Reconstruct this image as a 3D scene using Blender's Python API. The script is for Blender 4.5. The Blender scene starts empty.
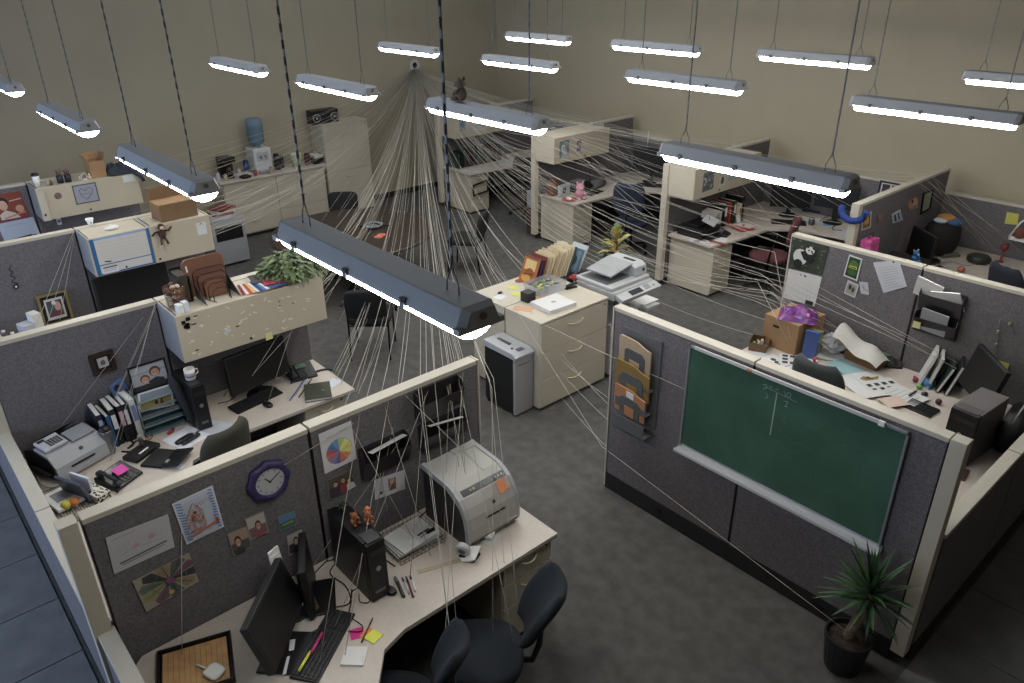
import bpy, math, random
from mathutils import Matrix, Vector, Euler
random.seed(7)
R = math.radians
PI = math.pi
sc = bpy.context.scene
col = sc.collection

# ------------------------------------------------------------------ camera, world, exposure
H = 4.0
cam_d = bpy.data.cameras.new('camera'); cam = bpy.data.objects.new('camera', cam_d); col.objects.link(cam)
cam_d.sensor_width = 36.0; cam_d.lens = 764.55 / 1024 * 36.0
cam_d.clip_start = .05; cam_d.clip_end = 60
_y, _p, _r = R(-48.82), R(26.332), R(.6266)
_f = Vector((math.sin(_y) * math.cos(_p), math.cos(_y) * math.cos(_p), -math.sin(_p)))
_rt = Vector((math.cos(_y), -math.sin(_y), 0)); _dn = _f.cross(_rt)
_r2 = _rt * math.cos(_r) + _dn * math.sin(_r); _d2 = -_rt * math.sin(_r) + _dn * math.cos(_r)
_m = Matrix((_r2, -_d2, -_f)).transposed().to_4x4(); _m.translation = Vector((0, 0, H))
cam.matrix_world = _m
sc.camera = cam
sc.view_settings.view_transform = 'Standard'; sc.view_settings.look = 'None'
sc.view_settings.exposure = -0.17; sc.view_settings.gamma = 1.0
sc.view_settings.use_curve_mapping = False
sc.cycles.use_denoising = True
sc.cycles.max_bounces = 6
sc.cycles.sample_clamp_indirect = 6
w = bpy.data.worlds.new('world'); sc.world = w; w.use_nodes = True
w.node_tree.nodes['Background'].inputs[0].default_value = (.45, .6, 1, 1)
w.node_tree.nodes['Background'].inputs[1].default_value = .3
LAMP = 36.0
# daylight through the window wall behind the camera
ld = bpy.data.lights.new('window_daylight', 'AREA'); ld.shape = 'RECTANGLE'; ld.size = 7.5; ld.size_y = 2.0
ld.energy = 205; ld.color = (.55, .72, 1.0)
lo = bpy.data.objects.new('window_daylight', ld); col.objects.link(lo)
lo.location = (-6.6, -2.9, 1.9); lo.rotation_euler = (R(72), 0, 0)
# cool fill light added below the ceiling to lift the lamp housings
sd = bpy.data.lights.new('overhead_fill', 'AREA'); sd.shape = 'RECTANGLE'; sd.size = 7; sd.size_y = 6; sd.energy = 150; sd.color = (.86, .93, 1.0)
so = bpy.data.objects.new('overhead_fill', sd); col.objects.link(so); so.location = (-8.0, 5.6, 6.15)

# ------------------------------------------------------------------ helpers

def _ray(x, y): return Vector(_r2 * ((x - 512) / 764.55) + _d2 * ((y - 341.5) / 764.55) + _f)
def T(x, y, z=.73): d = _ray(x, y); t = (z - H) / d.z; return (d.x * t, d.y * t, z)
def TX(x, y, X): d = _ray(x, y); t = X / d.x; return (X, d.y * t, H + d.z * t)
def TY(x, y, Y): d = _ray(x, y); t = Y / d.y; return (d.x * t, Y, H + d.z * t)
_mats = {}
def srgb(c):
    g = .3 * c[0] + .59 * c[1] + .11 * c[2]; c = [g + .84 * (v - g) for v in c]
    return tuple((x / 12.92 if x <= .04045 else ((x + .055) / 1.055) ** 2.4) for x in [v / 255 for v in c])
def M(c, rough=.6, metal=0, noise=0, nscale=30, bump=0, bscale=200, emit=0, trans=0, alpha=1, c2=None, detail=3):
    key = (c, rough, metal, noise, nscale, bump, bscale, emit, trans, alpha, c2, detail)
    if key in _mats: return _mats[key]
    m = bpy.data.materials.new('material'); m.use_nodes = True
    nt = m.node_tree; b = nt.nodes['Principled BSDF']
    lin = srgb(c)
    b.inputs['Base Color'].default_value = (*lin, 1)
    b.inputs['Roughness'].default_value = rough; b.inputs['Metallic'].default_value = metal
    if trans: b.inputs['Transmission Weight'].default_value = trans
    if alpha < 1: b.inputs['Alpha'].default_value = alpha
    if emit:
        b.inputs['Emission Color'].default_value = (1, .985, .93, 1); b.inputs['Emission Strength'].default_value = emit
    if noise or bump:
        tc = nt.nodes.new('ShaderNodeTexCoord')
    if noise:
        n = nt.nodes.new('ShaderNodeTexNoise'); n.inputs['Scale'].default_value = nscale; n.inputs['Detail'].default_value = detail
        rp = nt.nodes.new('ShaderNodeValToRGB')
        rp.color_ramp.elements[0].position = .35; rp.color_ramp.elements[1].position = .65
        d = srgb(c2) if c2 else tuple(min(1, x * (1 + noise)) for x in lin)
        a = lin if c2 else tuple(x * (1 - noise) for x in lin)
        rp.color_ramp.elements[0].color = (*a, 1); rp.color_ramp.elements[1].color = (*d, 1)
        nt.links.new(tc.outputs['Object'], n.inputs['Vector']); nt.links.new(n.outputs['Fac'], rp.inputs['Fac'])
        nt.links.new(rp.outputs['Color'], b.inputs['Base Color'])
    if bump:
        n2 = nt.nodes.new('ShaderNodeTexNoise'); n2.inputs['Scale'].default_value = bscale
        bp = nt.nodes.new('ShaderNodeBump'); bp.inputs['Strength'].default_value = bump; bp.inputs['Distance'].default_value = .003
        nt.links.new(tc.outputs['Object'], n2.inputs['Vector']); nt.links.new(n2.outputs['Fac'], bp.inputs['Height'])
        nt.links.new(bp.outputs['Normal'], b.inputs['Normal'])
    _mats[key] = m
    return m

class MB:
    """collects shapes and links them as one mesh object"""
    def __init__(s): s.v = []; s.f = []; s.mi = []; s.sm = []; s.mats = []; s.cur = 0; s.X = Matrix(); s.smooth = False
    def mat(s, m):
        if m not in s.mats: s.mats.append(m)
        s.cur = s.mats.index(m); return s
    def tf(s, loc=(0, 0, 0), rot=(0, 0, 0), base=None):
        s.X = (base or Matrix()) @ Matrix.Translation(loc) @ Euler([R(a) for a in rot]).to_matrix().to_4x4(); return s
    def add(s, vs, fs, smooth=None):
        o = len(s.v); s.v += [tuple(s.X @ Vector(p)) for p in vs]
        for f in fs: s.f.append(tuple(i + o for i in f)); s.mi.append(s.cur); s.sm.append(s.smooth if smooth is None else smooth)
        return s
    def box(s, x0, x1, y0, y1, z0, z1):
        return s.add([(x0, y0, z0), (x1, y0, z0), (x1, y1, z0), (x0, y1, z0), (x0, y0, z1), (x1, y0, z1), (x1, y1, z1), (x0, y1, z1)],
                     [(0, 3, 2, 1), (4, 5, 6, 7), (0, 1, 5, 4), (1, 2, 6, 5), (2, 3, 7, 6), (3, 0, 4, 7)], False)
    def cb(s, cx, cy, cz, sx, sy, sz): return s.box(cx - sx / 2, cx + sx / 2, cy - sy / 2, cy + sy / 2, cz - sz / 2, cz + sz / 2)
    def prism(s, poly, z0, z1, axis='z'):
        n = len(poly)
        g = {'z': lambda a, b, h: (a, b, h), 'x': lambda a, b, h: (h, a, b), 'y': lambda a, b, h: (a, h, b)}[axis]
        vs = [g(a, b, z0) for a, b in poly] + [g(a, b, z1) for a, b in poly]
        area = sum(poly[i][0] * poly[(i + 1) % n][1] - poly[(i + 1) % n][0] * poly[i][1] for i in range(n))
        fl = (area < 0) != (axis == 'y')
        fs = [tuple(range(n - 1, -1, -1)), tuple(range(n, 2 * n))] + [(i, (i + 1) % n, (i + 1) % n + n, i + n) for i in range(n)]
        if fl: fs = [tuple(reversed(f)) for f in fs]
        return s.add(vs, fs, False)
    def cyl(s, p0, p1, r0, r1=None, n=12, smooth=True):
        r1 = r0 if r1 is None else r1
        p0 = Vector(p0); p1 = Vector(p1); d = (p1 - p0).normalized()
        a = d.orthogonal().normalized(); b = d.cross(a)
        vs = [tuple(p0 + (a * math.cos(t) + b * math.sin(t)) * r0) for t in [2 * PI * i / n for i in range(n)]]
        vs += [tuple(p1 + (a * math.cos(t) + b * math.sin(t)) * r1) for t in [2 * PI * i / n for i in range(n)]]
        s.add(vs, [(i, (i + 1) % n, (i + 1) % n + n, i + n) for i in range(n)], smooth)
        o = len(s.v) - 2 * n
        s.f.append(tuple(o + i for i in range(n - 1, -1, -1))); s.f.append(tuple(o + n + i for i in range(n)))
        s.mi += [s.cur] * 2; s.sm += [False] * 2
        return s
    def tube(s, pts, r, n=5, flat=1.0):
        pts = [Vector(p) for p in pts]; vs = []; up = Vector((0, 0, 1))
        for i, p in enumerate(pts):
            d = (pts[min(i + 1, len(pts) - 1)] - pts[max(i - 1, 0)])
            d = d.normalized() if d.length > 1e-9 else up
            a = d.cross(up) if abs(d.z) < .95 else d.cross(Vector((1, 0, 0)))
            a.normalize(); b = a.cross(d)
            rr = r[i] if isinstance(r, (list, tuple)) else r
            vs += [tuple(p + (a * math.cos(t) + b * math.sin(t) * flat) * rr) for t in [2 * PI * k / n for k in range(n)]]
        fs = []
        for i in range(len(pts) - 1):
            for k in range(n):
                fs.append((i * n + k, (i + 1) * n + k, (i + 1) * n + (k + 1) % n, i * n + (k + 1) % n))
        fs += [tuple(range(n)), tuple(range(len(pts) * n - 1, len(pts) * n - n - 1, -1))]
        return s.add(vs, fs, True)
    def lathe(s, prof, n=20, c=(0, 0, 0)):
        vs = []; fs = []
        for r, z in prof:
            for k in range(n):
                t = 2 * PI * k / n; vs.append((c[0] + r * math.cos(t), c[1] + r * math.sin(t), c[2] + z))
        for i in range(len(prof) - 1):
            for k in range(n):
                fs.append((i * n + k, i * n + (k + 1) % n, (i + 1) * n + (k + 1) % n, (i + 1) * n + k))
        fs += [tuple(range(n - 1, -1, -1)), tuple((len(prof) - 1) * n + k for k in range(n))]
        return s.add(vs, fs, True)
    def sell(s, c, rad, e=1.0, e2=1.0, nu=16, nv=10):
        """super-ellipsoid"""
        sp = lambda v, q: math.copysign(abs(v) ** q, v)
        vs = []; fs = []
        for j in range(nv + 1):
            ph = -PI / 2 + PI * j / nv
            for i in range(nu):
                th = 2 * PI * i / nu
                vs.append((c[0] + rad[0] * sp(math.cos(ph), e) * sp(math.cos(th), e2), c[1] + rad[1] * sp(math.cos(ph), e) * sp(math.sin(th), e2), c[2] + rad[2] * sp(math.sin(ph), e)))
        for j in range(nv):
            for i in range(nu):
                fs.append((j * nu + i, j * nu + (i + 1) % nu, (j + 1) * nu + (i + 1) % nu, (j + 1) * nu + i))
        return s.add(vs, fs, True)
    def quad(s, a, b, c, d): return s.add([a, b, c, d], [(0, 1, 2, 3)], False)
    def build(s, name, mat=None, parent=None, label=None, bevel=0, weld=False, kind=None):
        me = bpy.data.meshes.new(name); me.from_pydata(s.v, [], s.f)
        for m in (s.mats if s.mats else [mat]): me.materials.append(m)
        me.polygons.foreach_set('material_index', s.mi if s.mats else [0] * len(s.f))
        me.polygons.foreach_set('use_smooth', s.sm)
        me.update(); me.validate()
        o = bpy.data.objects.new(name, me); col.objects.link(o)
        if parent: o.parent = parent
        if label: o['label'] = label
        if kind: o['kind'] = kind
        if bevel:
            b = o.modifiers.new('bevel', 'BEVEL'); b.width = bevel; b.segments = 2; b.limit_method = 'ANGLE'; b.angle_limit = R(40)
        return o

def thing(name, label, cat, loc=(0, 0, 0), rot=0, group=None, tilt=None):
    o = bpy.data.objects.new(name, None); col.objects.link(o); o.empty_display_size = .05
    o.location = loc; o.rotation_euler = tilt if tilt else (0, 0, R(rot))
    o['label'] = label; o['category'] = cat
    if group: o['group'] = group
    return o
def tag(o, label, cat, group=None, kind=None):
    o['label'] = label; o['category'] = cat
    if group: o['group'] = group
    if kind: o['kind'] = kind
    return o
def struct(name, mb, mat=None): return mb.build(name, mat, kind='structure')
def put(o, loc, rot=0):
    o.location = loc; o.rotation_euler = (0, 0, R(rot)); return o
def copy_tree(o, parent=None):
    c = o.copy(); col.objects.link(c); c.parent = parent
    for ch in [x for x in o.children]: copy_tree(ch, c)
    return c
def clone(o, label, loc=None, rot=None, group=None):
    c = copy_tree(o); c['label'] = label
    if loc is not None: c.location = loc
    if rot is not None: c.rotation_euler = (0, 0, R(rot))
    if group: c['group'] = group
    return c

# ------------------------------------------------------------------ materials
FABRIC = M((106, 101, 105), .95, noise=.22, nscale=90, bump=.5, bscale=350)
BEIGE = M((190, 180, 161), .5, noise=.02, nscale=3)
CAP = M((190, 182, 166), .45)
DOOR = M((186, 174, 151), .5, noise=.03, nscale=2.5)
LAMI = M((196, 184, 172), .38, noise=.03, nscale=40)
EDGE = M((122, 106, 90), .5)
DARK = M((22, 22, 24), .6)
BLACK = M((14, 14, 16), .45)
GLOSS = M((9, 9, 11), .42)
KICK = M((34, 32, 34), .7)
GREYP = M((150, 152, 158), .45)
SILVER = M((150, 152, 155), .35, metal=.6)
WHITE = M((225, 225, 222), .6)
PAPER = M((222, 221, 218), .8)
CARD = M((160, 122, 82), .85, noise=.06, nscale=12)
CARDD = M((120, 90, 60), .85, noise=.05, nscale=12)
NAVY = M((38, 48, 70), .95, noise=.12, nscale=120)
TEAL = M((26, 33, 42), .95, noise=.12, nscale=120)
CREAMH = M((205, 192, 150), .4)
def C_(r, g, b, rough=.6): return M((r, g, b), rough)

# ------------------------------------------------------------------ room
XL, YB, XR, YF, ZC = -12.36, 10.5, 3.0, -3.2, 6.2
CARPET = M((78, 76, 74), .98, c2=(92, 90, 87), noise=.1, nscale=9, detail=10, bump=.8, bscale=160)
struct('floor', MB().box(XL, XR, YF, YB, -.1, 0), CARPET)
struct('ceiling', MB().box(XL, XR, YF, YB, ZC, ZC + .1), M((210, 208, 204), .9))
WALL = M((164, 153, 129), .85, noise=.02, nscale=2, bump=.1, bscale=80)
struct('wall_left', MB().box(XL - .12, XL, YF, YB, 0, ZC), WALL)
struct('wall_back', MB().box(XL - .12, XR + .12, YB, YB + .12, 0, ZC), WALL)
struct('wall_right', MB().box(XR, XR + .12, YF, YB, 0, ZC), WALL)
mb = MB()
mb.box(XL - .12, -10.6, YF - .12, YF, 0, ZC).box(-2.8, XR + .12, YF - .12, YF, 0, ZC).box(-10.6, -2.8, YF - .12, YF, 0, .8).box(-10.6, -2.8, YF - .12, YF, 3.0, ZC)
struct('wall_front', mb, WALL)
mb = MB()
for k in range(5): mb.box(-10.6 + k * 1.95 - .03, -10.6 + k * 1.95 + .03, YF - .1, YF - .04, .8, 3.0)
struct('window_1', mb, SILVER)
struct('baseboard_left', MB().box(XL, XL + .012, 2.5, YB, 0, .1), KICK)
# aisle tiles, 61 cm, along the left aisle and the right aisle
TILE = M((104, 104, 104), .5, c2=(120, 119, 118), noise=.1, nscale=5, detail=6)
tiles = bpy.data.objects['floor']
tm = MB().box(.004, .606, .004, .606, 0, .008); proto = None
def tile(x, y):
    global proto
    if proto is None:
        proto = tm.build('tile', TILE, tiles, bevel=.002); o = proto
    else:
        o = proto.copy(); col.objects.link(o); o.parent = tiles
    o.location = (x, y, 0)
for i in range(-1, 11):
    for j in range(1, 4): tile(-4.57 - .61 * i, .245 - .61 * j)
for i in range(5):
    for j in range(-1, 7): tile(-.935 + .61 * i, 3.28 + .61 * j)

# ------------------------------------------------------------------ partitions
TH = .085
def partition(ax, face, cuts, label, h=1.67, side=-1, posts=(), kick=.15, cap_w=TH, thin=(), group=None):
    """ax 'y': runs along y, front face at x = face, body towards side*x.  ax 'x': runs along x, face at y = face."""
    a, b = (face - TH, face) if side < 0 else (face, face + TH)
    t = thing('partition_wall', label, 'partition', ((a + b) / 2, cuts[0], 0) if ax == 'y' else (cuts[0], (a + b) / 2, 0), group=group)
    ox, oy = t.location.x, t.location.y
    def bx(mb, u0, u1, d0, d1, z0, z1):
        if ax == 'y': return mb.box(a - ox + d0, b - ox - d1, u0 - oy, u1 - oy, z0, z1)
        return mb.box(u0 - ox, u1 - ox, a - oy + d0, b - oy - d1, z0, z1)
    bx(MB(), cuts[0] + .004, cuts[-1] - .004, .010, .014, .02, h - .02).build('core_frame', BLACK, t)
    for u0, u1 in zip(cuts, cuts[1:]):
        bx(MB(), u0 + .010, u1 - .010, .004, .004, kick + .004, h - .03).build('fabric_panel', FABRIC, t, bevel=.004)
        bx(MB(), u0 + .002, u1 - .002, 0, 0, .0, kick).build('kick_plate', KICK, t)
        bx(MB(), u0 + .006, u1 - .006, 0, 0, h - .03, h).build('top_cap', CAP, t, bevel=.003)
    for u, wdt in posts:   # beige end posts
        bx(MB(), u - wdt / 2, u + wdt / 2, -.001, -.001, kick * .55, h - .032).build('end_post', BEIGE, t, bevel=.003)
        bx(MB(), u - wdt / 2, u + wdt / 2, -.001, -.001, h - .032, h + .001).build('post_cap', CAP, t, bevel=.003)
    for u in thin:
        bx(MB(), u - .006, u + .006, 0, 0, .02, h - .001).build('end_trim', CAP, t)
    return t
X0, X1, X2, X3 = -3.49, -5.95, -8.36, -10.79
partition('y', X0, [.345, 1.528, 2.75], 'tall grey fabric partition with the purple clock and pinned drawings', posts=[(.29, .085)], thin=[2.756])
partition('y', X1, [.345, 1.53, 2.75], 'tall grey fabric partition behind the small dark framed picture and laser fax', posts=[(.31, .085)])
partition('y', X2, [.345, 1.56, 2.78], 'tall grey fabric partition behind the gold framed photo and blue bordered poster', posts=[(.31, .085)])
partition('y', X3, [.345, 1.63, 2.85], 'grey fabric partition at far left with the orange poster', posts=[(.31, .085)])
partition('x', 4.06, [-3.466, -2.255, -1.045], 'grey fabric partition carrying the green chalkboard', side=1, posts=[(-1.003, .085)], thin=[-3.47])
partition('x', 6.59, [-3.466, -2.255, -1.03], 'grey fabric partition with the panda calendar', side=1, thin=[-3.47])
partition('y', X0, [8.05, 9.2, 10.33], 'grey fabric partition with a blue neck pillow hung on its beige end', posts=[(8.005, .085)])
partition('y', -6.0, [8.03, 9.2, 10.33], 'grey fabric partition behind the overhead cabinet with the black and white flyer', posts=[(7.985, .08)])
partition('y', -8.6, [8.12, 9.3, 10.33], 'grey fabric partition behind the overhead cabinet with two small snapshots', posts=[(8.07, .08)])
partition('y', -11.12, [8.13, 9.3, 10.33], 'farthest left grey fabric partition, beside the wall with the string hole', posts=[(8.09, .08)])
partition('x', 10.34, [-12.3, -11.15, -9.9, -8.65, -7.35, -6.05, -4.8, -3.53, -2.32, -1.1, .1], 'long lower grey partition along the back wall', h=1.37, side=1)
partition('x', .262, [-12.3, -11.1, -9.9, -8.7, -7.2, -5.99, -4.8, -3.575, -2.4, -1.2], 'low grey partition along the blue lit aisle', h=.985, side=1, kick=.11)
partition('y', -.95, [4.15, 5.37, 6.59, 7.81, 9.03, 10.3], 'low grey partition along the dark right aisle', h=1.01, side=-1, kick=.12)

# ------------------------------------------------------------------ lamps
DIFF = M((255, 253, 245), .5, emit=LAMP)
HOUS = M((178, 180, 184), .5)
STEEL = M((120, 122, 126), .5, metal=.3)
def make_lamp():
    t = thing('pendant_light', '', 'ceiling light', (0, 0, 0))
    L = .595
    mb = MB()
    prof = [(-.078, .0), (-.078, .014), (-.055, .07), (.055, .07), (.078, .014), (.078, .0)]
    mb.prism(prof, -L + .02, L - .02, 'x')
    mb.build('housing', HOUS, t, bevel=.004)
    for s_ in (-1, 1):
        e = MB()
        pts = [(y * .98, z) for y, z in prof]
        vs = [(s_ * (L - .02), y, z) for y, z in prof] + [(s_ * (L + .005), y * .8, .005 + z * .8) for y, z in prof]
        n = 6
        fs = [(i, (i + 1) % n, (i + 1) % n + n, i + n) for i in range(n)] + [tuple(range(n, 2 * n))]
        e.add(vs, fs if s_ < 0 else [tuple(reversed(f)) for f in fs], False)
        e.box(min(s_ * L, s_ * (L - .03)), max(s_ * L, s_ * (L - .03)), -.086, .086, -.004, .014)
        e.build('end_cap', HOUS, t)
        b = MB(); b.cyl((s_ * (L - .0), 0, .04), (s_ * (L + .012), 0, .04), .012, n=8); b.build('cable_gland', M((120, 112, 80), .5), t)
    d = MB(); n = 10
    half = []
    for i in range(n + 1):
        a = PI * i / n; half.append((-.071 * math.cos(a), .002 - .050 * math.sin(a)))
    d.prism(half, -L + .035, L - .035, 'x')
    d.build('diffuser', DIFF, t)
    for x in (-.43, -.05, .3):
        for s_ in (-1, 1):
            c = MB(); c.cb(x, s_ * .081, .01, .026, .01, .03); c.cb(x, s_ * .086, .018, .012, .01, .014)
            c.build('clip', STEEL, t)
    for x in (-.46, .46):
        c = MB()
        c.tube([(x - .03, 0, .068), (x - .028, 0, .10), (x, 0, .16)], .003, 4).tube([(x + .03, 0, .068), (x + .028, 0, .10), (x, 0, .16)], .003, 4)
        c.build('hanger', STEEL, t)
        # chain: flat links turned in turn
        c = MB(); z = .16; k = 0
        while z < ZC - 3.03:
            dx, dy = (.0048, .0016) if k % 2 else (.0016, .0048)
            c.box(x - dx, x + dx, -dy, dy, z, z + .03); z += .027; k += 1
        c.build('chain', STEEL, t)
    return t
lamp0 = make_lamp(); first = True
lamps = [(-2.215, 1.275, 3.04, 'nearest hanging strip light, large and seen from above over the round table'),
         (-4.425, 1.325, 2.99, 'hanging strip light over the cabinet with the cardboard boxes at left'),
         (-6.695, 1.39, 2.97, 'hanging strip light above the paper cup, on the left'),
         (-9.0, 1.4, 3.0, 'hanging strip light cut off by the left edge of the photo'),
         (-2.355, 3.825, 2.95, 'hanging strip light above the desk with the black and white flyer cabinet'),
         (-4.235, 3.445, 3.05, 'hanging strip light right of the string hole with a plush sitting behind it'),
         (-6.255, 3.435, 3.04, 'hanging strip light above the black stereo'),
         (-8.335, 3.465, 3.04, 'hanging strip light above the water cooler'),
         (-2.33, 6.14, 2.98, 'large hanging strip light at upper right above the open cubicle end'),
         (-4.23, 5.66, 3.06, 'hanging strip light with a visible chain at top centre right, lower of a pair'),
         (-6.865, 6.13, 2.97, 'hanging strip light at top centre above the middle cabinets'),
         (-8.575, 5.79, 3.03, 'hanging strip light just above the string hole in the wall'),
         (-2.16, 7.85, 3.03, 'hanging strip light at far right edge of the photo'),
         (-4.08, 7.55, 3.11, 'hanging strip light against the beige wall, right of centre'),
         (-5.775, 7.18, 3.13, 'hanging strip light against the beige wall, upper of the pair at centre right'),
         (-8.08, 7.56, 3.08, 'farthest small hanging strip light in front of the room corner')]
for i, (x, y, z, lb) in enumerate(lamps):
    o = lamp0 if i == 0 else copy_tree(lamp0)
    o.location = (x + .03, y, z); o['label'] = lb; o['group'] = 'hanging strip lights in rows'
# ------------------------------------------------------------------ desks and storage
DZ = .73
def desk(poly, label, name='worktop', z=DZ, th=.03, legs=(), mat=None, group=None):
    cx = sum(p[0] for p in poly) / len(poly); cy = sum(p[1] for p in poly) / len(poly)
    t = thing('desk', label, 'desk', (cx, cy, 0), group=group)
    q = [(x - cx, y - cy) for x, y in poly]
    MB().prism(q, z - th + .004, z).build(name, mat or LAMI, t)
    e = [(x * 1.0, y * 1.0) for x, y in q]
    MB().prism(e, z - th - .002, z - th + .004).build('edge_band', EDGE, t)
    for x0, x1, y0, y1 in legs:
        MB().box(x0 - cx, x1 - cx, y0 - cy, y1 - cy, .0, z - th).build('leg_panel', BEIGE, t, bevel=.003)
    return t
def handle(mb, x, y, z, w=.13, ax='y', dirn=1):
    """curved pull"""
    pts = []
    for i in range(9):
        u = -1 + i / 4.0; d = dirn * (.004 + .026 * (1 - abs(u) ** 2.2)); zz = z - .012 * (1 - u * u)
        pts.append((x + d, y + u * w / 2, zz) if ax == 'y' else (x + u * w / 2, y + d, zz))
    return mb.tube(pts, .0065, 6)
def pedestal(x0, x1, y0, y1, label, h=.70, dirn=1, n=3, ax='y', splits=None, hw=.13, lock=True, name='drawer_pedestal', cat='drawer unit', top=False):
    t = thing(name, label, cat, ((x0 + x1) / 2, (y0 + y1) / 2, 0))
    cx, cy = t.location.x, t.location.y; dx, dy = (x1 - x0) / 2, (y1 - y0) / 2
    fr = .02
    b = MB()
    if ax == 'y':
        xa, xb = (-dx, dx - fr) if dirn > 0 else (-dx + fr, dx)
        b.box(xa, xb, -dy, dy, .03, h)
        MB().box(-dx + .03, dx - .04, -dy + .02, dy - .02, 0, .03).build('plinth', DARK, t)
    else:
        ya, yb = (-dy, dy - fr) if dirn > 0 else (-dy + fr, dy)
        b.box(-dx, dx, ya, yb, .03, h)
        MB().box(-dx + .02, dx - .02, -dy + .04, dy - .04, 0, .03).build('plinth', DARK, t)
    b.build('carcass', BEIGE, t, bevel=.002)
    if top:
        MB().box(-dx - .002, dx + .002, -dy - .002, dy + .002, h, h + .02).build('top', BEIGE, t, bevel=.002)
    sp = splits or [.05 + (h - .06) * k / n for k in range(n + 1)]
    for k in range(len(sp) - 1):
        z0, z1 = sp[k] + .003, sp[k + 1] - .003
        if ax == 'y':
            xx = dx if dirn > 0 else -dx
            d = MB().box(xx - fr if dirn > 0 else xx, xx if dirn > 0 else xx + fr, -dy + .004, dy - .004, z0, z1).build('drawer', BEIGE, t, bevel=.002)
            handle(MB(), xx, 0, z0 + (z1 - z0) * .72, hw, 'y', dirn).build('handle', CREAMH, d)
        else:
            yy = dy if dirn > 0 else -dy
            d = MB().box(-dx + .004, dx - .004, yy - fr if dirn > 0 else yy, yy if dirn > 0 else yy + fr, z0, z1).build('drawer', BEIGE, t, bevel=.002)
            handle(MB(), 0, yy, z0 + (z1 - z0) * .72, hw, 'x', dirn).build('handle', CREAMH, d)
    if lock:
        if ax == 'y': MB().cyl((dirn * dx, dy - .05, h - .04), (dirn * (dx + .004), dy - .05, h - .04), .009, n=10).build('lock', DARK, t)
        else: MB().cyl((dx - .05, dirn * dy, h - .04), (dx - .05, dirn * (dy + .004), h - .04), .009, n=10).build('lock', DARK, t)
    return t
def overhead(xw, y0, y1, label, z0=1.275, z1=1.665, d=.4, lock=.5, endgrey=True, group=None, door=None):
    """cabinet hung on a partition face at x = xw, door facing +x"""
    t = thing('overhead_cabinet', label, 'cabinet', (xw, (y0 + y1) / 2, z0), group=group); w = (y1 - y0) / 2; h = z1 - z0
    b = MB(); b.box(.002, d - .02, -w + .016, w - .016, 0, .018).box(.002, d - .02, -w + .016, w - .016, h - .02, h - .002).box(.002, .015, -w + .016, w - .016, .018, h - .02)
    b.build('body', BEIGE, t)
    for s_ in (-1, 1):
        pr = [(0, 0), (d - .03, .0), (d - .018, .02), (d - .018, h - .02), (d - .03, h), (0, h)]
        MB().prism(pr, min(s_ * w, s_ * (w - .015)), max(s_ * w, s_ * (w - .015)), 'y').build('side_panel', GREYP if (s_ < 0 and endgrey) else BEIGE, t, bevel=.002)
        MB().box(.01, d - .03, min(s_ * (w - .017), s_ * (w - .024)), max(s_ * (w - .017), s_ * (w - .024)), h - .003, h + .001).build('top_slot', DARK, t)
    MB().box(d - .019, d, -w, w, .002, h).build('door', door or DOOR, t, bevel=.004)
    MB().cyl((d, -w + 2 * w * lock, .04), (d + .005, -w + 2 * w * lock, .04), .011, n=10).build('lock', BLACK, t)
    return t

# cubicle behind the clock partition (nearest)
desk([(-3.485, .42), (-3.42, .352), (-2.05, .352), (-2.05, 1.0), (-2.45, 1.22), (-2.66, 1.40), (-2.705, 1.56), (-2.705, 2.735), (-3.485, 2.735)],
     'light laminate corner desk holding the beige laser printer and black keyboard', legs=[(-2.1, -2.06, .37, .95)])
pedestal(-3.44, -2.735, 2.30, 2.715, 'beige three drawer pedestal under the printer end of the nearest desk', h=.698, splits=[.04, .33, .52, .69])
# cubicle with the fax machine
desk([(-5.945, .352), (-3.64, .352), (-3.64, 1.02), (-4.55, 1.08), (-5.08, 1.30), (-5.2, 1.62), (-5.2, 2.745), (-5.945, 2.745)],
     'light laminate corner desk with the fax machine and black tower computer', legs=[(-5.9, -5.86, 2.70, 2.73)])
pedestal(-5.9, -5.24, 2.28, 2.68, 'beige drawer pedestal under the dark green notebook end of the fax desk', h=.698)
# next cubicles to the left
desk([(-8.355, .352), (-6.1, .352), (-6.1, 1.0), (-7.0, 1.08), (-7.45, 1.3), (-7.6, 1.62), (-7.6, 2.77), (-8.355, 2.77)],
     'laminate corner desk mostly hidden behind the fax cubicle partition', legs=[(-8.3, -8.26, 2.71, 2.75)])
desk([(-10.785, .352), (-8.5, .352), (-8.5, 1.0), (-9.4, 1.08), (-9.9, 1.3), (-10.03, 1.62), (-10.03, 2.84), (-10.785, 2.84)],
     'laminate desk at far left below the orange poster', legs=[(-10.7, -10.66, 2.78, 2.82)])
pedestal(-8.3, -7.65, 2.3, 2.72, 'beige drawer pedestal in the cubicle left of the fax cubicle', h=.698)
overhead(X1, 1.528, 2.75, 'beige overhead cabinet marked with tape scraps and carrying leather folders', lock=.44)
overhead(X2, 1.562, 2.135, 'beige overhead cabinet covered by the blue bordered poster', lock=.5)
overhead(X2, 2.137, 2.75, 'beige overhead cabinet with a plush monkey and a hanging white card', lock=.07)
overhead(X3, 1.64, 2.80, 'beige overhead cabinet at far left with a grey framed drawing on its door', lock=.46)

# middle block of two lateral file cabinets
pedestal(-5.215, -4.705, 4.48, 5.415, 'beige three drawer lateral file cabinet with its curved handles facing the aisle', h=.95, splits=[.04, .34, .64, .94], hw=.2, name='file_cabinet', cat='file cabinet', top=True)
pedestal(-5.735, -5.235, 4.48, 5.415, 'beige lateral file cabinet behind the paper shredder, drawers turned away', h=.95, dirn=-1, splits=[.04, .34, .64, .94], hw=.2, name='file_cabinet', cat='file cabinet', top=True)

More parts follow.
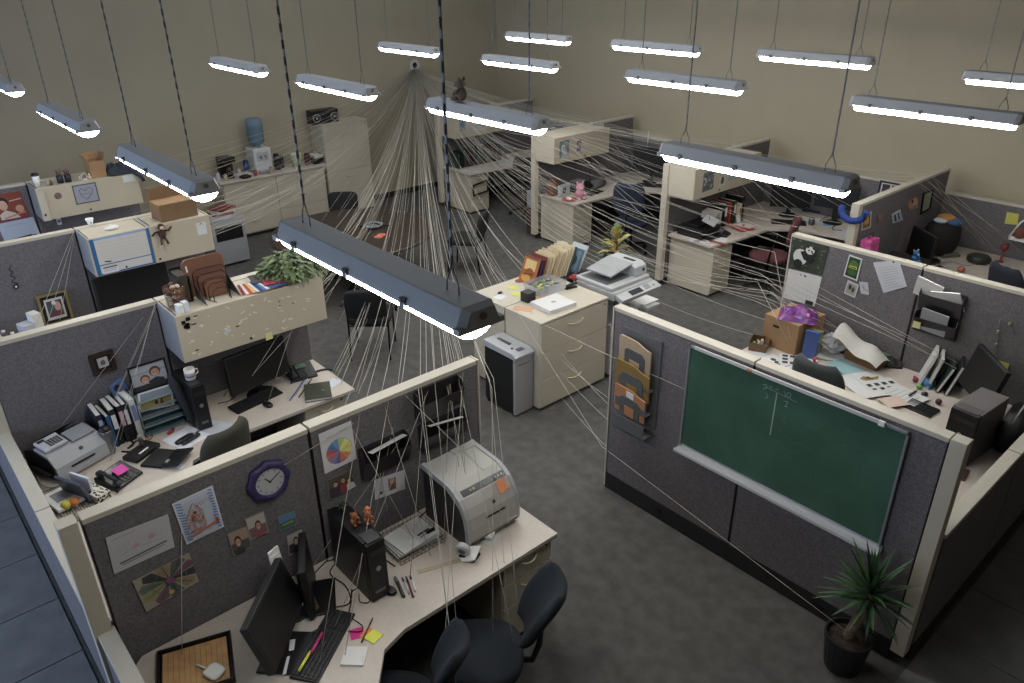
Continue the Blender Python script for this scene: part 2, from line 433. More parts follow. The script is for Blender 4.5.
# desks on the right
desk([(-3.38, 6.58), (-3.38, 5.76), (-1.72, 5.76), (-1.66, 5.6), (-1.66, 4.2), (-1.04, 4.2), (-1.04, 6.58)],
     'light desk buried in papers behind the chalkboard partition', legs=[(-3.34, -3.3, 5.8, 6.5), (-1.62, -1.1, 4.25, 4.29)])
desk([(-3.475, 10.32), (-3.475, 7.35), (-2.75, 7.35), (-2.7, 9.1), (-2.45, 9.33), (-1.04, 9.33), (-1.04, 10.32)],
     'light desk in the far right corner cubicle with the little red toy', legs=[(-1.12, -1.08, 9.4, 10.2), (-3.4, -2.8, 7.4, 7.44)])
desk([(-5.99, 8.03), (-5.3, 8.03), (-5.22, 8.6), (-5.19, 9.2), (-4.9, 9.46), (-4.4, 9.56), (-3.6, 9.56), (-3.6, 10.32), (-5.99, 10.32)],
     'light corner desk between the two upright beige posts, right of centre', legs=[(-3.68, -3.63, 9.6, 10.3)])
pedestal(-5.98, -5.29, 8.09, 8.51, 'beige drawer pedestal at the front end of the desk with the flyer cabinet', h=.698)
desk([(-8.59, 8.12), (-7.82, 8.12), (-7.78, 8.75), (-7.72, 9.3), (-7.4, 9.58), (-6.09, 9.6), (-6.09, 10.32), (-8.59, 10.32)],
     'light corner desk with the pink plush pig', legs=[(-6.2, -6.15, 9.65, 10.3)])
pedestal(-8.57, -7.86, 8.14, 8.56, 'beige drawer pedestal under the pink plush pig', h=.698)
desk([(-11.11, 8.12), (-10.35, 8.12), (-10.3, 8.9), (-10.15, 9.4), (-9.8, 9.6), (-8.7, 9.6), (-8.7, 10.32), (-11.11, 10.32)],
     'light corner desk farthest back, beside the left wall', legs=[(-8.8, -8.75, 9.65, 10.3)])
pedestal(-11.1, -10.38, 8.15, 8.57, 'beige drawer pedestal of the farthest cubicle, seen through the strings', h=.698)
overhead(-6.0, 7.97, 9.45, 'beige overhead cabinet with a black and white flyer taped to its door', endgrey=False, lock=.38)
overhead(-8.6, 8.05, 9.27, 'beige overhead cabinet with two small snapshots on its door', endgrey=False, lock=.55)
overhead(-11.12, 8.12, 9.35, 'beige overhead cabinet partly behind a hanging light, with two sheets taped on', endgrey=False, lock=.5)

# kitchenette along the left wall
t = thing('counter_cabinet', 'beige storage counter carrying the water cooler and coffee maker', 'cabinet', (-12.095, 5.3, 0))
MB().box(-.23, .2, -.9, .88, .06, .94).build('carcass', BEIGE, t)
MB().box(-.2, .17, -.88, .86, 0, .06).build('plinth', KICK, t)
MB().box(-.24, .27, -.95, .92, .94, .97).build('worktop', LAMI, t, bevel=.003)
for k in range(2):
    for j in range(3):
        y0 = -.89 + k * .885; z0 = .08 + j * .285
        d = MB().box(.2, .22, y0, y0 + .88, z0, z0 + .28).build('drawer', BEIGE, t, bevel=.003)
        handle(MB(), .22, y0 + .44, z0 + .2, .16).build('handle', CREAMH, d)
pedestal(-12.34, -11.9, 6.24, 7.12, 'tall beige four drawer lateral file cabinet against the left wall, under the stereo', h=1.58, splits=[.04, .42, .80, 1.18, 1.56], hw=.2, name='file_cabinet', cat='file cabinet', top=True)

# round table
t = thing('round_table', 'large round dark brown table under the fan of strings', 'table', (-9.0, 5.0, 0))
MB().lathe([(1.07, 0), (1.1, .006), (1.1, .028), (1.07, .034)], 64, (0, 0, .70)).build('tabletop', M((56, 44, 38), .35, noise=.15, nscale=14), t)
MB().lathe([(.07, .05), (.07, .7)], 20).build('column', BLACK, t)
for k in range(4):
    a = R(45 + 90 * k); m = MB()
    m.tube([(0, 0, .09), (.35 * math.cos(a), .35 * math.sin(a), .05), (.62 * math.cos(a), .62 * math.sin(a), .02)], .03, 6)
    m.build('foot', BLACK, t)

# ------------------------------------------------------------------ generic office things (front faces +x)
def monitor(loc, rot, label, w=.5, h=.31, lift=.13, tilt=8, base='oval', back=DARK, screen=None, extra=None):
    t = thing('computer_monitor', label, 'monitor', loc, rot)
    b = MB()
    if base == 'oval': b.lathe([(.13, 0), (.13, .008), (.11, .016)], 24)
    else: b.box(-.1, .13, -.14, .14, 0, .015)
    b.build('base', BLACK, t, bevel=0 if base == 'oval' else .01)
    MB().box(-.055, -.025, -.03, .03, .014, lift + .12).build('neck', BLACK, t, bevel=.004)
    X = Matrix.Translation((0, 0, lift + h / 2)) @ Matrix.Rotation(R(-tilt), 4, 'Y')
    m = MB(); m.X = X; m.box(-.028, .012, -w / 2, w / 2, -h / 2, h / 2).box(-.05, -.028, -w * .3, w * .3, -h * .3, h * .3)
    m.build('housing', back, t, bevel=.005)
    m = MB(); m.X = X; m.box(.012, .0135, -w / 2 + .018, w / 2 - .018, -h / 2 + .022, h / 2 - .016)
    sO = m.build('screen', screen or GLOSS, t)
    m = MB(); m.X = X; m.box(.012, .015, w / 2 - .05, w / 2 - .035, -h / 2 + .006, -h / 2 + .014); m.build('power_button', SILVER, t)
    return t
def keyboard(loc, rot, label, w=.45, d=.16, mat=None, tilt=None):
    t = thing('keyboard', label, 'keyboard', loc, rot)
    mat = mat or BLACK
    MB().prism([(-d / 2, .0), (d / 2, 0), (d / 2, .012), (-d / 2, .022)], -w / 2, w / 2, 'y').build('case', mat, t, bevel=.003)
    k = MB(); KEY = M((34, 34, 37), .5)
    rows = 6; pw = .0195
    n = int((w - .02) / pw)
    for r_ in range(rows):
        x = -d / 2 + .014 + r_ * (d - .03) / (rows - 1) * .96
        z = .022 - (x + d / 2) / d * .01
        y = -w / 2 + .012
        while y < w / 2 - .02:
            ww = pw if not (r_ == 5 and abs(y + .05) < .05) else .11
            if not (abs(y - w * .17) < .008): k.box(x - .0065, x + .0085, y, min(y + ww - .003, w / 2 - .01), z - .003, z + .006)
            y += ww
    k.build('keys', KEY, t)
    return t
def mouse(loc, rot, label, mat=None):
    t = thing('mouse', label, 'mouse', loc, rot)
    MB().sell((0, 0, .014), (.055, .031, .02), .8, .85).build('shell', mat or BLACK, t)
    MB().cyl((-.03, -.005, .031), (-.03, .005, .031), .009, n=10).build('scroll_wheel', M((60, 60, 62), .5), t)
    return t
def phone(loc, rot, label, mat=None, lcd=(92, 112, 96)):
    mat = mat or M((26, 26, 28), .4)
    t = thing('desk_phone', label, 'phone', loc, rot)
    MB().prism([(.1, 0), (.1, .02), (-.1, .075), (-.1, 0)], -.12, .12, 'y').build('body', mat, t, bevel=.008)
    a = math.atan2(.055, .2)
    X = Matrix.Translation((0, 0, .0475)) @ Matrix.Rotation(a, 4, 'Y')
    m = MB(); m.X = X
    for i in range(4):
        for j in range(3): m.box(-.005 + i * .024 - .0, .012 + i * .024, -.03 + j * .028, -.01 + j * .028, .0, .006)
    for i in range(6): m.box(-.01 + i * .017, .001 + i * .017, .075, .105, 0, .005)
    m.build('buttons', M((70, 70, 72), .5), t)
    m = MB(); m.X = X; m.box(-.085, -.03, -.035, .06, 0, .007); m.build('display', M(lcd, .25), t)
    m = MB(); m.X = X
    m.sell((-.075, -.085, .03), (.03, .026, .018), .7, .7).sell((.075, -.085, .03), (.03, .026, .018), .7, .7)
    m.tube([(-.075, -.085, .042), (-.03, -.085, .05), (.03, -.085, .05), (.075, -.085, .042)], .016, 8)
    m.build('handset', mat, t)
    m = MB(); pts = []
    for i in range(60):
        u = i / 59; th = i * 1.5
        pts.append((.09 + .02 * math.sin(u * PI) + .006 * math.cos(th), -.085 - .11 * u * (1 - u) * 1.6 + .0, .012 + .006 * math.sin(th)))
    m.tube(pts, .0022, 4); m.build('cord', mat, t)
    return t
def office_chair(loc, rot, label, mat, seat_z=.46, back_h=.42, arms=False, back_w=.4, lean=10, sr=.25):
    """seat faces +x, backrest at -x"""
    t = thing('office_chair', label, 'chair', loc, rot)
    m = MB(); m.sell((0, 0, seat_z), (sr, sr * .98, .05), .5, .75, 28, 10)
    m.build('seat', mat, t)
    m = MB(); m.X = Matrix.Translation((-sr - .02, 0, seat_z + .16)) @ Matrix.Rotation(R(-lean), 4, 'Y')
    nu, nv = 12, 14; vs = []; fs = []
    for sgn in (0, 1):
        for j in range(nv + 1):
            for i in range(nu + 1):
                u = -1 + 2 * i / nu; v = -1 + 2 * j / nv
                wv = back_w / 2 * (1 - max(0, v) ** 4 * .35 - max(0, -v) ** 4 * .4)
                prof = (max(0, 1 - abs(u) ** 6) ** .5) * (max(0, 1 - abs(v) ** 8) ** .5)
                xx = .055 * u * u + .02 * (1 - v * v) + (-.012 - .022 * prof if sgn == 0 else .01 + .028 * prof)
                vs.append((xx, u * wv, back_h / 2 + v * back_h / 2))
    N = (nu + 1) * (nv + 1)
    for sgn in (0, 1):
        for j in range(nv):
            for i in range(nu):
                q = [j * (nu + 1) + i, j * (nu + 1) + i + 1, (j + 1) * (nu + 1) + i + 1, (j + 1) * (nu + 1) + i]
                q = [a + sgn * N for a in q]
                fs.append(tuple(q if sgn else reversed(q)))
    for j in range(nv):
        for i in (0, nu):
            a = j * (nu + 1) + i; b = a + nu + 1; fs.append((a, b, b + N, a + N) if i == nu else (b, a, a + N, b + N))
    for i in range(nu):
        for j in (0, nv):
            a = j * (nu + 1) + i; b = a + 1; fs.append((b, a, a + N, b + N) if j == nv else (a, b, b + N, a + N))
    m.add(vs, fs, True); m.build('backrest', mat, t)
    MB().tube([(-.08, 0, seat_z - .06), (-sr - .05, 0, seat_z - .05), (-sr - .09, 0, seat_z + .08), (-sr - .1, 0, seat_z + .32)], .02, 6).build('back_post', BLACK, t)
    MB().cb(0, 0, seat_z - .06, .24, .2, .03).build('seat_plate', BLACK, t)
    MB().lathe([(.03, .1), (.03, .25), (.022, .25), (.022, seat_z - .07)], 14).build('column', BLACK, t)
    for k in range(5):
        a = R(36 + 72 * k); m = MB()
        m.tube([(.03 * math.cos(a), .03 * math.sin(a), .11), (.16 * math.cos(a), .16 * math.sin(a), .1), (.29 * math.cos(a), .29 * math.sin(a), .075)], [.026, .022, .015], 6)
        lg = m.build('leg', BLACK, t)
        m = MB(); c = (.29 * math.cos(a), .29 * math.sin(a))
        px, py = -math.sin(a) * .02, math.cos(a) * .02
        m.cyl((c[0] - px, c[1] - py, .03), (c[0] + px, c[1] + py, .03), .03, n=12); m.build('caster', BLACK, lg)
    if arms:
        for s_ in (-1, 1):
            MB().tube([(0, s_ * .2, seat_z - .05), (-.02, s_ * .29, seat_z), (-.05, s_ * .3, seat_z + .2), (.1, s_ * .3, seat_z + .21), (.16, s_ * .3, seat_z + .17)], .018, 6).build('armrest', BLACK, t)
    return t
def side_chair(loc, rot, label, arms=False, mat=None):
    mat = mat or M((20, 20, 22), .8)
    t = thing('side_chair', label, 'chair', loc, rot)
    MB().sell((0, 0, .45), (.24, .25, .04), .4, .4, 24, 8).build('seat', mat, t)
    X = Matrix.Translation((-.25, 0, .68)) @ Matrix.Rotation(R(-10), 4, 'Y')
    m = MB(); m.X = X; m.sell((0, 0, 0), (.035, .23, .18), .4, .35, 20, 10); m.build('backrest', mat, t)
    for s_ in (-1, 1):
        MB().tube([(.22, s_ * .22, 0), (.2, s_ * .22, .42)], .012, 6).build('leg', BLACK, t)
        MB().tube([(-.26, s_ * .22, 0), (-.2, s_ * .22, .42), (-.27, s_ * .21, .8)], .012, 6).build('leg', BLACK, t)
        if arms: MB().tube([(.21, s_ * .26, .4), (.2, s_ * .27, .64), (-.22, s_ * .27, .66)], .014, 6).build('armrest', BLACK, t)
    MB().tube([(.2, -.22, .4), (.2, .22, .4)], .01, 6).tube([(-.2, -.22, .4), (-.2, .22, .4)], .01, 6).build('seat_rail', BLACK, t)
    return t
def pc_tower(loc, rot, label, w=.17, d=.42, h=.41, mat=None):
    t = thing('computer_tower', label, 'computer', loc, rot)
    mat = mat or M((20, 20, 22), .35)
    MB().box(-d / 2, d / 2 - .02, -w / 2, w / 2, 0, h).build('case', mat, t, bevel=.006)
    MB().box(d / 2 - .02, d / 2 + .012, -w / 2 + .003, w / 2 - .003, .005, h - .004).build('front_panel', BLACK, t, bevel=.008)
    MB().box(d / 2 + .01, d / 2 + .016, -w / 2 + .018, w / 2 - .018, h - .09, h - .055).build('disc_drive', M((38, 38, 40), .4), t)
    MB().cyl((d / 2 + .01, 0, h * .55), (d / 2 + .016, 0, h * .55), .016, n=14).build('power_button', SILVER, t)
    MB().box(d / 2 + .01, d / 2 + .014, -w / 2 + .03, w / 2 - .03, .06, .08).build('port_strip', M((90, 90, 94), .4), t)
    MB().box(d / 2 - .1, d / 2 - .0, -w / 2 + .02, w / 2 - .02, h, h + .003).build('vent', M((50, 50, 52), .5), t)
    return t
# ------------------------------------------------------------------ flat printed things
def sheet(name, label, cat, c, base, shapes=(), th=.0012, lift=0, parent=None, group=None, rough=.75, seg=0, curl=0):
    """c: four 3-D corners TL TR BR BL as seen by the viewer; shapes are flat print on it"""
    c = [Vector(p) for p in c]; n = (c[2] - c[0]).cross(c[1] - c[0])
    n = (c[3] - c[0]).cross(c[1] - c[0]).normalized()
    ctr = sum(c, Vector()) / 4 + n * lift
    c = [p + n * lift - ctr for p in c]
    def P(u, v, h=0):
        a = c[0].lerp(c[1], u); b = c[3].lerp(c[2], u)
        k = curl * ((2 * u - 1) ** 2 * .6 + (2 * v - 1) ** 2 * .4)
        return a.lerp(b, v) + n * (h + k)
    m = MB(); m.mat(C_(*base, rough) if len(base) == 3 else base)
    K = 4 if curl else 1
    for i in range(K):
        for j in range(K):
            u0, u1, v0, v1 = i / K, (i + 1) / K, j / K, (j + 1) / K
            A = [P(u0, v0, th), P(u0, v1, th), P(u1, v1, th), P(u1, v0, th)]; B = [P(u0, v0), P(u0, v1), P(u1, v1), P(u1, v0)]
            fs = [(0, 3, 2, 1), (4, 5, 6, 7)]
            m.add([tuple(q) for q in A + B], [(0, 1, 2, 3), (7, 6, 5, 4), (0, 4, 5, 1), (1, 5, 6, 2), (2, 6, 7, 3), (3, 7, 4, 0)], False)
    h = th
    for s in shapes:
        h += .00025; colr = s[-1]; m.mat(C_(*colr, rough))
        if s[0] == 'r':
            u0, v0, u1, v1 = s[1:5]; q = [(u0, v0), (u0, v1), (u1, v1), (u1, v0)]; pol = [q]
        elif s[0] == 'c':
            u, v, ru, rv = s[1:5]; pol = [[(u + ru * math.cos(2 * PI * k / 18), v - rv * math.sin(2 * PI * k / 18)) for k in range(18)]]
        elif s[0] == 'w':   # pie slice
            u, v, ru, rv, a0, a1 = s[1:7]; pol = [[(u, v)] + [(u + ru * math.cos(R(a0 + (a1 - a0) * k / 8)), v - rv * math.sin(R(a0 + (a1 - a0) * k / 8))) for k in range(9)]]
        elif s[0] == 'p': pol = [list(s[1])]
        elif s[0] == 'l':
            pts, wd = s[1], s[2]; pol = []
            for (ua, va), (ub, vb) in zip(pts, pts[1:]):
                L = math.hypot(ub - ua, vb - va) or 1; du, dv = -(vb - va) / L * wd / 2, (ub - ua) / L * wd / 2
                pol.append([(ua + du, va + dv), (ub + du, vb + dv), (ub - du, vb - dv), (ua - du, va - dv)])
        for q in pol:
            ar = sum(q[i][0] * q[(i + 1) % len(q)][1] - q[(i + 1) % len(q)][0] * q[i][1] for i in range(len(q)))
            if ar > 0: q = q[::-1]
            m.add([tuple(P(min(1, max(0, u)), min(1, max(0, v)), h)) for u, v in q], [tuple(range(len(q)))], False)
    o = m.build(name, None, parent); o.location = ctr
    if label and cat: tag(o, label, cat, group)
    elif label: o['label'] = label
    return o
def lines(u0, v0, u1, v1, n, c=(120, 120, 122), seed=1, wd=.012):
    rr = random.Random(seed); out = []
    for i in range(n):
        v = v0 + (v1 - v0) * i / max(1, n - 1)
        out.append(('l', [(u0, v), (u0 + (u1 - u0) * rr.uniform(.6, 1), v)], wd, c))
    return out
def portrait(u, v, s, skin=(196, 150, 122), hair=(70, 45, 30), top=(60, 60, 70)):
    return [('p', [(u - s * 1.3, 1), (u - s * 1.1, v + s * 1.5), (u, v + s * 1.0), (u + s * 1.1, v + s * 1.5), (u + s * 1.3, 1)], top),
            ('c', u, v - s * .15, s * .8, s * 1.05, hair), ('c', u, v + s * .1, s * .6, s * .82, skin)] + ([('c', u - s * .22, v, s * .07, s * .07, (60, 44, 40)), ('c', u + s * .22, v, s * .07, s * .07, (60, 44, 40)), ('c', u, v + s * .5, s * .22, s * .07, (226, 214, 206)), ('p', [(u - s * .07, v + s * .25), (u, v), (u + s * .07, v + s * .25)], (176, 124, 100))] if s >= .14 else [])
def rot2(p, a): return (p[0] * math.cos(a) - p[1] * math.sin(a), p[0] * math.sin(a) + p[1] * math.cos(a))
def flat(name, label, cat, x, y, z, w, d, rot, base, shapes=(), th=.0015, group=None, lift=.0003, parent=None, curl=0):
    """sheet lying at z; w across, d deep; rot 0: its top edge towards -x, reading from +x"""
    a = R(rot); q = [(-d / 2, -w / 2), (-d / 2, w / 2), (d / 2, w / 2), (d / 2, -w / 2)]
    return sheet(name, label, cat, [(x + rot2(p, a)[0], y + rot2(p, a)[1], z) for p in q], base, shapes, th, lift, parent, group, curl=curl)
def frame_box(c, wd, dep, mat, parent, name='frame'):
    """rectangular moulding round the four corners c (TL TR BR BL)"""
    c = [Vector(p) for p in c]; n = (c[3] - c[0]).cross(c[1] - c[0]).normalized(); ctr = sum(c, Vector()) / 4
    m = MB(); ins = []
    for i in range(4):
        a = (c[(i + 1) % 4] - c[i]).normalized(); b = (c[(i - 1) % 4] - c[i]).normalized(); ins.append(c[i] + (a + b) * wd)
    for i in range(4):
        j = (i + 1) % 4
        vs = [c[i], c[j], ins[j], ins[i]]; vs += [v + n * dep for v in vs]
        m.add([tuple(v - ctr) for v in vs], [(0, 1, 2, 3), (7, 6, 5, 4), (0, 4, 5, 1), (1, 5, 6, 2), (2, 6, 7, 3), (3, 7, 4, 0)], False)
    o = m.build(name, mat, parent); return o, ctr, n, ins
def picture(label, c, wd, dep, fmat, base, shapes, cat='picture', name='framed_picture', group=None, mount=None):
    c = [Vector(p) for p in c]; ctr = sum(c, Vector()) / 4
    t = thing(name, label, cat, ctr, group=group)
    frame_box(c, wd, dep, fmat, t)
    n = (c[3] - c[0]).cross(c[1] - c[0]).normalized()
    q = []
    for i in range(4):
        a = (c[(i + 1) % 4] - c[i]).normalized(); b = (c[(i - 1) % 4] - c[i]).normalized(); q.append(c[i] + (a + b) * wd * .9 - ctr)
    sheet('picture', None, None, q, base, shapes, parent=t)
    return t

BL = (20, 20, 22)
# --- nearest cubicle, clock partition (x = -3.49)
def WX(X, *p): return [TX(a, b, X) for a, b in p]
def WY(Y, *p): return [TY(a, b, Y) for a, b in p]
def pins(c, label=None): pass
W = X0 + .002
rr = random.Random(3)
sk = [('l', [(.1, .12), (.45, .1)], .01, (110, 110, 112)), ('l', [(.12, .62), (.3, .55), (.62, .57), (.9, .6)], .012, (150, 140, 140)),
      ('l', [(.12, .8), (.9, .72)], .05, (105, 100, 96)), ('l', [(.15, .86), (.86, .8)], .02, (80, 76, 74)),
      ('c', .42, .5, .05, .07, (196, 160, 158)), ('c', .68, .42, .05, .07, (190, 150, 150))]
for k in range(9): sk.append(('l', [(.1 + .09 * k, .52 - rr.random() * .1), (.2 + .08 * k, .2 + rr.random() * .12)], .006, (172, 168, 170)))
sheet('drawing', 'large pale pencil sketch pinned low on the clock partition, upper of two at left', 'drawing', WX(W, (105.5, 537.8), (167.8, 514), (174.5, 546.7), (114, 574.1)), (186, 184, 186), sk, curl=.0008)
bd = [('r', 0.03, .03, .97, .97, (196, 206, 226)), ('r', .1, .1, .9, .9, (186, 196, 214))]
for k in range(14):
    y = .05 + .9 * k / 14; bd.append(('l', [(.05, y), (.14 + rr.random() * .08, y + .04)], .03, (110, 140, 190))); bd.append(('l', [(.82 + rr.random() * .05, y), (.95, y + .03)], .03, (110, 140, 190)))
q = random.Random(8)
for k in range(40):
    u = .22 + .38 * q.random(); v = .2 + .52 * q.random()
    if abs(u - .41) < .2 * min(1, (v - .1) / .3): bd.append(('l', [(u, v), (u + q.uniform(-.08, .08), v + q.uniform(.04, .12)), (u + q.uniform(-.1, .1), v + q.uniform(-.02, .1))], .012, [(206, 140, 90), (186, 106, 60), (214, 160, 110), (150, 84, 54)][k % 4]))
bd += [('l', [(.2, .72), (.22, .4), (.42, .14), (.6, .38), (.58, .74), (.2, .72)], .02, (196, 120, 70)), ('l', [(.32, .7), (.32, .45), (.48, .44), (.49, .7)], .02, (160, 84, 50)), ('c', .42, .36, .04, .04, (110, 66, 50)),
       ('l', [(.18, .84), (.9, .74)], .05, (190, 110, 70)), ('l', [(.25, .92), (.85, .86)], .03, (196, 196, 208)), ('c', .87, .74, .04, .06, (190, 60, 60))]
for k in range(7): bd.append(('l', [(.5 + .06 * k, .16), (.53 + .06 * k, .28 - .02 * k)], .014, (176, 70, 70)))
sheet('drawing', "child's crayon drawing in orange with a blue scribbled border on the clock partition", 'drawing', WX(W, (171.7, 504), (212.3, 485.2), (224, 526.4), (186.6, 544.6)), (214, 216, 222), bd, curl=.0008)
fl = []
for k in range(10):
    a = 2 * PI * k / 10 + .2; cc = [(60, 66, 66), (150, 130, 96), (86, 96, 92), (120, 86, 110), (150, 146, 92), (100, 120, 104)][k % 6]
    fl.append(('p', [(.55, .48), (.55 + .5 * math.cos(a - .27), .48 + .5 * math.sin(a - .27)), (.55 + .6 * math.cos(a), .48 + .6 * math.sin(a)), (.55 + .5 * math.cos(a + .27), .48 + .5 * math.sin(a + .27))], cc))
fl += [('l', [(.55, .48), (.55 + .5 * math.cos(j * .63 + .2), .48 + .5 * math.sin(j * .63 + .2))], .012, (60, 56, 60)) for j in range(10)] + [('l', [(.55 + .3 * math.cos(j * .63 - .1), .48 + .34 * math.sin(j * .63 - .1)), (.55 + .32 * math.cos(j * .63 + .5), .48 + .36 * math.sin(j * .63 + .5))], .014, (110, 104, 90)) for j in range(10)] + [('c', .55, .48, .07, .10, (130, 74, 124)), ('c', .5, .82, .05, .07, (180, 168, 90))]
sheet('drawing', 'multicoloured flower drawing curling on the clock partition, below the pencil sketch', 'drawing', WX(W, (132.2, 581.2), (188.8, 552.4), (198.7, 581.2), (146.4, 611.5)), (160, 152, 134), fl, curl=.0015)
# clock
t = thing('wall_clock', 'purple scalloped wall clock with a pale dial', 'clock', (X0 + .001, 1.252, 1.46))
t.rotation_euler = (0, R(90), 0)
m = MB(); n = 96; prof = []
def lobe(a): return .122 + .005 * math.cos(8 * a)
vs = []; fs = []
for (k, z) in ((1, 0), (1, .018), (.93, .032), (.72, .036), (.68, .026)):
    for i in range(n): a = 2 * PI * i / n; rr_ = (lobe(a) if k > .9 else .12) * k; vs.append((rr_ * math.cos(a), rr_ * math.sin(a), z))
for j in range(4):
    for i in range(n): fs.append((j * n + i, j * n + (i + 1) % n, (j + 1) * n + (i + 1) % n, (j + 1) * n + i))
fs.append(tuple(range(n - 1, -1, -1))); m.add(vs, fs, True); m.build('rim', M((58, 46, 96), .5), t)
MB().cyl((0, 0, .01), (0, 0, .027), .083, n=40, smooth=False).build('dial', M((178, 180, 186), .5), t)
m = MB()
for k in range(12):
    a = 2 * PI * k / 12; m.X = Matrix.Rotation(a, 4, 'Z'); m.box(-.002, .002, .062, .074, .027, .028)
m.build('hour_marks', BLACK, t)
for nm, a, l in (('hour_hand', 40, .042), ('minute_hand', -58, .062)):
    m = MB(); m.X = Matrix.Rotation(R(a + 90), 4, 'Z'); m.box(-.0025, .0025, -.008, l, .028, .03); m.build(nm, BLACK, t)
ph = lambda sky, g, ps: [('r', .04, .05, .96, .55, sky), ('r', .04, .5, .96, .95, g)] + ps
G1 = 'snapshots pinned on the clock partition'
sheet('photo', 'snapshot of a face, left of the two touching snapshots beneath the purple clock', 'photo', WX(W, (227.2, 533.9), (246.4, 526.1), (252.1, 546.7), (233.3, 556.7)), (150, 140, 132), ph((170, 140, 112), (90, 80, 76), portrait(.4, .5, .22, hair=(50, 36, 30))), group=G1)
sheet('photo', 'snapshot of a face, right of the two touching snapshots beneath the purple clock', 'photo', WX(W, (245, 519), (263.5, 511.1), (268.8, 531.8), (251, 540.7)), (160, 156, 150), ph((184, 176, 160), (130, 90, 96), portrait(.55, .5, .2, (190, 150, 130), (60, 40, 30), (150, 80, 90))), group=G1)
sheet('photo', 'small blue and green landscape snapshot right of the purple clock', 'photo', WX(W, (277.7, 516.5), (294.8, 510.4), (296.9, 523.6), (279.8, 531.8)), (120, 140, 150), [('r', .03, .04, .97, .5, (90, 130, 170)), ('r', .03, .5, .97, .95, (70, 110, 80)), ('r', .2, .6, .8, .72, (150, 150, 110))], group=G1)
sheet('photo', 'dark portrait snapshot lowest beneath the purple clock, above the slim monitor', 'photo', WX(W, (286.6, 536), (301.9, 529), (305.5, 546.7), (289.4, 555.6)), (170, 165, 160), ph((180, 170, 160), (60, 56, 60), portrait(.5, .45, .2, (200, 170, 150), (30, 24, 22), (40, 40, 50))), group=G1)
wh = [('c', .52, .6, .4, .31, (150, 150, 150))]
cc = [(236, 226, 120), (236, 236, 150), (190, 215, 120), (110, 160, 210), (90, 130, 200), (200, 90, 110), (216, 120, 110), (150, 130, 190), (120, 110, 180), (226, 120, 90), (236, 160, 100), (226, 226, 130)]
for k in range(12): wh.append(('w', .52, .6, .385, .295, k * 30, k * 30 + 29, cc[k]))
wh += [('l', [(.2, .17), (.85, .12)], .014, (120, 120, 130))] + [('l', [(.52 + .18 * math.cos(a), .6 - .14 * math.sin(a)), (.52 + .32 * math.cos(a), .6 - .25 * math.sin(a))], .008, (90, 80, 90)) for a in [k * PI / 3 + .3 for k in range(6)]]
sheet('poster', 'white sheet with a multicoloured pie wheel pinned right of the partition seam', 'poster', WX(W, (318.4, 434.4), (350.9, 420.5), (356.7, 458.6), (324.8, 474)), (214, 212, 216), wh)
sheet('photo', 'group snapshot pinned beneath the multicoloured wheel sheet', 'photo', WX(W, (326.7, 480.1), (349.9, 469.5), (357, 485), (329, 500.4)), (120, 110, 100), ph((90, 84, 70), (60, 56, 60), portrait(.3, .4, .14) + portrait(.6, .35, .14, top=(150, 60, 60)) + portrait(.8, .5, .12, top=(200, 200, 200))), group=G1)
sheet('photo', 'white printed sheet with a small photo, under the lower left wall pocket', 'poster', WX(W, (374, 480), (404, 469.8), (405.3, 488.8), (375, 500)), (196, 196, 200), [('r', .45, .2, .7, .8, (120, 80, 60)), ('c', .57, .35, .09, .14, (190, 150, 130)), ('c', .2, .75, .06, .08, (60, 120, 60))] + lines(.12, .2, .4, .5, 3))
# acrylic wall pockets
SMOKE = M((40, 37, 40), .3)
def wall_pocket(y0, y1, z0, z1, label, paper=None):
    t = thing('wall_pocket', label, 'wall file', (X0 + .001, (y0 + y1) / 2, z0)); w = (y1 - y0) / 2; h = z1 - z0
    MB().box(0, .004, -w, w, 0, h).build('back_plate', SMOKE, t)
    m = MB(); m.add([(.03, -w, 0), (.03, w, 0), (.07, w, h * .62), (.07, -w, h * .62), (.034, -w, 0), (.034, w, 0), (.074, w, h * .62), (.074, -w, h * .62)],
                    [(0, 1, 2, 3), (7, 6, 5, 4), (0, 4, 5, 1), (1, 5, 6, 2), (2, 6, 7, 3), (3, 7, 4, 0)]); m.build('front_plate', SMOKE, t)
    for s_ in (-1, 1):
        MB().prism([(0, 0), (.034, 0), (.074, h * .62), (.05, h * .95), (0, h)], s_ * w - .002, s_ * w + .002, 'y').build('side_plate', SMOKE, t)
    MB().box(0, .034, -w, w, 0, .004).build('bottom', SMOKE, t)
    pass
    return t
wall_pocket(1.815, 2.145, 1.19, 1.40, 'black wall pocket holding one white sheet, lower left of three')
wall_pocket(2.235, 2.575, 1.43, 1.63, 'empty black wall pocket highest on the partition, near its right end')
wall_pocket(2.25, 2.60, 1.195, 1.38, 'black wall pocket with a white slip, right of three and above the printer')
o = MB(); o.X = Matrix.Translation((X0 + .045, 1.99, 1.36)) @ Euler((0, R(-14), R(6))).to_matrix().to_4x4(); o.box(-.015, .035, -.13, .14, .02, .0215)
tag(o.build('paper', PAPER), 'white sheet sticking out of the lower left wall pocket', 'paper')
o = MB(); o.X = Matrix.Translation((X0 + .045, 2.45, 1.33)) @ Euler((R(-8), R(-10), 0)).to_matrix().to_4x4(); o.box(-.01, .022, -.15, .12, .02, .0215)
tag(o.build('paper', PAPER), 'white slip sticking out of the wall pocket above the printer', 'paper')

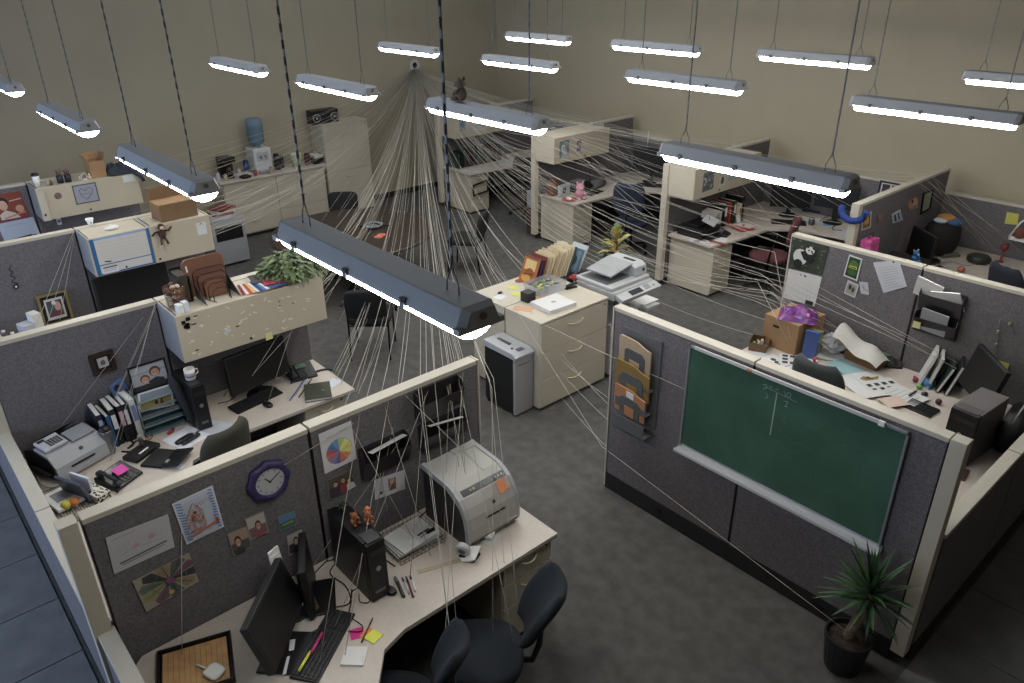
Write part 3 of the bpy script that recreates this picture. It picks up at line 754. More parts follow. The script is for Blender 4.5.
# --- nearest desk
# bamboo topped tray
t = thing('desk_tray', 'black rimmed tray with a bamboo slat surface at the bottom left desk corner', 'tray', (-3.21, .605, DZ), -19)
MB().box(-.158, .158, -.173, .173, 0, .012).build('base', BLACK, t, bevel=.004)
m = MB()
for a in ((-.17, -.158, -.185, .185), (.158, .17, -.185, .185), (-.158, .158, -.185, -.173), (-.158, .158, .173, .185)): m.box(a[0], a[1], a[2], a[3], 0, .035)
m.build('rim', BLACK, t, bevel=.004)
BAM = M((200, 152, 98), .45, noise=.12, nscale=18)
for k in range(12):
    o = MB().box(-.15, .15, -.16 + k * .0267, -.16 + k * .0267 + .0252, .012, .016).build('slat', BAM, t)
t = thing('charger', 'white rounded device lying on the bamboo tray', 'gadget', (-3.10, .66, DZ + .0165), 20)
MB().sell((0, 0, .014), (.05, .045, .014), .5, .5, 20, 8).build('body', WHITE, t); MB().tube([(-.05, 0, .01), (-.13, -.01, .006)], .006, 6).build('strap', WHITE, t)
monitor((-3.0, .99, DZ), 45, 'black flat monitor standing on the nearest desk, seen from the side', w=.50, h=.32, lift=.12, tilt=17, base='box')
sheet('sticky_note', 'small yellow note on the foot of the nearest monitor', 'note', [T(270, 654, .76), T(276, 651, .76), T(278, 664, .76), T(272, 667, .76)], (214, 206, 140))
sheet('label_sticker', 'white label on the base of the nearest monitor', 'label', [T(290, 640, .748), T(295.5, 639, .748), T(294, 650, .748), T(289, 651, .748)], (214, 214, 214), lines(.2, .2, .8, .8, 4))
sheet('label_sticker', 'long narrow white label on the front of the nearest monitor base', 'label', [T(287, 657, .748), T(290, 656, .748), T(286, 674, .748), T(282.5, 675, .748)], (206, 206, 206))
# slim second screen behind it
t = monitor((-3.24, 1.29, DZ), 62, 'slim dark screen behind the nearest monitor, with white papers leaning on it', w=.34, h=.34, lift=.02, tilt=3, base='box')
o = MB(); o.X = Matrix.Translation((-3.25, 1.12, DZ + .30)) @ Euler((R(0), R(-8), R(20))).to_matrix().to_4x4(); o.box(0, .012, -.02, .05, -.13, .15).box(.014, .02, -.03, .03, -.1, .12)
tag(o.build('paper_stack', PAPER), 'bundle of white papers leaning beside the slim dark screen', 'paper')
t = thing('picture_frame', 'small framed photo leaning at the foot of the slim dark screen', 'picture', (-3.13, 1.25, DZ), 30)
m = MB(); m.X = Matrix.Rotation(R(-20), 4, 'Y'); m.box(0, .01, -.05, .05, 0, .13); m.build('frame', DARK, t)
m = MB(); m.X = Matrix.Rotation(R(-20), 4, 'Y'); m.box(.01, .012, -.035, .035, .02, .11); m.build('picture', M((110, 96, 86), .6, noise=.5, nscale=25), t)
keyboard((-2.9, 1.175, DZ), 35.6, 'black keyboard with highlighters on it, on the nearest desk', w=.475, d=.155)
def pen(label, p0, p1, c, r=.0055, cap=None, cat='pen', name='pen', group=None):
    p0, p1 = Vector(p0), Vector(p1); t = thing(name, label, cat, p0, group=group); d = p1 - p0
    MB().cyl((0, 0, r), tuple(d * .7 + Vector((0, 0, r))), r, n=8).build('barrel', C_(*c, .4), t)
    MB().cyl(tuple(d * .7 + Vector((0, 0, r))), tuple(d * .97 + Vector((0, 0, r))), r * 1.12, r * .85, n=8).build('cap', C_(*(cap or c), .4), t)
    MB().cyl(tuple(d * .97 + Vector((0, 0, r))), tuple(d + Vector((0, 0, r))), r * .7, r * .3, n=8).build('tip', BLACK, t)
    return t
pen('pink highlighter lying on the black keyboard', T(311, 655, .757), T(323, 633, .757), (214, 50, 130), .008, name='highlighter')
pen('yellow highlighter lying on the black keyboard', T(299, 672, .757), T(311, 652, .757), (220, 222, 70), .008, name='highlighter')
flat('sticky_note', 'bright pink sticky note beside the black keyboard', 'note', *T(357, 633.5), .075, .075, -22, (226, 40, 140))
flat('sticky_note', 'orange sticky note under the pencil, beside the pink one', 'note', *T(368, 634), .075, .06, 20, (236, 140, 60), lift=.002)
flat('sticky_note', 'yellow sticky note right of the orange one', 'note', *T(373.5, 637), .075, .075, 14, (222, 226, 70), lift=.004)
pen('dark pencil lying across the orange sticky note', T(361.5, 643, .737), T(373, 618, .733), (44, 40, 40), .004, name='pencil')
t = thing('notepad', 'white square notepad on the nearest desk, below the sticky notes', 'notepad', T(354.5, 657), -44)
MB().box(-.06, .06, -.06, .06, 0, .012).build('pages', PAPER, t); MB().box(.0, .04, .048, .05, .012, .0125).build('print', M((110, 110, 112), .7), t)
pc_tower((-3.2, 1.59, DZ), 0, 'black tower computer on the nearest desk with a spiky plant on top', w=.125, d=.42, h=.42)
def spiky(loc, label, n=26, r=.07, h=.06, c=(84, 96, 72)):
    t = thing('air_plant', label, 'plant', loc); m = MB(); q = random.Random(5)
    for k in range(n):
        a = q.uniform(0, 2 * PI); e = q.uniform(.15, 1.4); L = r * q.uniform(.7, 1.2)
        m.tube([(0, 0, .01), (math.cos(a) * math.cos(e) * L * .6, math.sin(a) * math.cos(e) * L * .6, .01 + math.sin(e) * L * .7), (math.cos(a) * math.cos(e) * L * 1.1, math.sin(a) * math.cos(e) * L * 1.1, .012 + math.sin(e) * L * .8)], [.004, .003, .0006], 4)
    m.build('leaf', C_(*c), t, kind='stuff'); return t
spiky((-3.36, 1.6, DZ + .421), 'small spiky grey green plant on top of the black tower computer')
def plush(loc, rot, label, c, s=1, c2=None, cat='plush toy', head=None, name='plush_toy'):
    t = thing(name, label, cat, loc, rot); m1 = M(c, .95, noise=.15, nscale=60); m2 = M(c2 or c, .95)
    MB().sell((0, 0, .035 * s), (.028 * s, .03 * s, .036 * s), 1, 1, 14, 8).build('body', m1, t)
    h = MB(); h.sell((.008 * s, 0, .085 * s), (.026 * s, .028 * s, .026 * s), 1, 1, 14, 8); hd = h.build('head', M(head or c, .95, noise=.15, nscale=60), t)
    MB().sell((.033 * s, 0, .078 * s), (.012 * s, .014 * s, .01 * s), 1, 1, 10, 6).build('muzzle', m2, hd)
    for q in (-1, 1):
        MB().sell((-.002 * s, q * .024 * s, .11 * s), (.006 * s, .011 * s, .011 * s), 1, 1, 8, 6).build('ear', m2, hd)
        MB().tube([(.005 * s, q * .026 * s, .055 * s), (.03 * s, q * .036 * s, .035 * s)], .0105 * s, 6).build('arm', m1, t)
        MB().tube([(.01 * s, q * .016 * s, .012 * s), (.05 * s, q * .024 * s, .012 * s)], .012 * s, 6).build('leg', m1, t)
        MB().sell((.03 * s, q * .011 * s, .092 * s), (.003 * s, .003 * s, .003 * s), 1, 1, 6, 4).build('eye', BLACK, hd)
    return t
plush((-3.19, 1.585, DZ + .421), 10, 'left of two little orange brown bears on the black tower computer', (150, 88, 50), .7)
plush((-3.15, 1.65, DZ + .421), -5, 'right of two little orange brown bears on the black tower computer', (160, 96, 56), .7)
t = thing('toy_ball', 'tiny bright orange ball beside the bears on the tower computer', 'toy', (-3.22, 1.69, DZ + .421)); MB().sell((0, 0, .03), (.016, .016, .016)).build('ball', M((226, 110, 50), .6), t); MB().cyl((0, 0, 0), (0, 0, .016), .012).build('stand', M((120, 70, 40), .7), t)
mouse(T(389, 592), 15, 'black mouse at the front corner of the tower computer')
pen('thick grey marker, leftmost of the loose pens on the nearest desk', T(404, 598), T(395, 578), (60, 64, 62), .011, (100, 108, 104), name='marker', cat='marker')
pen('blue pen second of the loose pens on the nearest desk', T(409.5, 594), T(402, 578), (190, 196, 206), .006, (50, 60, 150))
pen('dark red pen third of the loose pens on the nearest desk', T(413.5, 598), T(406, 577), (110, 30, 50), .006, (60, 30, 50))
pen('black and white pen rightmost of the loose pens on the nearest desk', T(415.5, 592), T(410, 576), (210, 210, 210), .006, (40, 44, 44))
pen('black pen lying along the wire basket', T(395, 567), T(381, 557), (20, 20, 22), .005)
# wire basket
t = thing('wire_basket', 'black wire letter basket holding printed papers', 'basket', (-3.272, 1.99, DZ), 0)
m = MB(); bw, bd_, bh = .165, .145, .06
for z in (.004, .03, bh):
    k = 1 + z * .5; q = [(-bd_ * k, -bw * k, z), (bd_ * k, -bw * k, z), (bd_ * k, bw * k, z), (-bd_ * k, bw * k, z), (-bd_ * k, -bw * k, z)]; m.tube(q, .003 if z == bh else .0018, 4)
for i in range(12):
    y = -bw + 2 * bw * i / 11; m.tube([(-bd_ * 1.03, y * 1.03, bh), (-bd_, y, .004), (bd_, y, .004), (bd_ * 1.03, y * 1.03, bh)], .0014, 4)
for i in range(8):
    x = -bd_ + 2 * bd_ * i / 7; m.tube([(x * 1.03, -bw * 1.03, bh), (x, -bw, .004), (x, bw, .004), (x * 1.03, bw * 1.03, bh)], .0014, 4)
m.build('wires', BLACK, t)
pp = [('r', .06, .06, .48, .94, (206, 206, 204)), ('l', [(.5, .04), (.5, .96)], .006, (130, 130, 130))] + lines(.08, .12, .46, .9, 12, (150, 150, 150)) + lines(.54, .12, .94, .6, 7, (150, 150, 150), 4) + [('r', .56, .66, .9, .74, (60, 60, 60)), ('r', .56, .8, .8, .84, (90, 90, 90))]
for k in range(4): flat('paper', 'printed sheet stacked in the wire basket, layer %s' % ['lowest', 'second lowest', 'second highest', 'topmost with two columns'][k], 'paper', -3.272 + .004 * k, 1.975 + .006 * k, DZ + .012 + .013 * k, .28, .215, 3 * k - 4, (200, 200, 198), pp if k == 3 else (), th=.011, group='papers in the wire basket')
t = thing('binder_clip', 'black clip on the papers in the wire basket', 'clip', (-3.2, 2.1, DZ + .066)); MB().prism([(-.012, 0), (.012, 0), (0, .02)], -.03, .03, 'y').build('body', BLACK, t); MB().tube([(0, -.02, .018), (0, -.01, .045), (0, .01, .045), (0, .02, .018)], .0015, 4).build('wire_arm', SILVER, t)
pts = [T(426, 570), T(460, 560)]
t = thing('ruler', 'pale wooden ruler lying on the nearest desk', 'ruler', ((pts[0][0] + pts[1][0]) / 2, (pts[0][1] + pts[1][1]) / 2, DZ), math.degrees(math.atan2(pts[1][1] - pts[0][1], pts[1][0] - pts[0][0])))
MB().box(-.16, .16, -.015, .015, 0, .003).build('body', M((178, 160, 128), .5), t)
m = MB()
for k in range(31): m.box(-.15 + .01 * k, -.1495 + .01 * k, .008 if k % 5 else .002, .0145, .003, .0034)
m.build('markings', M((90, 70, 50), .6), t)
# white desk gadget: tape dispenser like piece lying tilted
t = thing('tape_dispenser', 'white and grey tape dispenser lying tilted in front of the printer', 'dispenser', T(469, 556), 20)
m = MB(); m.X = Euler((R(20), R(-22), 0)).to_matrix().to_4x4(); m.box(-.07, .07, -.055, .055, .02, .03); m.build('base', WHITE, t, bevel=.003)
m = MB(); m.X = Euler((R(20), R(-22), 0)).to_matrix().to_4x4(); m.cyl((0, -.02, .075), (0, .02, .075), .045, n=24).build('wheel', M((196, 198, 206), .3), t)
m = MB(); m.X = Euler((R(20), R(-22), 0)).to_matrix().to_4x4(); m.cyl((0, -.022, .075), (0, .023, .075), .024, n=20).build('hub', M((80, 84, 90), .4), t)
m = MB(); m.X = Euler((R(20), R(-22), 0)).to_matrix().to_4x4(); m.box(.05, .09, -.05, .05, .03, .034); m.build('flap', WHITE, t)
MB().box(-.05, .06, -.04, .04, 0, .02).build('foot', BLACK, t, bevel=.004)
t = thing('plastic_holder', 'clear and white plastic holder between dispenser and printer', 'holder', T(490, 540), 25)
MB().box(-.045, .045, -.05, .05, 0, .004).build('base', M((200, 200, 200), .2), t, bevel=.002); MB().box(-.03, .02, -.02, .035, .02, .045).build('block', WHITE, t, bevel=.004); MB().box(-.01, .0, -.01, .01, .004, .02).build('stem', WHITE, t); MB().box(-.04, -.03, .03, .12, .004, .012).build('arm', BLACK, t)
# laser printer
t = thing('laser_printer', 'large beige laser printer with dark sides and an orange note on its front', 'printer', (-3.2, 2.42, DZ), 0)
PB = M((178, 176, 170), .45); PD = M((44, 46, 50), .5)
fr_prof = [(-.22, .02), (.235, .02), (.25, .05), (.25, .14), (.235, .22), (.205, .28), (.165, .33), (.11, .365), (.06, .385), (-.22, .405)]
m = MB(); m.prism([(-.215, .0), (.2, 0), (.215, .03), (.215, .19), (.17, .28), (.10, .34), (0, .37), (-.215, .38)], -.205, .205, 'y'); m.build('side_panels', PD, t, bevel=.004)
m = MB(); m.prism(fr_prof, -.185, .185, 'y')
m.build('housing', PB, t, bevel=.006)
for s_ in (-1, 1):
    outer = [(.235, .02), (.25, .05), (.25, .14), (.235, .22), (.205, .28), (.165, .33), (.11, .365), (.06, .385), (-.22, .408)]
    inner = [(x - .035, z - .03) if x < .2 else (x - .035, max(.0, z - .01)) for x, z in outer]
    m = MB(); vs = []; n = len(outer)
    for y in (s_ * .183, s_ * .211):
        vs += [(x, y, z + .004) for x, z in outer] + [(x, y, z) for x, z in inner]
    fs = []
    for i in range(n - 1):
        a, b, c, d = i, i + 1, n + i + 1, n + i
        fs += [(a, b, c, d), tuple(reversed([q + 2 * n for q in (a, b, c, d)])), (a, a + 2 * n, b + 2 * n, b), (d, c, c + 2 * n, d + 2 * n)]
    fs += [(0, n, 3 * n, 2 * n), (n - 1, 3 * n - 1, 4 * n - 1, 2 * n - 1)]
    m.add(vs, fs if s_ > 0 else [tuple(reversed(f)) for f in fs], False); m.build('side_trim', M((168, 170, 174), .4), t)
sl = math.atan2(.055, .05)
m = MB(); m.X = Matrix.Translation((.138, 0, .349)) @ Matrix.Rotation(R(32), 4, 'Y'); m.box(-.022, .022, -.165, .175, -.002, .005)
pn = m.build('control_panel', M((52, 56, 58), .35), t, bevel=.003)
m = MB(); m.X = Matrix.Translation((.138, 0, .349)) @ Matrix.Rotation(R(32), 4, 'Y'); m.box(-.008, .01, -.01, .07, .005, .0065); m.build('display', M((70, 84, 78), .2), pn)
for y in (-.1, -.075, .1, .125, .15):
    m = MB(); m.X = Matrix.Translation((.138, 0, .349)) @ Matrix.Rotation(R(32), 4, 'Y'); m.cyl((0, y, .005), (0, y, .009), .007, n=10); m.build('button', M((200, 130, 80) if y == -.1 else (190, 190, 188), .4), pn)
m = MB(); m.X = Matrix.Translation((.2435, 0, .18)) @ Matrix.Rotation(R(-10.6), 4, 'Y'); m.box(-.001, .004, -.06, .09, -.006, .004); m.build('tray_slot', BLACK, t)
MB().box(.245, .2525, -.19, .19, .048, .052).build('tray_seam', DARK, t); MB().box(.25, .257, .12, .18, .06, .075).build('tray_latch', PB, t, bevel=.002)
m = MB(); m.X = Matrix.Translation((.221, 0, .25)) @ Matrix.Rotation(R(-26), 4, 'Y'); m.box(-.001, .003, .005, .03, -.01, .01); m.build('badge', M((50, 54, 60), .4), t)
m = MB(); m.X = Matrix.Translation((-.1, .02, .392)) @ Matrix.Rotation(R(3.6), 4, 'Y'); m.box(-.1, -.03, -.02, .09, -.0005, .004); m.build('output_recess', M((130, 130, 128), .5), t)
m = MB(); m.X = Matrix.Translation((-.05, 0, .398)); m.box(-.17, -.11, .02, .19, -.01, .012); m.build('rear_lid', PB, t, bevel=.004)
o = MB(); o.X = Matrix.Translation((-3.2 + .190, 2.42 + .115, DZ + .309)) @ Matrix.Rotation(R(-39), 4, 'Y') @ Matrix.Rotation(R(8), 4, 'X'); o.box(0, .0015, -.038, .038, -.04, .038)
tag(o.build('sticky_note', M((236, 140, 84), .8)), 'orange sticky note on the front of the laser printer', 'note')
# cable tangle on the desk
q = random.Random(11)
def cable(label, pts, r=.004, mat=BLACK, n=5, sub=6):
    """smooth cable through the points"""
    P = [Vector(p) for p in pts]; out = []
    for i in range(len(P) - 1):
        p0, p1, p2, p3 = P[max(0, i - 1)], P[i], P[i + 1], P[min(len(P) - 1, i + 2)]
        for k in range(sub):
            u = k / sub; out.append(.5 * ((2 * p1) + (p2 - p0) * u + (2 * p0 - 5 * p1 + 4 * p2 - p3) * u * u + (3 * p1 - p0 - 3 * p2 + p3) * u ** 3))
    out.append(P[-1]); ctr = out[0].copy()
    m = MB(); m.tube([p - ctr for p in out], r, n); o = m.build('cable', mat); o.location = ctr
    return tag(o, label, 'cable')
def Z(p, dz=.005): return (p[0], p[1], p[2] + dz)
cable('black cable looping from the partition seam behind the keyboard', [Z(T(328, 560)), Z(T(313, 576)), Z(T(306, 590)), Z(T(325, 600)), Z(T(316, 612)), Z(T(296, 623))])
cable('black cable curling between slim screen and tower computer', [Z(T(327, 562)), Z(T(338, 560)), Z(T(330, 574)), Z(T(345, 586)), Z(T(351, 600)), Z(T(349, 612))])
cable('black cable running from the slim screen across to the keyboard end', [Z(T(293, 624)), Z(T(312, 615)), Z(T(335, 608)), Z(T(349, 604)), Z(T(352, 590))])
cable('thin black cable looping beside the sticky notes', [Z(T(350, 618)), Z(T(362, 626)), Z(T(361, 632)), Z(T(348, 632))], .003)
cable('black power cable behind the wire basket', [Z(T(381, 556)), Z(T(392, 541)), Z(T(404, 532)), Z(T(414, 523)), Z(T(428, 510))])
cable('thin black cable loop beside the tower computer', [Z(T(352, 592)), Z(T(362, 588)), Z(T(371, 596)), Z(T(368, 603)), Z(T(360, 602)), Z(T(359, 594))], .003)
cable('black cable looping near the highlighter pens', [Z(T(322, 628)), Z(T(308, 636)), Z(T(305, 648)), Z(T(312, 650))], .003)
office_chair((-2.50, 1.92, 0), 229, 'dark office chair tucked at the nearest desk, by the three drawer pedestal', TEAL, seat_z=.44, back_h=.42, lean=30)
office_chair((-2.55, 1.33, 0), 225, 'second dark office chair, only its rounded back showing at the bottom edge', TEAL, seat_z=.42, back_h=.42, lean=24, back_w=.36)
# ------------------------------------------------------------------ fax cubicle (between x -5.95 and -3.58)
t = thing('fax_machine', 'grey and black laser fax machine in the aisle corner of its desk', 'fax machine', T(71, 462), 20)
m = MB(); m.prism([(-.19, 0), (.17, 0), (.19, .05), (.18, .12), (.12, .19), (-.02, .225), (-.19, .16)], -.2, .2, 'y'); m.build('body', M((40, 42, 46), .5), t, bevel=.008)
m = MB(); m.prism([(-.03, .228), (.125, .195), (.187, .122), (.2, .05), (.2, .02), (.18, .02), (.17, .05), (.165, .115), (.11, .175), (-.04, .205)], -.205, .19, 'y'); m.build('cover', M((158, 160, 166), .4), t, bevel=.005)
m = MB(); m.X = Matrix.Translation((.06, 0, .222)) @ Matrix.Rotation(R(14), 4, 'Y'); m.box(-.08, .05, .0, .17, -.002, .006); m.build('output_tray', M((128, 130, 138), .4), t)
m = MB(); m.X = Matrix.Translation((.03, -.1, .232)) @ Matrix.Rotation(R(12), 4, 'Y'); m.box(-.08, .06, -.085, .08, -.01, .012); pn = m.build('control_panel', M((172, 174, 178), .4), t, bevel=.004)
m = MB(); m.X = Matrix.Translation((.03, -.1, .232)) @ Matrix.Rotation(R(12), 4, 'Y')
for i in range(4):
    for j in range(5): m.box(-.04 + i * .02, -.026 + i * .02, -.03 + j * .02, -.016 + j * .02, .012, .016)
m.build('keys', M((60, 64, 70), .4), pn)
m = MB(); m.X = Matrix.Translation((.03, -.1, .232)) @ Matrix.Rotation(R(12), 4, 'Y'); m.box(-.07, -.045, -.07, -.02, .012, .014); m.build('display', BLACK, pn)
m = MB(); m.X = Matrix.Translation((-.13, .02, .22)) @ Matrix.Rotation(R(-35), 4, 'Y'); m.box(-.14, .04, -.13, .13, -.004, .004); m.build('paper_support', M((40, 42, 48), .4), t, bevel=.004)
MB().box(.188, .203, -.1, .08, .085, .095).build('paper_slot', BLACK, t)
m = MB(); m.X = Matrix.Translation((.155, .02, .165)) @ Matrix.Rotation(R(52), 4, 'Y'); m.cyl((0, 0, .0), (0, 0, .006), .013, n=14); m.build('badge', M((30, 34, 42), .4), t)
m = MB(); m.X = Matrix.Translation((-.02, -.215, .06)); m.sell((0, 0, 0), (.14, .022, .02), .8, .8).build('handset', M((40, 42, 46), .4), t)
cable('light grey cord drooping in front of the fax machine', [Z(T(36, 472), .03), Z(T(42, 487), .02), Z(T(58, 489), .02), Z(T(76, 478), .05)], .006, M((130, 130, 132), .5))
phone(T(120, 480), 28, 'black desk phone with a pink sticky note', lcd=(60, 62, 60))
o = MB(); o.X = Matrix.Translation(Vector(T(120, 470, .80))) @ Euler((0, R(14), R(20))).to_matrix().to_4x4(); o.box(-.04, .04, -.045, .045, 0, .002)
tag(o.build('sticky_note', C_(228, 60, 170)), 'bright pink note stuck on the black desk phone', 'note')
# letters and trays in the corner
t = thing('wire_letter_rack', 'flat black wire rack in the aisle corner, under white trays', 'rack', (-5.08, .50, DZ), 0)
m = MB()
for k in range(16): m.tube([(-.3, -.13 + k * .017, .02), (.2, -.13 + k * .017, .02)], .002, 4)
for x in (-.3, -.05, .2): m.tube([(x, -.135, 0), (x, -.135, .02), (x, .13, .02), (x, .13, 0)], .003, 4)
m.build('wires', BLACK, t)
t = thing('white_tray', 'white plastic tray with grey pad, beside the grey upright folder', 'tray', T(63, 500, DZ + .022), 12)
MB().box(-.12, .13, -.09, .09, 0, .03).build('shell', WHITE, t, bevel=.006); MB().box(-.07, .05, -.05, .06, .03, .034).build('pad', GREYP, t)
t = thing('upright_folder', 'blue grey folder standing open beside the patterned box', 'folder', T(80, 500), 25)
m = MB(); m.X = Matrix.Rotation(R(14), 4, 'X'); m.box(-.13, .11, 0, .02, 0, .19); m.build('cover', M((74, 84, 100), .4), t, bevel=.003)
MB().box(-.1, .08, .045, .06, 0, .17).build('pages', M((206, 210, 222), .7), t)
t = thing('patterned_box', 'white box with black dot pattern beside the fax corner', 'box', T(97, 497), 20)
MB().box(-.09, .09, -.05, .05, 0, .06).build('shell', M((214, 210, 196), .7), t, bevel=.002)
m = MB(); q = random.Random(4)
for k in range(46):
    u, v = q.uniform(-.085, .085), q.uniform(-.055, .055); m.cb(u, v * .8, .0603, q.uniform(.008, .016), q.uniform(.008, .014), .001)
    if k % 2: m.cb(.0903, v * .8, q.uniform(.01, .05), .001, .012, .012)
m.build('dots', BLACK, t)
for x, y, c, nm in ((T(68, 511)[0], T(68, 511)[1], (206, 196, 60), 'yellow'), (T(76, 508)[0], T(76, 508)[1], (222, 130, 60), 'orange')):
    t = thing('toy_ball', nm + ' little ball at the fax cubicle corner of the desk', 'toy', (x, y, DZ + .022)); MB().sell((0, 0, .03), (.032, .032, .03), .9).build('ball', C_(*c), t); MB().cyl((0, 0, .0), (0, 0, .008), .02).build('base', WHITE, t)
# books and binders
def book(loc, rot, label, w, d, h, c, lean=0, pages=True, group=None, name='binder', cat='binder', spine=None):
    """w thick (y), d deep (x), h high"""
    t = thing(name, label, cat, loc, rot, group=group); t.rotation_euler = (R(lean), 0, R(rot)); mm = C_(*c, .5)
    m = MB(); m.box(-d / 2, d / 2, -w / 2, -w / 2 + .003, 0, h).box(-d / 2, d / 2, w / 2 - .003, w / 2, 0, h).box(d / 2 - .003, d / 2, -w / 2, w / 2, 0, h); m.build('cover', mm, t)
    if pages: MB().box(-d / 2 + .005, d / 2 - .006, -w / 2 + .004, w / 2 - .004, .006, h - .008).build('pages', PAPER, t)
    if spine: MB().box(d / 2, d / 2 + .0006, -w * .35, w * .35, h * .45, h * .85).build('spine_label', C_(*spine), t)
    return t
G = 'binders standing against the fax cubicle partition'
for k, (c, w, h, sp, lb) in enumerate([((36, 40, 52), .04, .30, (150, 170, 200), 'dark blue binder with a pale label, leftmost of the row beside the steel mug'), ((44, 90, 140), .03, .27, None, 'thin blue binder, second of the row beside the steel mug'),
                                     ((24, 26, 34), .045, .31, (210, 208, 214), 'black binder with a white label, third of the row beside the steel mug'), ((26, 28, 36), .04, .32, (190, 150, 170), 'black binder with a pinkish label, fourth of the row beside the steel mug'),
                                     ((22, 24, 30), .035, .32, (200, 200, 200), 'black binder right before the tall white one, in the row beside the steel mug'), ((208, 206, 204), .045, .34, (120, 130, 180), 'tall white binder at the right end of the row beside the steel mug')]):
    book((-5.79, .89 + k * .046, DZ), 4 * (k % 2), lb, w, .25, h, c, lean=2, group=G, spine=sp)
t = thing('travel_mug', 'brushed steel travel mug in front of the binders', 'mug', (-5.60, .885, DZ)); MB().lathe([(.03, 0), (.036, .02), (.042, .19), (.04, .2)], 20).build('body', M((130, 132, 136), .3, metal=.8), t); MB().lathe([(.041, .2), (.041, .222), (.02, .23)], 20).build('lid', BLACK, t)
sheet('card', 'blue greeting card with a dark bird picture above the binders', 'card', WX(-5.86, (108.5, 386), (121, 375.5), (128, 388), (114.5, 396.5)), (76, 100, 150), [('c', .4, .55, .22, .24, (24, 24, 30)), ('c', .5, .7, .15, .15, (120, 70, 60)), ('r', .1, .12, .9, .2, (110, 130, 176))])
picture('small dark wood framed picture with a wide dark mat, on the fax cubicle partition', WX(X1 + .002, (87.6, 356), (111.5, 348.4), (117, 368), (94, 376)), .028, .018, M((52, 34, 26), .4), (28, 26, 26), [('r', .2, .18, .82, .84, (190, 186, 182)), ('p', [(.35, .7), (.4, .4), (.55, .3), (.68, .5), (.6, .7)], (110, 106, 108)), ('l', [(.35, .45), (.65, .65)], .04, (60, 60, 64))])
# couple portrait and letter trays
TR = M((120, 132, 134), .35)
t = thing('letter_trays', 'grey translucent stack of letter trays below the smiling couple photo', 'letter tray', (-5.76, 1.315, DZ))
for k in range(5):
    z = .01 + k * .072; m = MB(); m.box(-.13, .14, -.16, .16, z, z + .004).box(-.13, .14, -.163, -.159, z, z + .03).box(-.13, .14, .159, .163, z, z + .03).box(-.134, -.13, -.16, .16, z, z + .03)
    m.build('tray', TR, t)
for sx in (-.12, .12):
    for sy in (-.165, .165): MB().cyl((sx, sy, 0), (sx, sy, .30), .006, n=6).build('post', TR, t)
for k, c in enumerate([(60, 90, 96), (70, 96, 104), (96, 104, 108)]): flat('paper_stack', ['teal folder in the bottom letter tray', 'teal grey folder in the second letter tray', 'grey papers in the third letter tray'][k], 'papers', -5.75, 1.31, DZ + .0145 + k * .072, .29, .22, 0, c, th=.02)
t = picture('framed photo of a smiling couple standing on the letter trays', WX(-5.78, (126.5, 368.5), (164, 357), (171, 383), (134, 394.5)), .012, .012, BLACK, (170, 176, 186),
        [('r', 0, .8, 1, 1, (50, 52, 56)), ('r', 0, .3, 1, .36, (150, 150, 158))] + portrait(.68, .4, .2, (206, 150, 124), (90, 60, 44), (52, 54, 60)) + portrait(.36, .6, .17, (210, 158, 136), (120, 76, 50), (60, 56, 56)))
sheet('postcard', 'postcard of yellow field and figures, below the couple photo', 'postcard', WX(-5.66, (137.5, 394), (171, 383.5), (174.5, 405), (139.5, 412.5)), (214, 214, 216), [('r', .06, .08, .94, .4, (130, 146, 160)), ('r', .06, .4, .94, .55, (120, 124, 70)), ('r', .06, .55, .94, .92, (170, 150, 70)), ('p', [(.45, .75), (.5, .35), (.56, .75)], (50, 44, 40)), ('p', [(.6, .75), (.66, .38), (.71, .78)], (80, 60, 50)), ('c', .51, .33, .03, .05, (190, 150, 120))])
pc_tower((-5.62, 1.545, DZ), 0, 'black tower computer with a white mug on top, in the fax cubicle', w=.11, d=.36, h=.40)
def mug(loc, label, c, r=.04, h=.095, rot=0, band=None, name='mug', cat='mug'):
    t = thing(name, label, cat, loc, rot); mm = C_(*c, .35)
    MB().lathe([(r * .8, 0), (r, .012), (r, h), (r - .005, h), (r - .006, .012), (.002, .012)], 22).build('body', mm, t)
    MB().tube([(0, r, h * .8), (0, r + .02, h * .75), (0, r + .024, h * .45), (0, r, h * .25)], .005, 6).build('handle', mm, t)
    if band: MB().lathe([(r + .0005, h * .3), (r + .0008, h * .7)], 22).build('band', C_(*band), t)
    return t
mug((-5.55, 1.545, DZ + .404), 'white mug with a grey print on top of the black tower computer', (206, 202, 200), band=(150, 146, 150))
t = thing('umbrella', 'folded black umbrella leaning beside the letter trays', 'umbrella', (-5.52, 1.50, DZ))
MB().tube([(0, 0, .0), (-.04, -.02, .12), (-.13, -.06, .36), (-.16, -.075, .44)], [.012, .034, .04, .012], 8).build('canopy', M((24, 26, 34), .7), t); MB().tube([(0, 0, 0), (.03, .015, -.0 + .004)], .008, 6).build('handle', BLACK, t)
monitor((-5.66, 2.12, DZ), 8, 'large black monitor under the tape marked overhead cabinet', w=.56, h=.34, lift=.1, tilt=4)
keyboard(T(256, 401), 10, 'black keyboard in front of the large black monitor, fax cubicle', w=.44, d=.15)
mouse(T(268, 406), 10, 'black mouse right of the keyboard in the fax cubicle')
phone((-5.73, 2.52, DZ), -10, 'black desk phone with a green display, right of the large black monitor')
t = thing('notebook', 'dark olive notebook lying open flat near the desk end, fax cubicle', 'notebook', T(318, 393), -25)
MB().box(-.14, .14, -.11, .11, 0, .006).box(-.14, .14, -.11, .11, .022, .026).build('cover', M((62, 64, 48), .6), t, bevel=.002); MB().box(-.135, .135, -.105, .108, .006, .022).build('pages', PAPER, t); MB().sell((.02, .04, .03), (.02, .015, .006)).build('clip', M((70, 110, 60), .5), t)
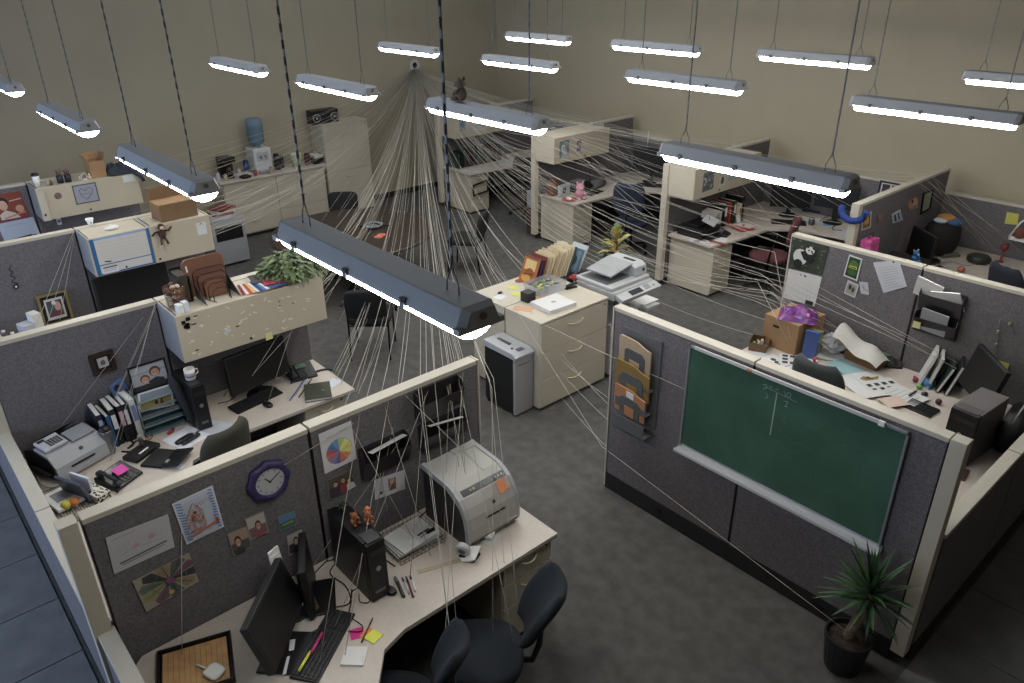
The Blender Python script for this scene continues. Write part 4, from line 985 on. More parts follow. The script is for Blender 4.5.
flat('envelope', 'white envelope under the dark olive notebook', 'envelope', *T(329, 385), .22, .12, 20, (206, 210, 222), [('p', [(.0, .0), (.5, .5), (1, 0)], (190, 194, 206)), ('r', .1, .7, .4, .9, (60, 90, 170))])
for k, (a, b, c, lb) in enumerate([((290, 401), (306, 378), (60, 80, 140), 'blue pen, leftmost of the pen cluster beside the olive notebook'), ((294, 400), (309, 377), (196, 198, 206), 'silver pen in the middle of the pen cluster beside the olive notebook'), ((299, 398), (312, 379), (30, 30, 34), 'black pen, rightmost of the pen cluster beside the olive notebook'), ((296, 396), (303, 386), (160, 50, 60), 'short red pen within the pen cluster beside the olive notebook')]): pen(lb, T(*a), T(*b), c, .006)
flat('sticky_note', 'yellow note between the pens and the olive notebook', 'note', *T(303, 391), .05, .08, -20, (216, 204, 140), lift=.002)
cable('black cable and strap bundle behind the olive notebook', [Z(T(312, 374)), Z(T(320, 371)), Z(T(330, 370)), Z(T(338, 374))], .012)
cable('thin black cable behind the large monitor foot', [Z(T(218, 404)), Z(T(232, 400)), Z(T(236, 393)), Z(T(228, 391)), Z(T(224, 397))], .003)
t = thing('desk_speaker_box', 'small white box at the foot of the large monitor', 'box', T(254, 383)); MB().cb(0, 0, .02, .05, .05, .04).build('body', WHITE, t, bevel=.004); MB().cb(.026, 0, .02, .002, .03, .02).build('front', GREYP, t)
flat('document', 'printed form lying in front of the black tower computer', 'paper', *T(212, 430), .25, .27, 26, (196, 198, 208), lines(.1, .3, .9, .9, 8, (150, 152, 160)) + [('r', .1, .06, .3, .16, (60, 60, 60)), ('r', .12, .16, .3, .24, (206, 190, 110))])
flat('document', 'bright white sheets under the folded black sunglasses', 'paper', *T(186, 438), .25, .26, 18, (214, 216, 226), th=.004)
t = thing('sunglasses', 'folded black sunglasses case pieces lying on the white sheets', 'glasses', T(188, 438, .735), 20)
MB().sell((0, -.03, .012), (.03, .085, .013), .7, .7).build('lens_frame', BLACK, t); MB().sell((.05, -.01, .012), (.018, .09, .012), .7, .7).build('arm', BLACK, t)
t = thing('open_case', 'black open case like a wallet lying near the partition, fax cubicle', 'case', T(166, 459), 40)
MB().box(-.13, .03, -.12, .1, 0, .02).build('lower_cover', BLACK, t, bevel=.004); m = MB(); m.X = Matrix.Translation((.03, 0, .01)) @ Matrix.Rotation(R(-12), 4, 'Y'); m.box(0, .15, -.12, .1, 0, .015); m.build('upper_cover', M((24, 24, 26), .3), t, bevel=.004)
MB().box(.05, .07, -.09, -.05, .03, .04).build('clasp', SILVER, t)
t = thing('tablet_stand', 'flat black box with a white label right behind the desk phone', 'box', T(140, 453), 30); MB().box(-.05, .09, -.12, .12, 0, .035).build('body', BLACK, t, bevel=.006); MB().box(.04, .055, -.05, .04, .035, .036).build('label', WHITE, t)
t = thing('toy_figure', 'small dark figurine standing behind the black desk phone', 'figurine', (-5.50, 1.08, DZ)); MB().lathe([(.03, 0), (.028, .02), (.016, .05), (.02, .08), (.006, .1)], 12).build('body', M((64, 52, 46), .5, noise=.4, nscale=40), t); MB().sell((0, 0, .11), (.016, .016, .018)).build('head', M((150, 140, 130), .5), t)
cable('tangle of dark cord and chain behind the phone with the pink note', [Z(T(118, 447)), Z(T(126, 440)), Z(T(134, 444)), Z(T(128, 449)), Z(T(140, 440)), Z(T(146, 446)), Z(T(134, 452)), Z(T(122, 452))], .008)
flat('card', 'small white card near the partition, fax cubicle', 'card', *T(179, 466), .06, .09, 20, (206, 206, 210))
for k, (p, c, lb) in enumerate([((171, 433), (170, 50, 60), 'small red trinket below the letter trays'), ((149, 440), (160, 110, 60), 'small orange trinket below the postcard')]):
    t = thing('trinket', lb, 'trinket', T(*p), 30); MB().sell((0, 0, .012), (.012, .035, .012), .6, .6).build('body', C_(*c), t); MB().sell((0, .03, .018), (.012, .012, .014)).build('tip', C_(60, 60, 120), t)
office_chair((-5.10, 1.42, 0), 202, 'olive grey office chair seen edge on behind the partition cap, fax cubicle', M((62, 62, 52), .95, noise=.1, nscale=120), seat_z=.46, back_h=.42, lean=4, back_w=.46)
cable('white cord curled beside the printed form', [Z(T(230, 424)), Z(T(238, 420)), Z(T(246, 421)), Z(T(240, 427)), Z(T(232, 430))], .004, WHITE)

# on top of the tape marked overhead cabinet
OZ = 1.6655
LEA = M((120, 74, 54), .5, noise=.05, nscale=30)
t = thing('step_file', 'black wire step file holding brown leather folders', 'file rack', (-5.72, 1.93, OZ), 0)
m = MB()
for y0, hh in ((-.1, .17), (-.075, .14), (-.05, .11)):
    pass
for k in range(5):
    w2 = .13 - k * .017; hh = .22 - k * .03; x = -.1 + k * .045
    m.tube([(x, -w2, 0), (x, -w2, hh - .03), (x, -w2 + .03, hh), (x, w2 - .03, hh), (x, w2, hh - .03), (x, w2, 0)], .0035, 5)
m.tube([(-.1, -.13, .006), (.12, -.06, .006)], .0035, 5).tube([(-.1, .13, .006), (.12, .06, .006)], .0035, 5)
m.build('wires', BLACK, t)
for s_ in (-1, 1):
    m = MB(); m.prism([(-.1, 0), (.13, 0), (-.1, .13)], s_ * .135 - .0015, s_ * .135 + .0015, 'y'); m.build('side_fin', M((60, 64, 56), .4), t)
for k, (x, w2, h2, lb) in enumerate([(-.125, .165, .30, 'largest brown leather folder, at the back of the wire step file'), (-.075, .11, .17, 'middle brown leather folder in the wire step file'), (-.03, .085, .13, 'smallest brown leather folder in front of the wire step file')]):
    t = thing('leather_folder', lb, 'folder', (-5.72 + x, 1.93 - (.02 if k == 0 else 0), OZ + .002), 0); m = MB(); m.X = Matrix.Rotation(R(-9), 4, 'Y')
    m.prism([(-w2, 0), (w2, 0), (w2, h2 - .03), (w2 - .03, h2), (-w2 + .03, h2), (-w2, h2 - .03)], 0, .022, 'x'); m.build('cover', LEA, t, bevel=.006)
    m = MB(); m.X = Matrix.Rotation(R(-9), 4, 'Y'); m.box(.004, .018, -w2 + .006, w2 - .002, h2 - .03, h2 + .004 if k else h2 - .02); m.build('pages', M((86, 56, 42), .6), t)
    if k == 0: m = MB(); m.X = Matrix.Rotation(R(-9), 4, 'Y'); m.box(.022, .0235, -.14, -.128, .2, .25); m.build('tag', WHITE, t)
t = thing('glass_jar', 'glass candy dish of brown sweets at the left end of the tape marked cabinet', 'jar', (-5.74, 1.62, OZ))
MB().lathe([(.06, 0), (.075, .02), (.08, .17), (.078, .17), (.072, .02), (.0, .012)], 24).build('jar', M((120, 90, 70), .08, alpha=.25), t)
m = MB(); q = random.Random(8)
for k in range(60):
    a = q.uniform(0, 2 * PI); r = .06 * math.sqrt(q.random()); m.mat([M((110, 62, 36), .6), M((150, 100, 66), .6), M((70, 34, 24), .6), M((190, 170, 150), .6)][k % 4]); m.sell((r * math.cos(a), r * math.sin(a), q.uniform(.02, .17)), (.022, .019, .016), 1, 1, 8, 5)
m.build('sweets', None, t, kind='stuff')
t = thing('magazine_file', 'dark smoked magazine file behind the candy dish', 'magazine file', (-5.85, 1.71, OZ), 0)
m = MB(); m.box(-.09, .09, -.045, -.042, 0, .2).box(-.09, .09, .042, .045, 0, .2).box(-.09, -.087, -.045, .045, 0, .24).box(-.09, .09, -.045, .045, 0, .003); m.build('shell', SMOKE, t); MB().box(-.08, .08, -.035, .03, .005, .22).build('papers', M((60, 52, 44), .8), t)
t = thing('cube_paper', 'two small white paper packets in front of the candy dish', 'paper', (-5.61, 1.61, OZ), 10); MB().box(-.03, .03, -.04, .0, 0, .07).build('packet', WHITE, t, bevel=.003); MB().box(-.025, .03, .004, .045, 0, .08).build('packet', M((206, 212, 226), .7), t, bevel=.003)
cl = [((150, 40, 50), 'dark red'), ((214, 206, 200), 'white'), ((190, 70, 50), 'orange red'), ((222, 170, 80), 'yellow'), ((200, 205, 215), 'pale grey'), ((40, 60, 120), 'navy'), ((60, 110, 170), 'blue'), ((205, 215, 226), 'icy white'), ((36, 70, 130), 'deep blue')]
for k, (c, nm) in enumerate(cl):
    flat('folder', nm + ' folder in the fanned stack beside the leather folders, ' + ('leftmost' if k == 0 else 'topmost' if k == 8 else ['', 'second', 'third', 'fourth', 'fifth', 'sixth', 'seventh', 'eighth'][k] + ' from the left'), 'folder', -5.70 + .006 * k, 2.19 + .022 * k, OZ + .003 * k, .17, .24, -14 + 2 * k, c, th=.003, group='fanned folders on the tape marked overhead cabinet')
flat('folder', 'large crimson folder on top of the tape marked cabinet', 'folder', -5.70, 2.43, OZ + .030, .26, .27, -16, (168, 40, 66), th=.006)
flat('folder', 'dark grey folder under the crimson folder', 'folder', -5.79, 2.36, OZ + .024, .24, .2, -10, (66, 66, 70), th=.005)
# leafy plant
def leafy(name, label, loc, n, rad, h, leaf, cols, pot=None, seed=2, droop=.5, stems=True, spread=1.0, wid=.35):
    t = thing(name, label, 'plant', loc); q = random.Random(seed)
    groups = {}
    for k in range(n):
        a = q.uniform(0, 2 * PI); r = rad * math.sqrt(q.random()) * spread; z = h * (1 - (r / (rad * spread)) ** 2 * droop) * q.uniform(.45, 1.05)
        p = Vector((r * math.cos(a), r * math.sin(a), z)); L = leaf * q.uniform(.7, 1.25); b = a + q.uniform(-.9, .9); e = q.uniform(-.7, .5)
        d = Vector((math.cos(b) * math.cos(e), math.sin(b) * math.cos(e), math.sin(e))); s = d.cross(Vector((0, 0, 1))).normalized(); u = s.cross(d)
        w_ = L * wid / 2; m = MB()
        vs = [(0, 0, 0), tuple(d * L * .35 + s * w_ + u * w_ * .3), tuple(d * L * .4), tuple(d * L * .35 - s * w_ + u * w_ * .3), tuple(d * L * .75 + s * w_ * .7 - Vector((0, 0, L * .1))), tuple(d * L * .78 - Vector((0, 0, L * .13))), tuple(d * L * .75 - s * w_ * .7 - Vector((0, 0, L * .1))), tuple(d * L - Vector((0, 0, L * .28)))]
        m.add(vs, [(0, 2, 1), (0, 3, 2), (1, 2, 5, 4), (2, 3, 6, 5), (4, 5, 7), (5, 6, 7)], True)
        o = m.build('leaf', M(*cols[k % len(cols)]), t); o.location = p
    if stems:
        m = MB()
        for k in range(14):
            a = q.uniform(0, 2 * PI); r = rad * .7 * q.random(); m.tube([(0, 0, .02), (r * .4 * math.cos(a), r * .4 * math.sin(a), h * .5), (r * math.cos(a), r * math.sin(a), h * .9)], .003, 4)
        m.build('stem', M((70, 80, 44), .7), t)
    if pot:
        MB().lathe([(pot[0] * .75, 0), (pot[0], pot[1]), (pot[0] * 1.08, pot[1]), (pot[0] * 1.08, pot[1] + .015), (pot[0] * .95, pot[1] + .015), (pot[0] * .9, pot[1] - .01), (.001, pot[1] - .01)], 22).build('pot', pot[2], t)
    return t
leafy('potted_plant', 'bushy trailing green plant at the right end of the tape marked cabinet', (-5.78, 2.58, OZ), 420, .23, .19, .085, [((84, 104, 58), .6), ((66, 88, 46), .6), ((110, 126, 78), .6)], pot=(.07, .09, M((90, 60, 44), .7)), droop=.7, wid=.45)
# tape scraps and stickers on its door
m = MB(); q = random.Random(21)
DX = X1 + .4 + .001
for k in range(46):
    y, z, w_, h_ = 1.6 + 1.05 * q.random() ** 1.3, 1.31 + .33 * q.random(), q.uniform(.016, .04), q.uniform(.006, .012)
    m.X = Matrix.Translation((DX, y, z)) @ Matrix.Rotation(q.uniform(-.9, .9), 4, 'X'); m.box(0, .0006, -w_ / 2, w_ / 2, -h_ / 2, h_ / 2)
tag(m.build('tape_scraps', M((224, 216, 196), .8)), 'pale scraps of old tape scattered over the overhead cabinet door', 'tape', kind='stuff')
m = MB()
for y, z, w_, h_ in ((1.59, 1.595, .03, .05), (1.565, 1.62, .03, .03), (1.60, 1.64, .035, .03), (1.575, 1.585, .03, .03)): m.box(DX, DX + .002, y, y + w_, z - h_, z)
tag(m.build('magnet', BLACK), 'cluster of black square magnets at the upper left of the cabinet door', 'magnet')
for y, z, lb in ((1.66, 1.635, 'upper left black dash'), (1.64, 1.575, 'left black dash below the magnets'), (1.62, 1.36, 'lowest left black dash'), (1.96, 1.455, 'black dash in the middle'), (2.34, 1.56, 'right black dash pair, upper'), (2.34, 1.52, 'right black dash pair, lower'), (2.455, 1.51, 'far right black dot')):
    o = MB().box(DX, DX + .0015, y, y + (.03 if 'dash' in lb and 'pair' not in lb else .012), z - .009, z); tag(o.build('magnet', BLACK), lb + ' on the tape marked cabinet door', 'magnet')
m = MB(); m.X = Matrix.Translation((DX, 1.89, 1.435)); m.sell((0, 0, 0), (.0012, .028, .018)); tag(m.build('sticker', M((190, 194, 204), .4)), 'pale oval sticker on the tape marked cabinet door', 'sticker')
o = MB().box(DX, DX + .003, 2.185, 2.245, 1.255, 1.315); tag(o.build('sticky_note', M((214, 204, 130), .8)), 'yellow note on the lower edge of the tape marked cabinet', 'note')

# ------------------------------------------------------------------ cubicle left of it (x -8.36 .. -6.04)
monitor((-8.1, 1.9, DZ), 5, 'very large black screen under the blue bordered poster', w=.74, h=.44, lift=.06, tilt=3, base='box')
t = picture('gold framed photo with white mat standing against the partition', WX(X2 + .03, (35.5, 296.5), (65.5, 289), (74, 319), (44, 327)), .022, .02, M((150, 130, 76), .35, metal=.4), (22, 22, 24),
            [('r', .15, .14, .87, .9, (200, 198, 194)), ('r', .22, .22, .8, .8, (84, 70, 66)), ('c', .4, .5, .13, .2, (60, 90, 96)), ('c', .62, .45, .12, .18, (200, 150, 140)), ('c', .5, .3, .08, .08, (220, 220, 220)), ('r', .35, .6, .7, .8, (110, 60, 70))])
t = thing('hanging_ornament', 'small dark spiral ornament with a round pendant hanging on the partition', 'ornament', (X2 + .004, .93, 1.24))
m = MB(); pts = [(0, .025 * math.cos(k * .9) * (1 - k / 40), .02 + k * .009) for k in range(22)]; m.tube(pts, .003, 4).build('spiral', BLACK, t); MB().cyl((0, 0, 0), (.012, 0, 0), .024, n=18).build('pendant', M((30, 36, 46), .3), t); MB().cyl((.012, 0, 0), (.015, 0, 0), .01, n=12).build('pendant_stone', WHITE, t)
t = thing('tissue_box', 'grey and white upright box left of the gold framed photo', 'box', (-7.93, .86, DZ + .0), 15); MB().box(-.07, .07, -.05, .05, 0, .28).build('body', M((176, 176, 186), .6), t, bevel=.003); MB().box(-.05, .07, .05, .13, 0, .36).build('side_box', M((206, 200, 190), .6), t, bevel=.003)
G = 'small bottles and boxes at the left edge, behind the partition cap'
for k, (y, x, c, h) in enumerate([(.62, -7.95, (60, 90, 120), .26), (.68, -8.0, (120, 60, 50), .24), (.74, -7.95, (150, 120, 70), .22), (.66, -7.85, (40, 44, 60), .2), (.73, -7.84, (170, 80, 60), .2)]):
    t = thing('bottle', ['dark blue bottle behind the white papers at the left edge', 'dark red bottle behind the white papers at the left edge', 'amber bottle beside the grey box at the left edge', 'navy bottle in front, at the left edge', 'orange bottle in front, beside the grey box'][k], 'bottle', (x, y, DZ), group=G); MB().lathe([(.03, 0), (.032, h * .7), (.014, h * .8), (.014, h * .92)], 12).build('body', C_(*c, .3), t); MB().lathe([(.017, h * .92), (.017, h)], 12).build('cap', WHITE, t)
t = thing('paper_tray', 'pile of white papers standing at the left edge of the photo', 'paper', (-7.75, .56, DZ), 10)
for k in range(5): m = MB(); m.X = Matrix.Rotation(R(-10 + 3 * k), 4, 'Y'); m.box(-.05 + .012 * k, -.047 + .012 * k, -.14, .1 - .02 * (k % 2), 0, .3 - .02 * k); m.build('sheet', [PAPER, M((226, 220, 190), .8), PAPER, M((222, 200, 190), .8), PAPER][k], t)
t = thing('rolled_paper', 'small white roll of paper on the desk right of the gold framed photo', 'paper', (-8.2, 1.38, DZ + .0), 60); MB().cyl((-.06, 0, .02), (.06, 0, .02), .02, n=14).build('roll', WHITE, t); MB().cyl((-.061, 0, .02), (.061, 0, .02), .009, n=10).build('core', CARD, t)
# poster with blue tape border on the overhead
D2 = X2 + .4 + .0015
c = [(D2, 1.575, 1.655), (D2, 2.13, 1.655), (D2, 2.13, 1.285), (D2, 1.575, 1.285)]
sheet('poster', 'white chart framed in bright blue tape on the overhead cabinet door', 'poster', c, (196, 192, 186), [('r', 0, 0, 1, .05, (120, 160, 205)), ('r', 0, 0, .07, 1, (30, 96, 150)), ('r', .95, 0, 1, 1, (44, 100, 156)), ('r', 0, .96, 1, 1, (44, 100, 156)), ('r', .07, .72, .95, .745, (44, 100, 156))] +
      [('l', [(.12, .15 + .09 * k), (.85, .16 + .09 * k)], .006, (176, 170, 160)) for k in range(6)] + [('p', [(.16, .63), (.28, .66), (.26, .69), (.17, .66)], (40, 40, 44)), ('r', .09, .80, .36, .98, (206, 206, 214)), ('r', .11, .80, .35, .83, (40, 44, 60)), ('r', .11, .86, .33, .87, (110, 110, 120)), ('r', .11, .9, .33, .91, (110, 110, 120))], th=.002)
sheet('paper', 'white hanging card pinned to the cabinet door right of the plush monkey', 'paper', [(D2, 2.60, 1.60), (D2, 2.70, 1.60), (D2, 2.70, 1.47), (D2, 2.60, 1.47)], (206, 206, 208), [('c', .5, .1, .07, .06, BL), ('p', [(.2, .18), (.5, .05), (.8, .18), (.78, .2), (.5, .08), (.22, .2)], (120, 120, 120))], th=.002)
t = thing('plush_monkey', 'brown plush monkey hanging over the top of the overhead cabinet', 'plush toy', (-7.965, 2.245, 1.60), 0)
BR = M((70, 44, 34), .95, noise=.2, nscale=80); TN = M((196, 170, 140), .9)
MB().sell((.03, 0, -.03), (.03, .035, .05)).build('body', BR, t); h = MB().sell((.035, 0, .05), (.03, .035, .033)).build('head', BR, t); MB().sell((.06, 0, .042), (.014, .022, .018)).build('face', TN, h)
for s_ in (-1, 1):
    MB().sell((.03, s_ * .036, .055), (.008, .013, .013)).build('ear', TN, h); MB().tube([(.03, s_ * .03, 0), (.035, s_ * .07, .0), (.03, s_ * .1, .03 * s_)], .01, 6).build('arm', BR, t); MB().tube([(.03, s_ * .018, -.07), (.045, s_ * .03, -.11), (.05, s_ * .035, -.14)], .011, 6).build('leg', BR, t); MB().sell((.055, s_ * .036, -.145), (.016, .012, .012)).build('foot', TN, t)
t = thing('heart_cushion', 'small white plastic piece on top of the cabinet behind the blue bordered poster', 'ornament', (-8.12, 1.84, OZ)); MB().sell((0, 0, .02), (.03, .07, .02), .8).build('body', WHITE, t); MB().tube([(0, -.05, .03), (0, 0, .05), (0, .05, .03)], .006, 5).build('handle', WHITE, t)
t = thing('cup', 'small white cup standing on the partition cap at left', 'cup', (X2 - .04, 1.72, 1.671)); MB().lathe([(.02, 0), (.022, .01), (.038, .07), (.035, .07), (.018, .012)], 18).build('body', WHITE, t); MB().cyl((.032, 0, .035), (.04, 0, .035), .01, n=10).build('logo_dot', GREYP, t)
def carton(loc, rot, label, sx, sy, sz, mat=None, open_=True, flaps=(1, 1, 1, 1), tape=True, ang=110):
    mat = mat or CARD
    t = thing('cardboard_box', label, 'box', loc, rot); th = .005
    m = MB(); m.box(-sx / 2, sx / 2, -sy / 2, sy / 2, 0, th).box(-sx / 2, -sx / 2 + th, -sy / 2, sy / 2, th, sz).box(sx / 2 - th, sx / 2, -sy / 2, sy / 2, th, sz).box(-sx / 2 + th, sx / 2 - th, -sy / 2, -sy / 2 + th, th, sz).box(-sx / 2 + th, sx / 2 - th, sy / 2 - th, sy / 2, th, sz)
    m.build('shell', mat, t)
    if open_:
        for k, (ax, s_) in enumerate((('x', 1), ('x', -1), ('y', 1), ('y', -1))):
            if not flaps[k]: continue
            L = (sy if ax == 'x' else sx) / 2 * .98; D = (sx if ax == 'x' else sy) / 2; m = MB(); a = ang * (flaps[k])
            if ax == 'x': m.X = Matrix.Translation((s_ * sx / 2, 0, sz)) @ Matrix.Rotation(R(s_ * (a - 90)), 4, 'Y'); m.box(-th / 2, th / 2, -L, L, 0, D)
            else: m.X = Matrix.Translation((0, s_ * sy / 2, sz)) @ Matrix.Rotation(R(-s_ * (a - 90)), 4, 'X'); m.box(-L, L, -th / 2, th / 2, 0, D)
            m.build('flap', mat, t)
    else:
        MB().box(-sx / 2, sx / 2, -sy / 2, -.001, sz, sz + th).build('flap', mat, t); MB().box(-sx / 2, sx / 2, .001, sy / 2, sz, sz + th).build('flap', mat, t)
        if tape: MB().box(-sx / 2 - .0005, sx / 2 + .0005, -.025, .025, sz + th, sz + th + .0006).build('tape', M((170, 140, 96), .3), t)
    return t
carton((-8.14, 2.47, OZ), 3, 'brown cardboard box on top of the monkey cabinet, rear flap up', .26, .38, .17, CARDD, True, flaps=(0, .8, 0, 0))
o = MB(); o.box(-.13, .13, -.19, .19, 0, .006); o = o.build('lid_sheet', CARD); o.location = (-8.14, 2.47, OZ + .172); o.rotation_euler = (0, 0, R(3)); tag(o, 'cardboard lid lying over the brown box on the monkey cabinet', 'box lid')
carton((-9.2, 3.15, 1.2), 6, 'cardboard box standing on shelving behind the monkey cabinet', .3, .3, .3, CARDD, True) if False else None

# ------------------------------------------------------------------ far left cubicle (x -10.79 .. -8.45)
CX = X3 + .4 + .0015
sheet('drawing', 'grey framed line drawing on the far left overhead cabinet door', 'drawing', [(CX, 2.03, 1.635), (CX, 2.30, 1.635), (CX, 2.30, 1.40), (CX, 2.03, 1.40)], (150, 152, 166), [('r', 0, 0, 1, .06, (84, 86, 94)), ('r', 0, .94, 1, 1, (84, 86, 94)), ('r', 0, 0, .05, 1, (84, 86, 94)), ('r', .95, 0, 1, 1, (84, 86, 94)), ('l', [(.25, .3), (.35, .2), (.5, .32), (.65, .2), (.8, .3), (.75, .55), (.5, .8), (.3, .6), (.25, .3)], .03, (96, 98, 110)), ('l', [(.3, .5), (.7, .52)], .025, (96, 98, 110)), ('l', [(.4, .35), (.6, .35)], .02, (96, 98, 110))], th=.003)
m = MB(); m.X = Matrix.Translation((CX, 1.86, 1.545)); m.sell((0, 0, 0), (.004, .04, .04)); o = m.build('emblem', M((110, 84, 90), .6, noise=.5, nscale=60)); tag(o, 'round dark reddish emblem on the far left cabinet door', 'sticker')
sheet('paper', 'small white sheet at the upper right of the far left cabinet door', 'paper', [(CX, 2.62, 1.655), (CX, 2.77, 1.655), (CX, 2.77, 1.57), (CX, 2.62, 1.57)], (206, 208, 206), lines(.1, .3, .9, .8, 3, (170, 170, 170)))
t = thing('open_door_edge', 'second beige door edge with a black clip on the left end of the far cabinet', 'door', (CX + .02, 1.66, 1.28)); MB().box(0, .015, -.02, .06, 0, .36).build('panel', BEIGE, t, bevel=.003); MB().box(.015, .02, .0, .02, .06, .09).build('clip', BLACK, t)
t = thing('paper_cup', 'white paper coffee cup with a black lid on the far left cabinet', 'cup', (-10.5, 1.70, OZ)); MB().lathe([(.028, 0), (.042, .13), (.04, .13)], 20).build('body', WHITE, t); MB().lathe([(.044, .13), (.044, .14), (.038, .15), (.036, .158)], 20).build('lid', BLACK, t)
for k, (y, c, h, lb) in enumerate([(1.80, (150, 140, 120), .06, 'small tan trinket beside the paper cup'), (1.84, (90, 60, 50), .05, 'small brown trinket right of the tan one by the paper cup'), (2.16, (190, 180, 160), .05, 'small ivory trinket right of the pen cups'), (2.27, (206, 196, 170), .06, 'cream trinket left of the open box')]):
    t = thing('trinket', lb, 'trinket', (-10.47, y, OZ)); MB().lathe([(.018, 0), (.02, h * .5), (.008, h * .7), (.014, h * .85), (.004, h)], 12).build('body', C_(*c), t); MB().sell((0, 0, h), (.01, .01, .01)).build('head', C_(*c), t)
for k in range(2):
    t = thing('pen_cup', ['left dark pen cup full of pens on the far left cabinet', 'right dark pen cup full of pens on the far left cabinet'][k], 'pen cup', (-10.5, 1.95 + .085 * k, OZ)); MB().lathe([(.036, 0), (.038, .09), (.034, .09), (.03, .01)], 14).build('cup', M((30, 34, 50), .5), t)
    for j in range(7):
        a = j * .9 + k; MB().tube([(0, 0, .02), (.03 * math.cos(a), .03 * math.sin(a), .135 + .01 * (j % 3))], .004, 5).build('pen', C_(*[(30, 34, 60), (150, 40, 50), (24, 24, 26), (60, 70, 110)][j % 4]), t)
t = thing('tape_roll', 'clear roll of tape standing between the pen cups and the open box', 'tape', (-10.47, 2.21, OZ), 20); m = MB(); n = 20; m.tube([(0, .035 * math.cos(2 * PI * k / n), .04 + .035 * math.sin(2 * PI * k / n)) for k in range(n + 1)], .01, 6); m.build('roll', M((186, 180, 160), .4), t); MB().cb(0, 0, .004, .03, .05, .008).build('base', WHITE, t)
carton((-10.55, 2.37, OZ), 8, 'small open cardboard box on the far left cabinet', .17, .18, .2, CARD, True, flaps=(0, 1.05, 1.1, 1.1), ang=100)
t = thing('folded_jacket', 'dark blue grey jacket heaped at the right end of the far left cabinet', 'jacket', (-10.52, 2.66, OZ), 0); m = MB(); q = random.Random(3); N = 26; vs = []; fs = []
for i in range(N + 1):
    for j in range(N + 1):
        u, v = -1 + 2 * i / N, -1 + 2 * j / N; e = max(0, 1 - u ** 4) * max(0, 1 - v ** 4)
        z = .012 + e * (.11 + .03 * math.sin(5 * v + 2 * u) + .02 * math.sin(9 * u + 4 * v) + .012 * math.sin(17 * v - 7 * u)); vs.append((u * .15, v * .19 * (1 - .2 * u * u), z))
for i in range(N):
    for j in range(N): a = i * (N + 1) + j; fs.append((a, a + N + 1, a + N + 2, a + 1))
m.add(vs, fs, True); m.build('cloth', M((44, 50, 62), .9, noise=.25, nscale=30), t); MB().tube([(.15, .1, .02), (.2, .16, -.04), (.21, .18, -.1)], [.03, .026, .02], 8).build('sleeve', M((44, 50, 62), .9, noise=.25, nscale=30), t)
o1 = [('r', 0, 0, 1, 1, (140, 64, 44)), ('p', [(.2, 1), (.2, .75), (.4, .6), (.65, .75), (.8, 1)], (206, 190, 176)), ('c', .38, .32, .17, .2, (50, 34, 30)), ('c', .38, .42, .13, .18, (210, 160, 140)), ('c', .82, .62, .12, .14, (200, 150, 120)), ('l', [(.6, .3), (.95, .26)], .03, (214, 190, 180)), ('l', [(.3, .9), (.95, .76)], .05, (206, 120, 100)), ('r', 0, .94, 1, 1, (130, 50, 60))]
sheet('poster', 'orange red poster of a dark haired person at the left edge of the photo', 'poster', [(X3 + .002, 1.18, 1.585), (X3 + .002, 1.545, 1.585), (X3 + .002, 1.565, 1.255), (X3 + .002, 1.2, 1.255)], (160, 70, 50), o1)
sheet('calendar', 'pale blue wall calendar sheet below the orange red poster', 'calendar', [(X3 + .004, 1.21, 1.24), (X3 + .004, 1.60, 1.25), (X3 + .004, 1.63, .95), (X3 + .004, 1.24, .95)], (176, 186, 206), lines(.15, .15, .9, .2, 2, (140, 146, 170)) + [('r', .8, .7, .9, .76, (90, 96, 120)), ('r', .8, .8, .9, .86, (90, 96, 120))] + [('l', [(.1, .3 + .1 * k), (.92, .3 + .1 * k)], .006, (150, 160, 186)) for k in range(6)])
monitor((-10.3, 1.25, DZ), 20, 'black screen corner at the far left edge below the calendar', w=.5, h=.34, lift=.08, tilt=4)
t = thing('badge_card', 'small white and blue badge hanging below the far left cabinet', 'card', (X3 + .03, 1.86, 1.1)); MB().box(0, .004, -.025, .025, 0, .1).build('card', M((200, 204, 220), .5), t); MB().box(.004, .006, -.015, .015, .03, .06).build('print', M((70, 70, 110), .5), t)
# ------------------------------------------------------------------ file cabinet island
CZ = .9705
t = thing('paper_shredder', 'tall paper shredder with black sides and a pale top, before the file cabinets', 'shredder', (-5.03, 4.345, 0))
MB().box(-.225, .205, -.11, .11, .03, .63).build('bin', M((26, 27, 30), .5), t, bevel=.006)
MB().box(.205, .235, -.118, .118, .02, .635).build('front_panel', M((158, 158, 162), .45), t, bevel=.006)
m = MB(); m.prism([(-.24, .63), (.245, .63), (.25, .66), (.2, .69), (-.22, .70), (-.24, .68)], -.125, .125, 'y'); m.build('head', M((176, 178, 184), .4), t, bevel=.008)
MB().box(-.14, .04, -.02, .012, .694, .702).build('feed_slot', M((70, 72, 78), .4), t); MB().box(.236, .238, -.08, .08, .56, .565).build('grip_seam', DARK, t)
MB().cyl((.12, -.05, .694), (.12, -.05, .70), .012, n=12).build('switch', BLACK, t); MB().box(.15, .2, -.04, .04, .688, .697).build('badge', M((90, 94, 110), .4), t)
for x in (-.2, .19):
    for y in (-.09, .09): MB().cyl((x, y, 0), (x, y, .03), .015, n=8).build('foot', BLACK, t)
t = thing('black_cube', 'small matte black cube on the file cabinets', 'box', (-5.19, 4.76, CZ), 0); MB().box(-.055, .055, -.055, .055, 0, .1).build('body', M((34, 35, 34), .6), t, bevel=.004)
t = thing('white_box', 'flat white box with a gold emblem on the file cabinets', 'box', (-4.93, 4.86, CZ), -4); MB().box(-.15, .15, -.17, .17, 0, .04).build('box', M((208, 208, 208), .5), t, bevel=.003)
o = MB().sell((0, 0, .041), (.02, .028, .001)).build('emblem', M((150, 140, 100), .5), t)
